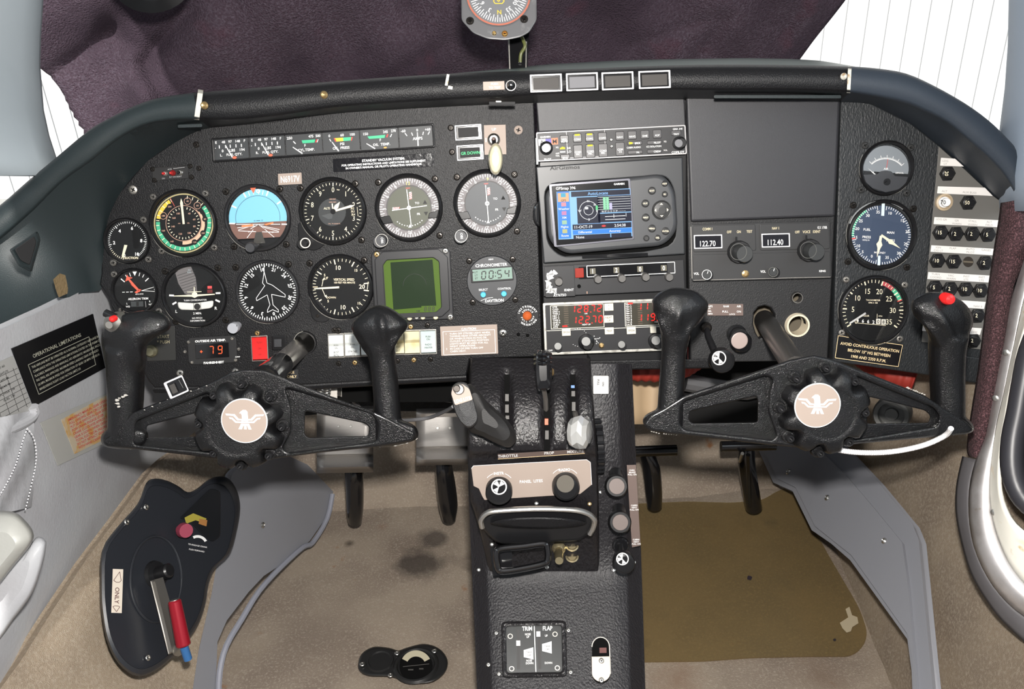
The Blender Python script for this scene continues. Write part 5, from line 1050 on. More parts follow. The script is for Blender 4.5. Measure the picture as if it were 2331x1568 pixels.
# KX style nav com
t = thing('analog_navcom', 'black radio with drum frequency windows 122.70 and 112.40', 'radio', PA.at(1733, 572))
p = Pen(PA, 1733, 572, -1.4, w=-.002); kx = M('kx radio face', (.030, .030, .031), .5)
p.box(0, 0, 318, 130, .010, kx, 5, .001); p.plate([roundpoly([(-154, -62), (-12, -62), (-12, -2), (-154, -2)], 4)], .0014, kx, .0006, dw=.010); p.plate([roundpoly([(-2, -62), (156, -62), (156, -2), (-2, -2)], 4)], .0014, kx, .0006, dw=.010); p.plate([roundpoly([(-156, 4), (157, 4), (156, 62), (-156, 62)], 5)], .0014, kx, .0006, dw=.010); p.mb.build('body', t)
p = Pen(PA, 1733, 572, -1.4, w=.0098); cr = M('dim cream ink', (.62, .54, .36), .6)
for s_, x, y in (('COMM 1', -121, -54), ('OFF', -72, -46), ('ON', -50, -46), ('TEST', -26, -46), ('NAV 1', 34, -52), ('OFF', 83, -42), ('VOICE', 104, -42), ('IDENT', 127, -42)): p.text(s_, x, y, 6, cr, xs=.72, bold=.02)
p.text('KX 170B', 140, -51, 6, white_ink, xs=.7); p.text('VOL', -149, 47, 5.6, white_ink, xs=.8, bold=.02); p.text('VOL', 3, 46, 5.6, white_ink, xs=.8, bold=.02); p.text('KING', 138, 48, 4.5, white_ink, bold=.03)
p.path([(-156, 62), (156, 62)], 1, M('worn edge', (.35, .33, .3), .5), 0); p.path([(-159, -60), (-159, 58)], 1.4, M('worn edge'), 0); p.mb.build('lettering', t)
for x, y, s_ in ((1612, 550, '122.70'), (1766, 547, '112.40')):
    p = Pen(PA, x, y, -1.4, w=.0094); p.frame(0, 0, 65, 32, 3, .002, M('bright chrome frame'), 1.5, .0004); p.rect(0, 0, 60, 27, M('window dark', (.012, .012, .016), .2), .0002); p.text(s_, -2, 4, 13, white_ink, dw=.0005, xs=.78, bold=.01); p.mb.build('frequency_window', t)
for x, y, kx_, ky_ in ((1684, 576, 9, 8), (1843, 572, 13, 8)):
    p = Pen(PA, x-3, y-3, w=.0094); p.lathe(0, 0, [(26, 0), (26, .006), (24, .008)], blk_matte, 32, flute=.03, nfl=20); p.lathe(0, 0, [(19, .008), (19, .026), (17.5, .028)], M('slate knob', (.030, .032, .033), .5), 32); p.arc(18, 19, 0, 360, M('slate knob edge', (.12, .12, .11), .5), .0285) ; p.box(-5, -27, 5, 14, .004, blk_smooth, 1, dw=0); p.mb.build('selector_knob', t)
for x, y in ((1609, 625), (1760, 619)): knob(t, PA, x, y, [(12, 0), (11, .008), (10, .009)], blk_smooth, .0094, cap=M('slate knob'), capr=9); q = Pen(PA, x, y, w=.0192); q.line(1, -2, 3, -8, 1.4, white_ink); q.arc(10, 11.4, 0, 360, white_ink if x < 1700 else M('slate knob edge'), -.0004); q.mb.build('pointer', t)
knob(t, PA, 1696, 623, [(8, 0), (8, .002), (4, .003)], brass, .0094, name='jack', seg=18)

# ram air plate, knobs on the lower right centre panel
def ram(p):
    for s_, x, y in (('APS', -34, -8), ('RAM', 2, -8), ('AIR', 31, -8), ('PULL', 0, 4), ('ON', 31, 4), ('LOCK', 16, 10), ('IN', -36, -3), ('REL', -35, 3), ('MPH', -34, 9)): p.text(s_, x, y, 4.6 if s_ in ('APS', 'RAM', 'AIR', 'PULL', 'ON') else 3.6, white_ink)
placard('ram_air_plate', 'dark bronze plate reading RAM AIR PULL ON beside the right yoke horn', 1651, 705, 82, 27, 0, M('bronze plate', (.17, .125, .11), .45, .3), ram)
def starknob(nm, lab, cx, cy, r_, w, S=PA, stem=None, cat='knob', grp=None, tall=.02, rot=0):
    t = thing(nm, lab, cat, S.at(cx, cy, 0), grp)
    if stem: mb = MB(); mb.tube(stem, .004, blk_smooth, 12); mb.build('rod', t)
    p = Pen(S, cx, cy, w=w); p.lathe(0, 0, [(r_*.55, 0), (r_*.6, .003), (r_, .006), (r_, .006+tall*.5), (r_*.93, .008+tall*.5), (r_*.72, .009+tall*.5)], blk_smooth, 36); p.mb.build('knob', t)
    z = w+.0093+tall*.5; p = Pen(S, cx, cy, rot, w=z); p.arc(r_*.50, r_*.60, 0, 360, white_ink, n=32)
    for a in (-20, -100, 160): p.poly(rotpts(a, [(0, 0), (-r_*.20, -r_*.45), (r_*.20, -r_*.45)]) if a == -100 or 1 else [], white_ink)
    p.rect(-r_*.2, 0, r_*.35, r_*.18, white_ink, .0001); p.mb.build('emblem', t); return t
starknob('ram_air_control', 'black knob with a round propeller emblem on a bent rod below the ram air plate', 1637, 815, 27, .035, stem=[PA.at(1608, 745, 0), PA.at(1612, 765, .015), PA.at(1630, 805, .036)])
p = Pen(PA, 1607, 745, w=.0); p.lathe(0, 0, [(13, 0), (12, .004), (8, .006), (6, .006)], screw_dark, 20); tag(p.mb.build('control_bushing'), 'bushing where the bent rod leaves the panel', 'fitting')
t = thing('cowl_flap_knob', 'big round knob with a pale pink cap below the ram air plate', 'knob', PA.at(1683, 775))
p = Pen(PA, 1676, 760, w=0); p.lathe(0, 0, [(22, 0), (22, .004), (18, .006), (18, .020)], blk_smooth, 30); p.mb.build('collar', t)
p = Pen(PA, 1683, 775, w=.018); p.lathe(0, 0, [(19, 0), (23, .002), (23, .010), (21, .012), (19, .012)], blk_gloss, 36); p.mb.build('knob', t); p = Pen(PA, 1683, 775, w=.0302); p.lathe(0, 0, [(18.5, 0), (18.5, .001), (17, .0015)], M('pale pink cap', (.52, .42, .39), .35, .3), 32); p.mb.build('cap', t)
# ================= circuit breakers =================
bp = thing('breaker_panel', 'grey circuit breaker plate with white label strips at the right end of the panel', 'switch panel', PA.at(2190, 580, .002))
p = Pen(PA, 2190, 580, 0, w=.0015); p.plate([[(x-2190, y-580) for x, y in ((2137, 333), (2196, 386), (2258, 444), (2284, 463), (2278, 520), (2262, 622), (2246, 730), (2236, 796), (2098, 778), (2104, 700), (2120, 520))]], .002, grey_plate, .0003); p.mb.build('plate', bp)
strip = M('white label strip', (.80, .77, .74), .5); pen_ink = M('faint typed ink', (.30, .29, .28), .7)
for q, tx in ((((2142, 359), (2174, 361), (2194, 379), (2140, 377)), ((2152, 366, 'LDG'), (2152, 373, 'LT'))), (((2135, 424), (2242, 427), (2260, 446), (2133, 440)), ((2150, 435, 'ALT'), (2207, 438, 'AUX BUSS'))), (((2127, 494), (2274, 501), (2270, 517), (2125, 510)), ((2143, 499, 'LDG GR'), (2178, 502, 'GR'), (2178, 509, 'WARN'), (2214, 503, 'STALL'), (2214, 511, 'WARN'), (2252, 505, 'ALT'), (2252, 512, 'FIELD'))), (((2120, 558), (2263, 566), (2260, 581), (2118, 573)), ((2136, 563, 'IGN'), (2136, 570, 'CIG LT'), (2169, 565, 'FLAP'), (2209, 567, 'AUTO'), (2209, 574, 'PILOT'), (2245, 569, 'GAGES'))), (((2113, 619), (2254, 627), (2250, 643), (2111, 635)), ((2130, 624, 'TURN'), (2130, 631, 'COORD'), (2165, 627, 'VAC'), (2165, 634, 'WARN'), (2200, 629, 'INST'), (2199, 636, 'LTS'), (2235, 631, 'INST'), (2234, 638, 'LTS'))), (((2106, 678), (2244, 687), (2240, 703), (2104, 694)), ((2226, 697, 'NAV II'),)), (((2101, 738), (2235, 747), (2231, 762), (2099, 753)), ((2218, 756, 'DME'),))):
    cx, cy = q[0]; p = Pen(PA, cx, cy, 0, w=.0036); p.plate([[(x-cx, y-cy) for x, y in q]], .0006, strip, .0001)
    for x, y, s_ in tx: p.text(s_, x-cx, y-cy, 4.6, pen_ink, ang=4, dw=.0008, bold=0, xs=1.1)
    p.mb.build('label_strip', bp)
p = Pen(PA, 2204, 596, w=.0037); p.disc(0, 0, 12, M('breaker void', (.02, .015, .01), .8)); p.rect(0, 0, 22, 4, M('olive zinc primer'), .0001, 4); p.mb.build('empty_hole', bp)
row = {397: 'under the LDG LT strip', 461: 'in the second row of the breaker plate', 535: 'in the third row of breakers', 598: 'in the fourth row of breakers', 660: 'in the fifth row of breakers', 721: 'under the NAV II strip', 777: 'under the DME strip'}
def breaker(x, y, s_, lab, kind=0, ang=0):
    t = thing('circuit_breaker', lab, 'circuit breaker', PA.at(x, y, .004), 'circuit breakers on the grey plate')
    p = Pen(PA, x, y, w=.0035)
    if kind == 1: p.lathe(0, 0, [(19, 0), (19, .004), (15, .005), (14, .003)], M('tan breaker ring', (.48, .38, .26), .5), 32, cap1=True)
    else: p.lathe(0, 0, [(17.5, 0), (17.5, .0035), (15, .0045), (12, .0045)], blk_smooth, 6)
    p.mb.build('nut', t)
    p = Pen(PA, x, y, w=.0075); r_ = 9.5 if kind else 10
    p.lathe(0, 0, [(12, 0), (12, .003), (r_, .0035), (r_, .008), (r_-1.2, .009)], blk_smooth if not kind else white_ink, 24); o = p.mb.build('button', t)
    p = Pen(PA, x, y, w=.0168); p.text(s_, 0, 0, 8.5 if not kind else 9.5, cream_ink if not kind else blk_ink, ang=ang+3, bold=.01, xs=.95); p.mb.build('lettering', o)
breaker(2155, 395, '20', 'lone circuit breaker marked 20 under the LDG LT strip', 0, 90)
breaker(2147, 460, '70', 'circuit breaker with a pale 70 button and tan ring', 1); breaker(2202, 461, '50', 'black circuit breaker marked 50 under the AUX BUSS strip')
for x, y, s_, l in ((2139, 529, '15', 'circuit breaker marked 15 under LDG GR'), (2174, 532, '2', 'circuit breaker marked 2 under GR WARN'), (2211, 532, '2', 'circuit breaker marked 2 under STALL WARN'), (2247, 534, '5', 'circuit breaker marked 5 under ALT FIELD'), (2132, 593, '10', 'circuit breaker marked 10 under IGN CIG LT'), (2169, 595, '15', 'circuit breaker marked 15 under FLAP'), (2240, 598, '2', 'circuit breaker marked 2 under GAGES'), (2126, 654, '5', 'circuit breaker marked 5 under TURN COORD'), (2161, 657, '2', 'circuit breaker marked 2 under VAC WARN'), (2196, 658, '10', 'circuit breaker marked 10 under the left INST LTS'), (2230, 661, '10', 'circuit breaker marked 10 under the right INST LTS'), (2223, 718, '2', 'circuit breaker marked 2 under the NAV II strip'), (2213, 775, '2', 'circuit breaker marked 2 under the DME strip')): breaker(x, y, s_, l)
# gold lettered placard
def davoid(p):
    for s_, x, y in (('AVOID CONTINUOUS OPERATION', 0, -9), ('BELOW 15" HG BETWEEN', 0, 4), ('1900 AND 2350 R.P.M.', 0, 17)): p.text(s_, x, y, 6.6, gold_ink, xs=.93, bold=.02)
    p.path([(-75, -25), (-37, -24), (-22, -18), (18, -18), (30, -24), (73, -24), (70, 26), (-75, 26)], 1.3, gold_ink, 0, True)
placard('rpm_placard', 'black placard with gold letters warning about continuous operation under the tachometer', 1979, 799, 150, 54, 8, M('gloss black placard', (.008, .008, .009), .25), davoid, w=.0014, skew=[(-76, -27), (-36, -26), (-22, -20), (18, -20), (30, -26), (75, -26), (72, 28), (-77, 28)])

# ================= windlace, door frame =================
weave = M('burgundy black woven fabric', (.055, .022, .026), .9, bump=('vor', 420, 1, .003), var=[((.16, .075, .085), 520, .48, .62), ((.02, .010, .012), 600, .5, .7)])
wl = [((2286, 462), (2331, 452)), ((2281, 500), (2345, 520)), ((2268, 580), (2333, 588)), ((2258, 650), (2305, 645)), ((2247, 740), (2290, 735)), ((2236, 830), (2276, 835)), ((2225, 900), (2266, 915)), ((2214, 970), (2252, 985)), ((2209, 1020), (2244, 1035)), ((2213, 1036), (2238, 1046))]
rows = []
for (a, b), (c, d) in [(q[0], q[1]) for q in wl]:
    rows.append([D(a+(c-a)*t, b+(d-b)*t, .985-.020*math.sin(math.pi*min(1, max(0, t)))-.02*t) for t in [i/8 for i in range(9)]])
rows = [[Vector(v) for v in r] for r in zip(*[smoothloop([r[k] for r in rows], 3, False) for k in range(9)])]
mb = MB(); mb.grid(rows, weave); o = mb.build('windlace', sharp=0); md = o.modifiers.new('t', 'SOLIDIFY'); md.thickness = .004
tag(o, 'burgundy and black woven fabric roll down the front of the door opening', 'door seal')
fr = thing('door_frame', 'riveted bare metal frame curving down the right side door opening', 'door frame', D(2260, 1046, .93))
def strip3(name, L, Rr, mat, parent, bulge=0.0, label=None, n=5, th=.003):
    L = smoothloop(L, 4, False); Rr = smoothloop(Rr, 4, False); A = resample3(L, 40); B = resample3(Rr, 40)
    rows = []
    for a, b in zip(A, B): rows.append([D(a.x+(b.x-a.x)*t, a.y+(b.y-a.y)*t, a.z+(b.z-a.z)*t-bulge*math.sin(math.pi*t)) for t in [i/n for i in range(n+1)]])
    mb = MB(); mb.grid(rows, mat); o = mb.build(name, parent, label=label, sharp=0)
    md = o.modifiers.new('t', 'SOLIDIFY'); md.thickness = th
    return o
def resample3(P, n):
    P = [Vector(p) for p in P]; Lc = [0]
    for a, b in zip(P, P[1:]): Lc.append(Lc[-1]+(b.xy-a.xy).length)
    out = []
    for i in range(n):
        t = Lc[-1]*i/(n-1); k = min(max(j for j in range(len(Lc)) if Lc[j] <= t+1e-9), len(P)-2); out.append(P[k].lerp(P[k+1], (t-Lc[k])/max(1e-9, Lc[k+1]-Lc[k])))
    return out
alu = M('scuffed aluminium sheet', (.66, .64, .64), .42, .75, bump=('noise', 35, .15, .002), var=[((.50, .47, .46), 30, .45, .65), ((.42, .36, .30), 90, .66, .75)])
Lb = [(2345, 560, .96), (2318, 640, .962), (2300, 700, .965), (2286, 780, .965), (2272, 847, .962), (2258, 930, .958), (2246, 1000, .955), (2224, 1057, .95), (2211, 1120, .945), (2212, 1191, .94), (2225, 1253, .93), (2257, 1320, .915), (2300, 1372, .90), (2345, 1406, .89), (2400, 1440, .88)]
Rb = [(2375, 540, .93), (2345, 640, .935), (2330, 700, .94), (2312, 789, .94), (2299, 850, .938), (2288, 905, .935), (2273, 970, .93), (2263, 1030, .928), (2256, 1120, .925), (2265, 1191, .92), (2284, 1249, .91), (2304, 1290, .90), (2331, 1325, .89), (2365, 1355, .88), (2400, 1380, .87)]
strip3('frame_band', Lb, Rb, alu, fr, .006)
Rc = [(2420, 560, .90), (2380, 640, .905), (2356, 700, .91), (2326, 789, .912), (2316, 840, .912), (2306, 885, .91), (2296, 945, .908), (2288, 990, .905), (2280, 1070, .90), (2284, 1128, .895), (2303, 1175, .89), (2322, 1198, .885), (2345, 1215, .88), (2370, 1230, .87), (2420, 1250, .86)]
strip3('sill', Rb, Rc, M('chalky white sill paint', (.80, .78, .70), .5, var=[((.70, .50, .24), 22, .60, .75), ((.55, .42, .2), 60, .66, .75)]), fr, 0, 'chalky white painted sill stained yellow')
mb = MB(); mb.tube([D(*p) for p in [(2430, 640, .885), (2380, 720, .89), (2345, 800, .892), (2330, 870, .892), (2318, 940, .89), (2306, 1000, .888), (2304, 1060, .885), (2316, 1110, .88), (2345, 1150, .87), (2400, 1180, .86)]], .0115, M('black door rubber', (.03, .03, .036), .4), 12, 3); mb.build('rubber_seal', fr)
Lr = [(2196, 1040, .985), (2187, 1080, .98), (2181, 1120, .978), (2182, 1175, .972), (2199, 1253, .96), (2221, 1316, .945), (2266, 1387, .925), (2300, 1425, .915), (2345, 1465, .90), (2400, 1500, .89)]
Rr2 = [(2226, 1048, .962), (2214, 1090, .957), (2210, 1130, .953), (2212, 1191, .945), (2226, 1255, .935), (2256, 1320, .92), (2300, 1373, .905), (2320, 1390, .90), (2345, 1407, .895), (2400, 1440, .885)]
strip3('rubber_strip', Lr, Rr2, rubber, fr, .003, 'dark grey rubber strip inside the frame')
for x, y, d in ((2290, 802, .94), (2266, 906, .94), (2242, 1053, .935), (2262, 1166, .915), (2297, 1336, .895), (2316, 905, .908)):
    mb = MB(); mb.lathe(D(x, y, d), (-.75, -.6, .25), [(.0034, -.004), (.0034, .0004), (.002, .0009), (.001, .001)], steel, 14); mb.build('rivet', fr)
# dark door edge, far right
mb = MB(); mb.grid([[D(2331+30*i, y, .95-.03*i) for i in range(6)] for y in (560, 800, 1000, 1200)], M('black door trim', (.03, .03, .034), .6)); struct(mb.build('door_1'), 'dark edge of the open cabin door')
# ================= compass on its post =================
SCP = Pl(D(1135, 0, .97), -FD+Vector((0, 0, .05)))
t = thing('magnetic_compass', 'grey square cornered compass with an orange ringed card standing above the hood', 'compass', D(1175, 150, 1.02))
cg = M('scuffed grey compass paint', (.135, .135, .14), .4, .2, bump=('noise', 200, .1, .0005), var=[((.22, .22, .22), 90, .6, .75)])
p = Pen(SCP, 1135, -16, 0); oc = [(-86, -70), (-60, -96), (0, -108), (60, -96), (86, -70), (87, 62), (70, 90), (50, 101), (15, 108), (-25, 105), (-58, 92), (-85, 62)]
p.plate([roundpoly(oc, 8)]+[circ(0, 0, 74, 40)], .012, cg, .002, dw=0); p.plate([[(x*.97, y*.97) for x, y in roundpoly(oc, 8)]], .030, blk_smooth, .002, dw=-.030); p.mb.build('housing', t)
p = Pen(SCP, -0+1135, -16, 0, w=.004); p.disc(0, 0, 75, M('compass card grey', (.16, .165, .175), .5), n=48); p.arc(70, 74, 0, 360, M('orange ring', (.45, .14, .09), .5), .0002)
for i in range(72): p.tick(2+i*5, 50 if i % 2 == 0 else 56, 66, 1.8, white_ink, .0002)
for i, (s_, m_) in enumerate((('N', yellow_ink), ('33', white_ink), ('30', white_ink), ('W', yellow_ink), ('24', white_ink), ('21', white_ink), ('S', yellow_ink), ('15', white_ink), ('12', white_ink), ('E', yellow_ink), ('6', white_ink), ('3', white_ink))): p.num(s_, 178-i*30, 44, 10, m_, radial=True, dw=.0004)
p.path([(-12, 18), (-6, 12), (0, 20), (6, 12), (13, 18), (8, 24), (-8, 24)], 2, yellow_ink, .0004, True); p.mb.build('card', t)
p = Pen(SCP, 1135, -16, w=.0115); p.disc(0, 0, 73, glass, n=40); p.mb.build('glass', t)
for x, y, r_, mt in ((1070, 48, 9, screw_dark), (1193, 44, 9, screw_dark), (1125, 76, 5, brass), (1149, 77, 7, M('bright brass', (.80, .42, .12), .3, 1))): pscrew(x, y, r_, mt, t, .012, 'adjusting_screw' if mt is not screw_dark else 'mounting_screw', SCP)
mb = MB(); mb.prism([D(x, y, 1.04) for x, y in ((1156, 60), (1204, 60), (1199, 170), (1160, 170))], FD*.03, blk_gloss); mb.tube([D(1157, 60, 1.038), D(1161, 168, 1.038)], .0012, dull_steel, 6); mb.tube([D(1198, 95, 1.038), D(1197, 168, 1.038)], .0010, dull_steel, 6); mb.build('post', t, bevel=.002)
mb = MB(); mb.tube([D(1188, 85, 1.03), D(1195, 105, 1.03), D(1186, 122, 1.034), D(1184, 142, 1.036)], .0022, M('green brown stained wire', (.10, .11, .03), .4), 8, 4); mb.build('lamp_wire', t)
# ================= control yokes =================
chip = M('chipped bare metal and primer', (.50, .48, .44), .6, .3, var=[((.30, .28, .25), 300, .5, .6)])
ridge = {(885, 990): [[(866, 705, .012), (871, 745, .024), (876, 800, .012)], [(806, 742, .004), (840, 780, .014), (868, 812, .010)], [(924, 742, .004), (900, 770, .014), (880, 812, .010)]], (1525, 965): [[(1556, 672, .010), (1545, 715, .023), (1534, 775, .012)], [(1490, 700, .004), (1508, 735, .014), (1524, 780, .010)], [(1606, 700, .004), (1575, 738, .014), (1548, 785, .010)]], (2160, 965): [[(2120, 690, .016), (2150, 735, .024), (2178, 790, .012)], [(2082, 712, .006), (2118, 745, .016), (2160, 800, .014)]], (283, 1005): [[(378, 728, .010), (335, 752, .016), (300, 790, .012)]]}
def yoke(label, W, hub, sil, holes, recs, bolts, grips, shaft, extra):
    S = Pl(PA.O+PA.N*W, PA.N); hx, hy = hub; rel = lambda P: [(p[0]-hx, p[1]-hy)+tuple(p[2:]) for p in P]
    t = thing('control_yoke', label, 'control yoke', S.at(hx, hy))
    p = Pen(S, hx, hy); p.plate([roundpoly(rel(sil), 7)]+[roundpoly(rel(h), 6) for h in holes], .007, crinkle, .0015, dw=0, res=2); p.mb.build('yoke_body', t)
    p = Pen(S, hx, hy); p.plate([roundpoly(rel(sil), 7)]+[roundpoly(rel(h), 9) for h in recs], .011, crinkle, .0028, dw=.0055, res=3); p.mb.build('body_rim', t)
    # scalloped hub
    K = S.mpp(hx, hy); u = (S.at(hx+50, hy)-S.at(hx, hy)).normalized(); v = (S.at(hx, hy-50)-S.at(hx, hy)); v = (v-u*v.dot(u)-S.N*v.dot(S.N)).normalized(); c0 = S.at(hx, hy)
    ba = [math.degrees(math.atan2(bx-hx, -(by-hy))) for bx, by in bolts]; rows = []
    for rr, h, sc_ in ((103, .012, .20), (101, .021, .21), (97, .028, .22), (88, .0325, .20), (70, .0345, .04), (60, .0345, 0), (57, .034, 0), (54, .034, 0)):
        row = []
        for i in range(96):
            a = i*3.75; q = max(math.exp(-(((a-b+180) % 360-180)/10.5)**4) for b in ba); r_ = rr*(1-sc_*q)*K
            row.append(c0+u*math.sin(R(a))*r_+v*math.cos(R(a))*r_+S.N*h)
        rows.append(row)
    mb = MB(); mb.grid(rows, crinkle, True); mb.add(rows[-1], [tuple(range(96))], crinkle); mb.build('hub_cover', t, sharp=50)
    for bx, by in bolts:
        p = Pen(S, bx, by); p.lathe(0, 0, [(15, .012), (14, .018), (12, .019)], crinkle, 18); p.lathe(0, 0, [(9, .018), (9, .025), (7.5, .0262), (4.5, .0262), (4.5, .022)], M('black socket screw', (.03, .03, .032), .25, .6), 18); p.mb.build('bolt', t)
    S2 = Pl(S.O+S.N*.0345, S.N)
    p = Pen(S2, hx, hy, w=0); p.lathe(0, 0, [(52.5, 0), (52.5, .0015)], white_ink, 48); p.lathe(0, 0, [(50.5, .0015), (50.5, .0017)], champagne, 48); o = p.mb.build('medallion', t, label='champagne medallion with a white eagle emblem')
    p = Pen(S2, hx, hy, 1, w=.0019)
    for s in (-1, 1):
        p.poly([(s*x, y) for x, y in ((44, -15), (23, -14), (14, -4), (5, -3), (5, 0), (17, 0), (26, -10), (42, -11))], white_ink); p.poly([(s*x, y) for x, y in ((36, -7), (28, -6), (19, 2), (0, 3), (0, 5.5), (21, 5.5), (30, -3), (34, -3))], white_ink)
    p.poly([(-6, -3), (-7, -12), (-9, -16), (-13, -16), (-10, -20), (-5, -24), (2, -24), (6, -20), (7, -10), (8, 2), (-8, 2)], white_ink, .0001)
    p.poly([(-8, 7), (10, 7), (16, 20), (9, 20), (6, 12), (4, 12), (5, 20), (-1, 20), (-1, 12), (-3, 12), (-6, 20), (-14, 20)], white_ink); p.mb.build('emblem', o)
    # grips: one fused casting each
    for cols, heads in grips:
        mb = MB()
        for col in cols: mb.tube([S.at(x, y, w_) for x, y, w_, r_ in col], [r_*K for x, y, w_, r_ in col], crinkle, 16, 3)
        for rg in ridge.get(cols[0][0][:2], []): mb.tube([S.at(*q) for q in rg], [.0032, .0042, .0036][:len(rg)], crinkle, 10, 3)
        for head, lay in heads:
            q = smoothloop(head, 3); cx = sum(a for a, b in q)/len(q); cy = sum(b for a, b in q)/len(q)
            mb.loft([[S.at(cx+(a-cx)*k, cy+(b-cy)*k, z) for a, b in q] for k, z in lay], crinkle)
        mb.build('grip', t, remesh=.0022)
    mb = MB(); mb.tube([PA.at(*shaft[0], -.03), PA.at(*shaft[1], W-.004)], shaft[2], shaft[3], 28); o = mb.build('shaft', t, label=shaft[4])
    if shaft[5]:
        A, B = PA.at(*shaft[0], -.03), PA.at(*shaft[1], W-.004); mb = MB(); mb.tube([A.lerp(B, .62), A.lerp(B, .64), A.lerp(B, 1.0)], [shaft[2]*.98, shaft[2]*1.1, shaft[2]*1.25], blk_gloss, 28); mb.build('sleeve', o)
    extra(t, S)
    return t
LAY = [(.75, -.022), (.97, -.014), (1, .000), (.96, .009), (.72, .017), (.35, .022), (.08, .024)]
FOOT = [(.85, -.018), (1, -.008), (1, .004), (.88, .012), (.5, .015)]
def chips(t, S, pts, n=26, w=.006, r0=3.5):
    mb = MB(); p = Pen(S, 0, 0, mb=mb, w=w); L = resample(pts, n)
    for v in L:
        if random.random() < .8: p.poly([(v.x+random.uniform(-1, 1)+r_*math.cos(a), v.y+.6*r_*math.sin(a)) for a, r_ in [(k*1.05, r0*random.uniform(.5, 1.3)) for k in range(6)]], chip)
    mb.build('paint_chips', t)
def ex_l(t, S):
    p = Pen(S, 260, 735, w=.012); p.lathe(0, 0, [(22, -.012), (20, .004), (14, .007), (9, .010), (8, .012)], dull_steel, 24); p.mb.build('switch_collar', t)
    p = Pen(S, 261, 724, w=.020); p.lathe(0, 0, [(7, 0), (7, .006), (5, .008), (2, .009)], M('red button', (.75, .02, .02), .3), 20); p.mb.build('push_button', t)
    mb = MB(); mb.tube([S.at(240, 712, .012), S.at(262, 722, .014)], .0042, blk_smooth, 14); mb.tube([S.at(244, 732, .012), S.at(252, 726, .014)], .0036, blk_smooth, 12); mb.build('trim_rocker', t)
    p = Pen(S, 401, 881, -24, w=.012); p.box(0, 0, 47, 41, .008, M('bright chrome frame'), 4, .001); p.box(2, 0, 38, 33, .001, blk_gloss, 2, .0003, dw=.008); p.box(-7, 1, 13, 22, .002, M('grey lamp lens'), 1, .0003, dw=.009); p.line(12, -13, 14, 8, 1.2, steel, .0095); p.mb.build('rocker_switch', t, label='chrome framed rocker switch on top of the yoke')
    chips(t, S, [(236, 1012), (262, 1018), (296, 1021)], 12); chips(t, S, [(866, 1016), (900, 1012), (930, 1005), (945, 998)], 30, .002, 5); chips(t, S, [(330, 933), (390, 905), (470, 878)], 9, .017, 2); chips(t, S, [(270, 925), (266, 910), (285, 900)], 6, .034, 5)
yoke('left control yoke with a red button and a chrome framed switch, before the pilot dials', .165, (557, 957),
     [(232, 1004), (262, 985), (300, 940), (330, 927), (480, 870), (521, 848), (556, 840), (602, 842), (637, 855), (760, 905), (850, 936), (880, 950), (945, 985), (942, 1003), (862, 1017), (729, 1030), (617, 1045), (578, 1050), (566, 1057), (549, 1051), (494, 1043), (297, 1021), (240, 1016)],
     [[(334, 969), (454, 938), (458, 993), (334, 997)], [(695, 935), (829, 963), (841, 972), (838, 992), (702, 996), (693, 988)]],
     [[(310, 958), (471, 895), (481, 900), (468, 935), (478, 985), (496, 1030), (305, 1012)], [(650, 884), (663, 886), (846, 941), (862, 966), (857, 1004), (655, 1031), (642, 1020), (662, 985), (664, 930)]],
     [(565, 862), (503, 887), (627, 891), (654, 957), (625, 1021), (562, 1044), (503, 1015), (470, 950)],
     [([[(283, 1005, 0, 36), (284, 960, 0, 37), (286, 900, 0, 39), (286, 840, 0, 41), (286, 790, .002, 44)]], [([(234, 800), (230, 768), (238, 742), (262, 722), (300, 710), (345, 705), (377, 716), (390, 736), (384, 752), (352, 770), (330, 795), (326, 840), (290, 856), (246, 846)], LAY), ([(229, 1003), (234, 985), (255, 972), (325, 975), (338, 995), (325, 1017), (296, 1023), (242, 1018)], FOOT)]),
      ([[(885, 990, 0, 31), (882, 940, 0, 31), (878, 880, 0, 30), (871, 820, .002, 30), (866, 780, .004, 34)]], [([(799, 748), (812, 722), (838, 702), (866, 693), (890, 701), (912, 716), (931, 735), (925, 752), (905, 776), (893, 812), (868, 822), (845, 818), (818, 785)], LAY), ([(853, 990), (862, 966), (905, 957), (935, 963), (951, 978), (948, 1000), (905, 1013), (862, 1017)], FOOT)])],
     ((694, 780), (604, 862), .0125, chrome, 'polished steel control shaft', True), ex_l)
def ex_r(t, S):
    p = Pen(S, 2157, 680, w=.020); p.lathe(0, 0, [(13, -.006), (13, .003), (10, .006), (4, .007)], M('red button'), 24); p.mb.build('push_button', t)
    chips(t, S, [(1478, 980), (1500, 986), (1540, 989)], 12, .008, 2.2); chips(t, S, [(2060, 880), (2080, 888), (2104, 898)], 10, .018, 3); chips(t, S, [(2170, 990), (2200, 985), (2214, 975)], 8, .008, 2)
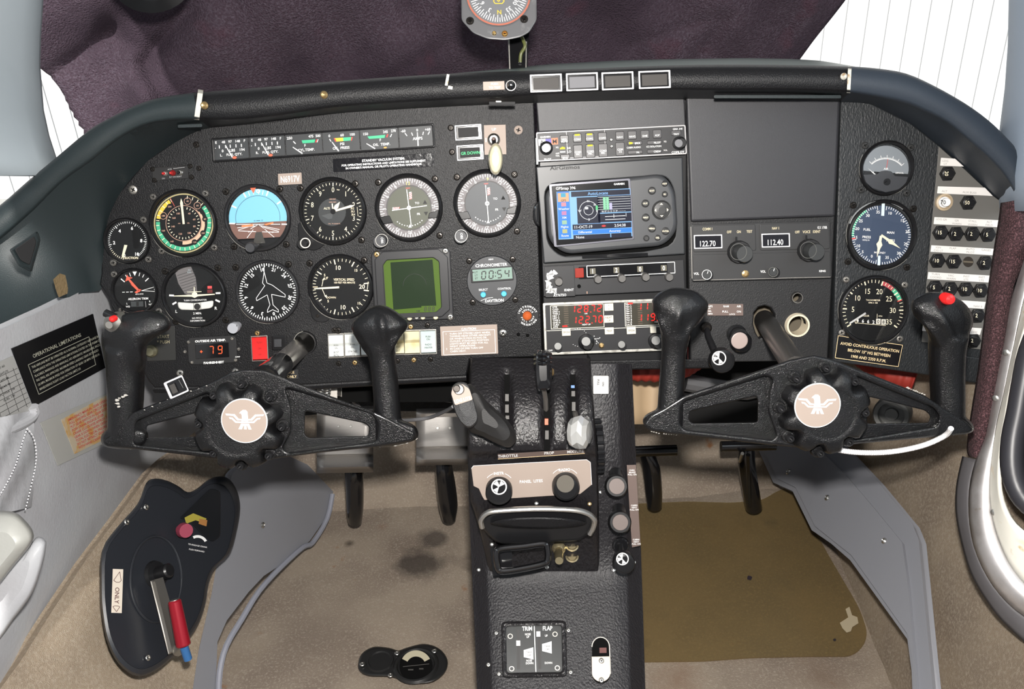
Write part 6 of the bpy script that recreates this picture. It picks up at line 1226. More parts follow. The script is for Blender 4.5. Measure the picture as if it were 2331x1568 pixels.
yoke('right control yoke with a red button on its outer horn, before the copilot side', .20, (1860, 922),
     [(1465, 966), (1480, 945), (1510, 930), (1557, 900), (1708, 850), (1800, 818), (1852, 808), (1890, 816), (1998, 858), (2105, 900), (2150, 930), (2200, 960), (2216, 978), (2205, 987), (2166, 991), (1960, 1009), (1866, 1019), (1846, 1026), (1826, 1019), (1744, 1012), (1546, 989), (1528, 988), (1480, 980)],
     [[(1572, 936), (1719, 902), (1725, 908), (1724, 961), (1575, 963), (1568, 955)], [(1978, 903), (2105, 934), (2118, 946), (2114, 962), (1973, 964)]],
     [[(1560, 912), (1744, 855), (1760, 862), (1752, 890), (1748, 935), (1768, 990), (1760, 1001), (1560, 978), (1548, 966), (1550, 925)], [(1946, 855), (2124, 927), (2138, 945), (2134, 970), (1943, 1001), (1926, 995), (1950, 957), (1954, 905)]],
     [(1861, 826), (1795, 849), (1924, 856), (1761, 916), (1948, 925), (1782, 982), (1913, 990), (1848, 1015)],
     [([[(1525, 965, 0, 31), (1527, 920, 0, 30), (1530, 860, 0, 29), (1534, 800, .002, 28), (1538, 760, .004, 34)]], [([(1483, 690), (1492, 672), (1510, 660), (1530, 654), (1575, 658), (1597, 671), (1613, 690), (1610, 708), (1590, 738), (1566, 762), (1552, 800), (1522, 800), (1506, 762), (1494, 722)], LAY), ([(1463, 961), (1470, 944), (1500, 932), (1548, 936), (1556, 960), (1546, 988), (1520, 988), (1478, 979)], FOOT)]),
      ([[(2160, 965, 0, 34), (2158, 920, 0, 36), (2156, 860, 0, 37), (2156, 800, .002, 39), (2160, 760, .004, 42)]], [([(2073, 700), (2078, 681), (2105, 667), (2135, 664), (2178, 676), (2208, 704), (2216, 734), (2208, 758), (2196, 800), (2165, 822), (2130, 800), (2104, 745), (2080, 716)], LAY), ([(2110, 985), (2125, 960), (2180, 945), (2206, 955), (2218, 974), (2208, 986), (2166, 991)], FOOT)])],
     ((1740, 728), (1812, 838), .0130, M('worn dark steel shaft', (.20, .19, .18), .32, .9, bump=('brush', 120, .2, .0004)), 'dull grey control shaft', False), ex_r)
# ================= pedestal =================
ped = thing('center_pedestal', 'black leather covered pedestal running down from the middle of the panel', 'console', D(1265, 1568, 1.02))
def db(y): return interp(y, [(820, 1.045), (1040, 1.045), (1250, 1.065), (1310, 1.062), (1700, .95)])
mb = MB(); rows = []
for y in [828, 860, 900, 950, 1000, 1050, 1100, 1150, 1200, 1250, 1285, 1310, 1340, 1400, 1450, 1500, 1568, 1660]:
    xl = interp(y, [(820, 1070), (1100, 1066), (1250, 1072), (1400, 1079), (1568, 1086), (1660, 1090)]); xr = interp(y, [(820, 1438), (1100, 1450), (1250, 1459), (1400, 1464), (1568, 1469), (1660, 1472)]); d = db(y)
    back = Vector((0, .30, -.10))
    rows.append([D(xl, y, d+.02)+back, D(xl, y, d+.022), D(xl+10, y, d+.018), D(xl+30, y, d+.003), D(xl+38, y, d)]+[D(xl+38+(xr-xl-76)*i/8, y, d) for i in range(1, 8)]+[D(xr-38, y, d), D(xr-30, y, d+.003), D(xr-10, y, d+.018), D(xr, y, d+.022), D(xr, y, d+.02)+back])
ped_leather = M('black pedestal vinyl', (.012, .011, .013), .42, bump=('grain', 420, 1, .0012), spec=.5)
mb.grid(rows, ped_leather); mb.build('console_body', ped, sharp=40)
def dh(y): return interp(y, [(815, 1.025), (845, 1.012), (900, .992), (950, .982), (1000, .978), (1025, .980), (1042, .992), (1055, .994), (1140, 1.006), (1160, 1.010), (1240, 1.045), (1300, 1.060)])
def groove(x, y):
    g = interp(y, [(835, 0), (865, 1), (1005, 1), (1026, 0)])
    return g*sum(.008*math.exp(-((x-c)/11)**2) for c in (1154, 1245, 1304))
mb = MB(); rows = []
for y in [815, 830, 838, 845, 852, 860, 870, 885, 900, 930, 960, 990, 1010, 1024, 1034, 1042, 1052, 1100, 1140, 1160, 1200, 1240, 1275, 1300]:
    xl = interp(y, [(815, 1070), (1040, 1064), (1140, 1071), (1180, 1086), (1240, 1100), (1300, 1112)]); xr = interp(y, [(815, 1344), (1040, 1360), (1140, 1363), (1240, 1364), (1300, 1364)]); d = dh(y); back = Vector((0, .09, -.03))
    rows.append([D(xl, y, d+.008)+back, D(xl, y, d+.008), D(xl+4, y, d+.002), D(xl+14, y, d)]+[D(xl+14+(xr-xl-28)*i/60, y, d+groove(xl+14+(xr-xl-28)*i/60, y)) for i in range(1, 60)]+[D(xr-14, y, d), D(xr-4, y, d+.002), D(xr, y, d+.008), D(xr, y, d+.008)+back])
mb.grid(rows, M('shiny black quadrant leather', (.010, .009, .010), .26, bump=('grain', 330, 1, .0014), spec=.5)); mb.build('quadrant_housing', ped, sharp=45)
def hs(y0, y1, dx=0): return pl3((1100, y0, dh(y0)-dx), (1300, y0, dh(y0)-dx), (1200, y1, dh(y1)-dx))
# lever slots (slightly sunk grooves lined in black)
for x0, x1, ya, yb in ((1148, 1160, 852, 958), (1238, 1252, 880, 1025), (1298, 1310, 852, 950)):
    mb = MB(); rr = []
    for i in range(13):
        y = ya+(yb-ya)*i/12; rr.append([D(x0, y, dh(y)+groove(x0+6, y)-.0028), D(x1, y, dh(y)+groove(x0+6, y)-.0028)])
    mb.grid(rr, blk_deep); mb.build('lever_slot', ped)
dims = M('dim linkage steel', (.10, .095, .09), .6, .1)
for (x, y, h, mt) in ((1154, 905, 16, dims), (1154, 930, 18, dims), (1155, 950, 8, dims), (1244, 960, 14, M('orange dot')), (1245, 990, 20, dims), (1304, 880, 6, M('blue bit', (.03, .15, .45), .4)), (1305, 896, 12, dims), (1306, 925, 20, dims)):
    mb = MB(); mb.prism([D(x-4, y-h/2, dh(y)-.002), D(x+4, y-h/2, dh(y)-.002), D(x+4, y+h/2, dh(y)-.002), D(x-4, y+h/2, dh(y)-.002)], FD*.006, mt); mb.build('linkage', ped)
S = hs(1028, 1040, .0015); S = pl3((1140, 1036, .984), (1320, 1028, .984), (1230, 1046, .992))
p = Pen(S, 1232, 1033, -3.4, w=.001); p.box(0, 0, 198, 11, .001, M('bronze plate'), 1, .0002); p.text('THROTTLE', -76, 0, 6, white_ink, dw=.0012, xs=1.1); p.text('PROP', 18, -1, 6, white_ink, dw=.0012, xs=1.1); p.text('MIXTURE', 78, -1, 6, white_ink, dw=.0012, xs=1.1); p.line(-99, 6, 99, 5, 1.2, gold_ink, .0012); p.mb.build('lever_placard', ped)
# panel lights plate and knobs
SP = pl3((1100, 1060, .9925), (1320, 1048, .9925), (1200, 1135, 1.0035))
p = Pen(SP, 1210, 1090, 0, w=.001); q = [(1073, 1066), (1078, 1060), (1335, 1046), (1344, 1052), (1347, 1103), (1326, 1120), (1321, 1124), (1103, 1138), (1098, 1130), (1090, 1112), (1078, 1106)]
p.plate([[(x-1210, y-1090) for x, y in q]], .0012, champagne, .0003); p.path([(x-1210, y-1090) for x, y in q[:5]], 1.2, M('bright chrome frame'), .0014)
for s_, x, y in (('INSTR', -75, -13), ('RADIO', 75, -21)): p.text(s_, x, y, 6.2, white_ink, ang=-3, dw=.0015, bold=.02)
p.text('PANEL  LITES', -1, 5, 6.6, white_ink, ang=-3, dw=.0015, bold=.01)
for cx, cy in ((-74, 22), (76, 12)):
    p.arc(36, 37.2, -48, -22, white_ink, .0015, cx, cy); p.arc(36, 37.2, 22, 48, white_ink, .0015, cx, cy)
p.mb.build('light_plate', ped, label='champagne plate reading PANEL LITES')
for i, (x, y, lab) in enumerate(((1136, 1108, 'round dimmer knob marked INSTR with a propeller emblem on the pedestal plate'), (1287, 1101, 'round dimmer knob marked RADIO with a plain grey cap on the pedestal plate'))):
    if i == 0: starknob('dimmer_knob', lab, x, y, 30, .004, SP, rot=60, grp='pedestal dimmer knobs')
    else:
        t = thing('dimmer_knob', lab, 'knob', SP.at(x, y), 'pedestal dimmer knobs'); p = Pen(SP, x, y, w=.002); p.lathe(0, 0, [(26, 0), (31, .003), (31, .012), (28, .016), (22, .018)], blk_smooth, 36); p.mb.build('knob', t); p = Pen(SP, x, y, w=.0202); p.disc(0, 0, 20, M('olive grey cap', (.17, .155, .13), .4, .3)); p.mb.build('cap', t)
for x, y, d, mt in ((1221, 1146, 1.004, steel), (1342, 1147, 1.004, brass), (1120, 1239, 1.042, steel), (1243, 1243, 1.042, steel), (1245, 1291, 1.055, steel), (1090, 1297, 1.068, steel), (1366, 1120, 1.05, steel), (1443, 1280, 1.06, steel), (1397, 1298, 1.062, steel)):
    mb = MB(); mb.lathe(D(x, y, d), -ray(x, y), [(.0026, 0), (.0024, .0015), (.001, .0022)], mt, 12); mb.build('screw', ped)
# ashtray
t = thing('ashtray', 'chrome rimmed black ashtray drawer in the pedestal', 'ashtray', D(1225, 1200, 1.0))
ST_ = pl3((1100, 1170, .998), (1350, 1165, .998), (1220, 1235, 1.022))
p = Pen(ST_, 1224, 1195, -1.2, w=.001); ot = [(-129, -12, 20), (-100, -30, 22), (0, -38, 60), (100, -32, 22), (130, -12, 22), (126, 12, 14), (98, 38, 20), (-92, 42, 20), (-122, 10, 14)]
p.plate([roundpoly(ot, 10)], .010, blk_smooth, .003, dw=-.004, res=3); p.mb.build('tray_front', t)
mb = MB(); mb.tube([ST_.at(x, y, .010) for x, y in ((1098, 1200), (1096, 1182), (1112, 1166), (1150, 1161), (1224, 1158), (1300, 1160), (1336, 1168), (1352, 1182), (1350, 1200), (1342, 1215))], .0035, steel, 10, 4); mb.build('chrome_trim', t)
mb = MB(); mb.loft([[ST_.at(1226+112*k*math.cos(a)*.98, 1190+13*k*math.sin(a), z) for a in [2*math.pi*i/32 for i in range(32)]] for k, z in ((1, .004), (1, .014), (.95, .017), (.7, .018))], blk_leather); mb.build('lip_pad', t)
# parking brake loop handle, pin, cups
t = thing('loop_handle', 'glossy black rounded rectangular loop handle low on the pedestal', 'handle', D(1185, 1270, 1.03))
mb = MB(); L = [(1130, 1262), (1138, 1250), (1190, 1244), (1238, 1238), (1246, 1248), (1247, 1272), (1238, 1283), (1190, 1294), (1145, 1300), (1134, 1292)]
L = smoothloop(L, 4); n = len(L); rows = []
for i in range(n):
    a, b = Vector(L[i-1]), Vector(L[(i+1) % n]); tt = (b-a).normalized(); nn = Vector((-tt.y, tt.x)); c = Vector(L[i])
    rows.append([D(c.x+nn.x*8*math.cos(w_), c.y+nn.y*8*math.cos(w_), 1.005+.007*math.sin(w_)) for w_ in [2*math.pi*k/12 for k in range(12)]])
rows.append(rows[0]); mb.grid(rows, blk_gloss, True); mb.build('loop', t)
mb = MB(); mb.prism([D(x, y, 1.02) for x, y in ((1122, 1252), (1160, 1246), (1160, 1300), (1128, 1304))], FD*.04, blk_gloss); mb.build('base', t, bevel=.003)
for nm, x, y, lab in (('jack_socket', 1302, 1242, 'upper of the two round brass sockets low on the pedestal'), ('jack_socket', 1302, 1267, 'lower of the two round brass sockets low on the pedestal')):
    mb = MB(); mb.lathe(D(x, y, 1.048 if y < 1250 else 1.053), (0, -.45, .9), [(.008, 0), (.0085, .002), (.007, .003), (.005, .0015)], M('pale brass', (.62, .52, .32), .3, .9), 20); tag(mb.build(nm), lab, 'socket', 'pedestal sockets')
mb = MB(); mb.lathe(D(1272, 1248, 1.045), D(1273, 1280, 1.01)-D(1272, 1248, 1.045), [(.009, 0), (.008, .003), (.005, .006), (.005, .012), (.006, .014), (.005, .032)], M('pale brass'), 16); tag(mb.build('control_pin'), 'stubby brass control pin beside the loop handle', 'control')
# levers
t = thing('throttle_lever', 'fat black throttle handle with a push button and a plate reading LDG LITE', 'lever', D(1150, 985, .95))
def pil2(mb, out, lay, mat, n=3):
    q = smoothloop(out, n); cx = sum(a for a, b in q)/len(q); cy = sum(b for a, b in q)/len(q); mb.loft([[D(cx+(a-cx)*k, cy+(b-cy)*k, d) for a, b in q] for k, d in lay], mat)
mb = MB(); pil2(mb, [(1052, 900), (1066, 874), (1085, 884), (1110, 915), (1150, 950), (1172, 982), (1175, 1003), (1160, 1018), (1138, 1013), (1100, 994), (1064, 974)], [(.6, .985), (.92, .975), (1, .955), (.96, .938), (.75, .925), (.3, .919)], M('matt black grip', (.010, .0095, .0095), .6, bump=('noise', 800, .3, .0006))); mb.build('handle', t)
mb = MB(); pil2(mb, [(1027, 900), (1028, 882), (1042, 870), (1062, 872), (1072, 890), (1082, 925), (1088, 950), (1082, 966), (1066, 974), (1048, 960), (1034, 932)], [(.9, .955), (1, .940), (1, .915), (.93, .909), (.5, .907)], M('grained grey black grip', (.035, .035, .036), .5, bump=('noise', 900, .8, .001))); mb.build('grip_end', t)
p = Pen(Pl(D(1050, 900, .9065), -FD), 1050, 902, -14); p.plate([roundpoly([(-21, -12), (-12, -27), (8, -28), (22, -12), (24, 14), (-19, 17)], 5)], .0012, champagne, .0003, dw=.001); p.text('LDG LITE', 1, 8, 7.5, white_ink, dw=.0025, bold=.02, xs=.9); o = p.mb.build('switch_plate', t)
p = Pen(Pl(D(1050, 900, .905), -FD), 1045, 886, 0); p.lathe(0, 0, [(13, 0), (12, .003), (10, .004)], dull_steel, 20); p.lathe(-4, -3, [(8, .003), (8, .010), (6.5, .012)], screw_dark, 20); p.mb.build('push_button', t)
mb = MB(); mb.tube([D(1155, 1005, .97), D(1158, 955, 1.01)], .004, dull_steel, 10); mb.build('lever_arm', t)
mb = MB(); cable = M('grey cable', (.10, .10, .105), .4); mb.tube([D(*q) for q in ((1032, 925, .93), (1015, 935, .97), (980, 950, 1.02), (945, 955, 1.02), (915, 957, 1.0))], .0022, cable, 8, 5); tag(mb.build('switch_cable'), 'thin grey cable from the throttle handle to the left yoke', 'cable')
t = thing('propeller_lever', 'tall glossy black propeller lever at the top middle of the pedestal', 'lever', D(1236, 885, .99))
mb = MB(); pil2(mb, [(1221, 802), (1236, 797), (1250, 801), (1253, 850), (1252, 884), (1236, 889), (1224, 886), (1219, 845)], [(.9, .975), (1, .965), (1, .950), (.9, .944), (.5, .942)], blk_gloss, 4)
for y in (808, 818, 828): mb.tube([D(1219, y, .952), D(1236, y-1, .940), D(1253, y-1, .952)], .0026, blk_gloss, 8, 3)
mb.build('handle', t); mb = MB(); mb.tube([D(1238, 885, .96), D(1242, 910, .985), D(1244, 960, 1.0)], .0028, dull_steel, 10); mb.build('lever_arm', t); mb = MB(); mb.lathe(D(1257, 847, .955), IR, [(.0045, 0), (.003, .002)], brass, 12, cap0=True); mb.build('pin', t)
t = thing('mixture_lever', 'clear faceted mixture knob on the right side of the quadrant', 'lever', D(1320, 985, .95))
mb = MB(); c = D(1321, 984, .945); ax = (IR*.93+FD*-.36).normalized(); acr = M('cloudy clear acrylic', (.78, .78, .76), .12, .25, trans=.45, coat=.5)
up = (ID*-1); up = (up-ax*up.dot(ax)).normalized(); si = ax.cross(up); rows = []
for r_, h in ((.004, -.0125), (.0150, -.0115), (.0185, -.006), (.0195, .001), (.0180, .0065), (.0125, .0105), (.004, .0115)): rows.append([c+ax*h+(up*math.cos(a)+si*math.sin(a))*r_ for a in [2*math.pi*(i+(.5 if r_ in (.0185, .0180) else 0))/9 for i in range(9)]])
mb.loft(rows, acr); mb.build('knob', t, sharp=5); mb = MB(); mb.tube([c, D(1306, 930, 1.0)], .003, dull_steel, 10); mb.build('lever_arm', t)
# trim wheel
mb = MB(); c = D(1362, 1015, 1.035); ax = Vector((1, 0, 0)); mb.lathe(c-ax*.0045, ax, [(.030, 0), (.032, .001), (.032, .008), (.030, .009)], blk_gloss, 32, cap0=True)
for i in range(18):
    a = 2*math.pi*i/18; q = c+Vector((0, math.cos(a), math.sin(a)))*.0325; mb.tube([q-ax*.0045, q+ax*.0045], .0022, blk_gloss, 8)
mb.build('trim_wheel', ped, label='ribbed glossy trim wheel')
# right hand strip of the pedestal
SA = pl3((1360, 900, 1.042), (1440, 900, 1.042), (1400, 1300, 1.060))
t = thing('alternate_air_tab', 'bright metal tab with small upright lettering right of the quadrant', 'placard', SA.at(1368, 876)); p = Pen(SA, 1368, 876, 0, w=.001); p.box(0, 0, 36, 42, .0015, steel, 3, .0004); p.box(-1, -5, 20, 30, .0005, M('pale paper', (.5, .5, .5), .6), 2, .0001, dw=.0015); p.text('PULL', -6, -6, 4.4, blk_ink, ang=90, dw=.0022); p.text('ON', 5, -2, 4.4, blk_ink, ang=90, dw=.0022); p.mb.build('tab', t)
for x, y, lab in ((1403, 1106, 'uppermost of the three knobs down the right of the pedestal, plain bronze cap'), (1411, 1188, 'middle of the three knobs down the right of the pedestal, plain bronze cap')):
    t = thing('vent_knob', lab, 'knob', SA.at(x, y-14), 'pedestal vent knobs'); mb = MB(); a, b = SA.at(x-2, y-30, 0), SA.at(x, y, .026); mb.tube([a, a.lerp(b, .7)], .0085, blk_smooth, 20); mb.build('collar', t)
    p = Pen(Pl(b, -FD*.95+Vector((0, 0, .1))), x, y); p.lathe(0, 0, [(20, -.010), (26, -.006), (26, .001), (23, .004), (19, .004)], blk_smooth, 32); p.lathe(0, 0, [(18, .0042), (17.5, .0048)], M('bronze cap', (.13, .10, .09), .45, .1), 28); p.mb.build('knob', t)
t = starknob('vent_knob', 'lowest knob right of the pedestal with a white propeller emblem', 1417, 1272, 24, .022, SA, stem=[SA.at(1412, 1238, 0), SA.at(1416, 1265, .024)], grp='pedestal vent knobs')
mb = MB(); mb.lathe(SA.at(1413, 1240, .0), SA.N, [(.011, 0), (.010, .004), (.0085, .005)], blk_gloss, 20); mb.build('collar', t)
p = Pen(SA, 1441, 1150, -1.5, w=-.006); p.plate([[(-12, -92), (9, -92), (15, 92), (-5, 96)]], .002, M('bronze plate'), .0003)
for y, tx in ((-80, ('PARK', 'BRAKE', 'PULL ON')), (0, ('CABIN', 'VENT', 'PULL ON')), (78, ('CABIN', 'HEAT', 'PULL ON'))):
    for i, s_ in enumerate(tx): p.text(s_, interp(y, [(-80, 0), (78, 5)]), y+i*5, 3.6, white_ink, dw=.0022)
tag(p.mb.build('knob_placard'), 'long narrow bronze placard edging the right side of the pedestal', 'placard')
# trim and flap indicator
SCN = pl3((1110, 1310, 1.062), (1420, 1310, 1.062), (1260, 1568, interp(1568, [(1310, 1.062), (1700, .95)])))
t = thing('trim_flap_indicator', 'square trim and flap indicator window on the lower pedestal', 'gauge', SCN.at(1216, 1477))
p = Pen(SCN, 1216, 1477, -1, w=.0); p.frame(0, 0, 148, 128, 11, .008, M('shiny black quadrant leather'), 12, .003); p.mb.build('frame', t)
p = Pen(SCN, 1216, 1477, -1, w=.0005); p.rect(0, 0, 130, 110, M('indicator black', (.012, .014, .014), .4)); p.line(1, -52, 3, 52, 2, white_ink, .0002)
for s_, x, y, h in (('TRIM', -15, -47, 10), ('FLAP', 31, -47, 10), ('NOSE', -14, -34, 5), ('UP', -14, -28, 5), ('UP', 28, -30, 5), ('DOWN', 32, 32, 5), ('NOSE', -12, 26, 5), ('DOWN', -11, 32, 5)): p.text(s_, x, y, h, white_ink, dw=.0002, bold=.02, xs=.75)
for x0, y0 in ((-13, 10), (29, -3)): p.poly([(x0-11, y0-8), (x0+11, y0-14), (x0+11, y0+14), (x0-11, y0+8)], white_ink, .0002); p.text('TAKE', x0+1, y0-3, 4, blk_ink, dw=.0004); p.text('OFF', x0+1, y0+4, 4, blk_ink, dw=.0004)
for x in (-36, 12): p.rect(x, 0, 7, 90, M('indicator groove', (.03, .028, .027), .6), .0002)
p.rect(-36, -14, 9, 12, white_ink, .0006); p.rect(10, -34, 9, 12, white_ink, .0006)
for x, y in ((-54, -30), (48, -33), (-52, 44), (52, 44)): p.arc(4, 6, 0, 360, dull_steel, .0008, x, y)
p.mb.build('dial', t); p = Pen(SCN, 1216, 1477, -1, w=.004); p.rect(0, 0, 128, 108, glass); p.mb.build('window', t)
for x, y in ((1130, 1441), (1294, 1435), (1136, 1534), (1299, 1530), (1112, 1513)): pscrew(x, y, 5, steel, t, .0003, 'mounting_screw', SCN)
t = thing('gear_lever_slot', 'upright oval slot half closed by a screwed champagne plate on the lower pedestal', 'cover plate', SCN.at(1369, 1500))
ov = [(-20, -30)]+[(20*math.cos(a), -30+22*math.sin(a)) for a in [math.pi+math.pi*i/10 for i in range(1, 10)]]+[(20, -30)]+[(21, 32)]+[(21*math.cos(a), 32+22*math.sin(a)) for a in [math.pi*i/10 for i in range(1, 10)]]+[(-20, 32)]
p = Pen(SCN, 1368, 1502, -1, w=.0003); p.poly(ov, blk_deep); p.path(ov[:12], 2, dull_steel, .0004); p.rect(5, -22, 16, 12, M('dark red bit', (.10, .02, .015), .5), .0003); p.mb.build('slot', t)
p = Pen(SCN, 1368, 1502, -1, w=.0006); p.plate([roundpoly([(-21, -8), (21, -8), (21, 40, 20), (0, 53, 14), (-21, 40, 20)], 1, 6)], .0015, M('champagne bright', (.58, .50, .42), .4, .4), .0003); p.mb.build('plate', t)
for y in (1504, 1548): pscrew(1369, y, 6, steel, t, .0025, 'mounting_screw', SCN)
# ================= pedals and under panel =================
G = 'pilot rudder pedals'
def ped4(lab, pad, st, silver, d, grp):
    global F
    t = thing('rudder_pedal', lab, 'pedal', D(st[-1][0], st[-1][1], st[-1][2]), grp); x0, x1, ya, yb = pad
    if silver:
        mb = MB(); mb.grid([[D(x0+(x1-x0)*i/6, y-(x1-x0)*i/6*.02, dd) for i in range(7)] for y, dd in ((ya, d), (ya+8, d-.012), (ya+14, d-.004), ((ya+yb)/2, d-.002), (yb-34, d), (yb-28, d+.008), (yb-10, d-.006), (yb-2, d-.014), (yb+8, d-.004))], M('satin aluminium pad', (.46, .44, .42), .38, .8, bump=('brush', 150, .2, .0004)))
        o = mb.build('pad', t, sharp=30); md = o.modifiers.new('t', 'SOLIDIFY'); md.thickness = .003
        for x in (.38, .60): q = MB(); q.lathe(D(x0+(x1-x0)*x, ya+40, d-.005), -FD, [(.003, 0), (.002, .0015)], steel, 10); q.build('rivet', t)
    else:
        mb = MB(); mb.tube([D(x0, (ya+yb)/2, d), D(x1, (ya+yb)/2-3, d)], (yb-ya)/2*d/F, blk_gloss, 16); mb.build('bar', t)
    mb = MB(); mb.tube([D(x, y, dd) for x, y, dd, r_ in st], [r_*d/F for x, y, dd, r_ in st], blk_gloss, 14, 3); mb.build('stem', t)
    return t
ped4('left pilot rudder pedal with an aluminium pad under the left yoke', (722, 850, 930, 1066), [(805, 1020, 1.44, 20), (806, 1075, 1.44, 22), (808, 1120, 1.46, 21), (808, 1160, 1.48, 20), (808, 1186, 1.50, 17)], True, 1.40, G)
ped4('right pilot rudder pedal with an aluminium pad beside the pedestal', (948, 1075, 934, 1048), [(1005, 1020, 1.44, 18), (1010, 1060, 1.44, 20), (1016, 1110, 1.46, 23), (1020, 1150, 1.48, 23), (1022, 1180, 1.50, 17)], True, 1.40, G)
ped4('left copilot rudder pedal, a black bar beside the pedestal', (1446, 1540, 1015, 1040), [(1470, 1030, 1.44, 16), (1482, 1060, 1.45, 20), (1488, 1110, 1.47, 20), (1490, 1150, 1.50, 18)], False, 1.42, 'copilot rudder pedals')
ped4('right copilot rudder pedal, a black bar on a thin steel stem under the right yoke', (1641, 1765, 1004, 1028), [(1700, 1020, 1.44, 18), (1700, 1060, 1.45, 20), (1708, 1110, 1.47, 20), (1716, 1155, 1.50, 20)], False, 1.42, 'copilot rudder pedals')
mb = MB(); mb.tube([D(1703, 1035, 1.40), D(1706, 1150, 1.46)], .004, M('dark steel rod', (.08, .08, .08), .2, .9), 10); mb.tube([D(1690, 1032, 1.40), D(1684, 1050, 1.44)], .003, steel, 8); tag(mb.build('pedal_rod'), 'thin dark rod down the front of the right copilot pedal', 'rod')
# bracket and spring, hoses, ducts, tan duct
t = thing('spring_bracket', 'bright bracket with a coil spring below the panel behind the left yoke', 'bracket', D(745, 870, 1.12)); mb = MB(); mb.prism([D(x, y, 1.12) for x, y in ((723, 868), (766, 867), (766, 904), (742, 896), (723, 888))], FD*.03, dull_steel); mb.build('bracket', t, bevel=.001)
mb = MB(); mb.tube([D(744+9*math.cos(a)-a*.1, 878+a*.9+4*math.sin(a), 1.105-.006*math.sin(a)) for a in [i*.35 for i in range(72)]], .0012, steel, 6); mb.build('spring', t)
redh = M('red ribbed duct hose', (.30, .028, .018), .6)
def hose(lab, pts, r_):
    mb = MB(); P = [Vector(p) for p in smoothloop([D(*q) for q in pts], 24, False)]; mb.tube(P, [r_*(1+.06*math.sin(i*1.1)) for i in range(len(P))], redh, 14); tag(mb.build('duct_hose'), lab, 'hose', 'red duct hoses')
hose('red ribbed hose glimpsed between the pedestal and the right yoke', [(1380, 840, 1.22), (1450, 838, 1.2), (1530, 838, 1.22), (1580, 815, 1.28), (1620, 780, 1.34)], .019)
hose('red ribbed hose glimpsed under the gold lettered placard', [(1930, 770, 1.36), (1955, 800, 1.28), (2020, 842, 1.2), (2084, 862, 1.18)], .019)
mb = MB(); mb.grid([[D(x, y, 1.27+.05*math.sin(t_*2.6)) for t_, x in ((0, 1420), (.33, 1455), (.66, 1490), (1, 1530))] for y in (850, 890, 930, 965)], M('tan insulation board', (.50, .36, .22), .6)); o = mb.build('duct_cover', sharp=0); md = o.modifiers.new('t', 'SOLIDIFY'); md.thickness = .004; tag(o, 'smooth tan board behind the pedestal on the right', 'cover')
mb = MB()
for pts, r_ in (([(780, 872, 1.18), (800, 905, 1.2), (835, 950, 1.25)], .0035), ([(700, 900, 1.3), (850, 880, 1.3), (1030, 900, 1.3)], .012), ([(1560, 870, 1.3), (1700, 890, 1.3), (1750, 860, 1.28)], .014)): mb.tube([D(*q) for q in pts], r_, cable, 10, 4)
tag(mb.build('cable_bundle'), 'dark cables running behind the underside of the panel', 'cables')['kind'] = 'stuff'
mb = MB(); mb.prism([D(x, y, 1.16) for x, y in ((480, 850), (1060, 840), (1060, 900), (1035, 915), (700, 915), (690, 880), (480, 870))], FD*.05, blk_deep); tag(mb.build('under_panel_shade'), 'dark slab added for the shade under the panel edge', 'shade slab')  # dark slab added to stand in for the deep shade below the panel
mb = MB(); mb.prism([D(x, y, 1.34) for x, y in ((1528, 830), (1815, 830), (1800, 900), (1770, 955), (1700, 975), (1540, 968))], FD*.06, M('shade box black', (.006, .006, .006), .7, spec=.2)); tag(mb.build('shade_box', bevel=.006), 'black box added for the dark under the right side of the panel', 'box')  # added black block, stands in for the dark void seen past the yoke
t = thing('cabin_air_vent', 'round grey air vent on the right side wall behind the yoke', 'vent', D(2028, 945, 1.12)); mb = MB(); c = D(2035, 935, 1.16); ax = (D(2018, 960, 1.09)-c).normalized()
mb.lathe(c, ax, [(.024, 0), (.024, .03), (.022, .034), (.017, .034), (.016, .025), (.009, .025), (.008, .030)], M('grey vent plastic', (.10, .10, .095), .3), 32); mb.build('nozzle', t)
mb = MB(); mb.tube([D(*q) for q in ((1868, 1005, .87), (1900, 1022, .875), (1960, 1030, .88), (2030, 1028, .885), (2100, 1014, .88), (2150, 992, .865), (2165, 975, .85))], .0028, M('white cable', (.80, .78, .78), .4, bump=('wave', 120, .5, .001)), 10, 5); tag(mb.build('white_cord'), 'white cord hanging in a curve under the right yoke', 'cord')

# ================= floor vinyl mat, floor socket =================
FL = Pl(Vector((0, 0, .006)), Vector((0, 0, 1)))
def matmat():
    mt = bpy.data.materials.new('olive clear vinyl'); mt.use_nodes = True; nt = mt.node_tree; nt.nodes.clear()
    o = nt.nodes.new('ShaderNodeOutputMaterial'); mx = nt.nodes.new('ShaderNodeMixShader'); tr = nt.nodes.new('ShaderNodeBsdfTransparent'); tr.inputs[0].default_value = (.88, .80, .63, 1)
    pb = nt.nodes.new('ShaderNodeBsdfPrincipled'); pb.inputs['Base Color'].default_value = (.28, .235, .14, 1); pb.inputs['Roughness'].default_value = .3; mx.inputs[0].default_value = .25
    nt.links.new(tr.outputs[0], mx.inputs[1]); nt.links.new(pb.outputs[0], mx.inputs[2]); nt.links.new(mx.outputs[0], o.inputs[0]); return mt
mq = roundpoly([(1452, 1146, 4), (1567, 1141), (1665, 1144), (1735, 1138), (1772, 1116), (1802, 1106), (1851, 1200), (1890, 1270), (1959, 1388, 30), (1978, 1450, 40), (1945, 1492, 40), (1840, 1492), (1714, 1495), (1600, 1503), (1440, 1505, 4)], 14, 5)
mb = MB(); mb.prism([FL.at(x, y, .004) for x, y in mq], Vector((0, 0, -.002)), matmat()); tag(mb.build('floor_mat'), 'olive see-through vinyl mat on the copilot floor', 'mat')
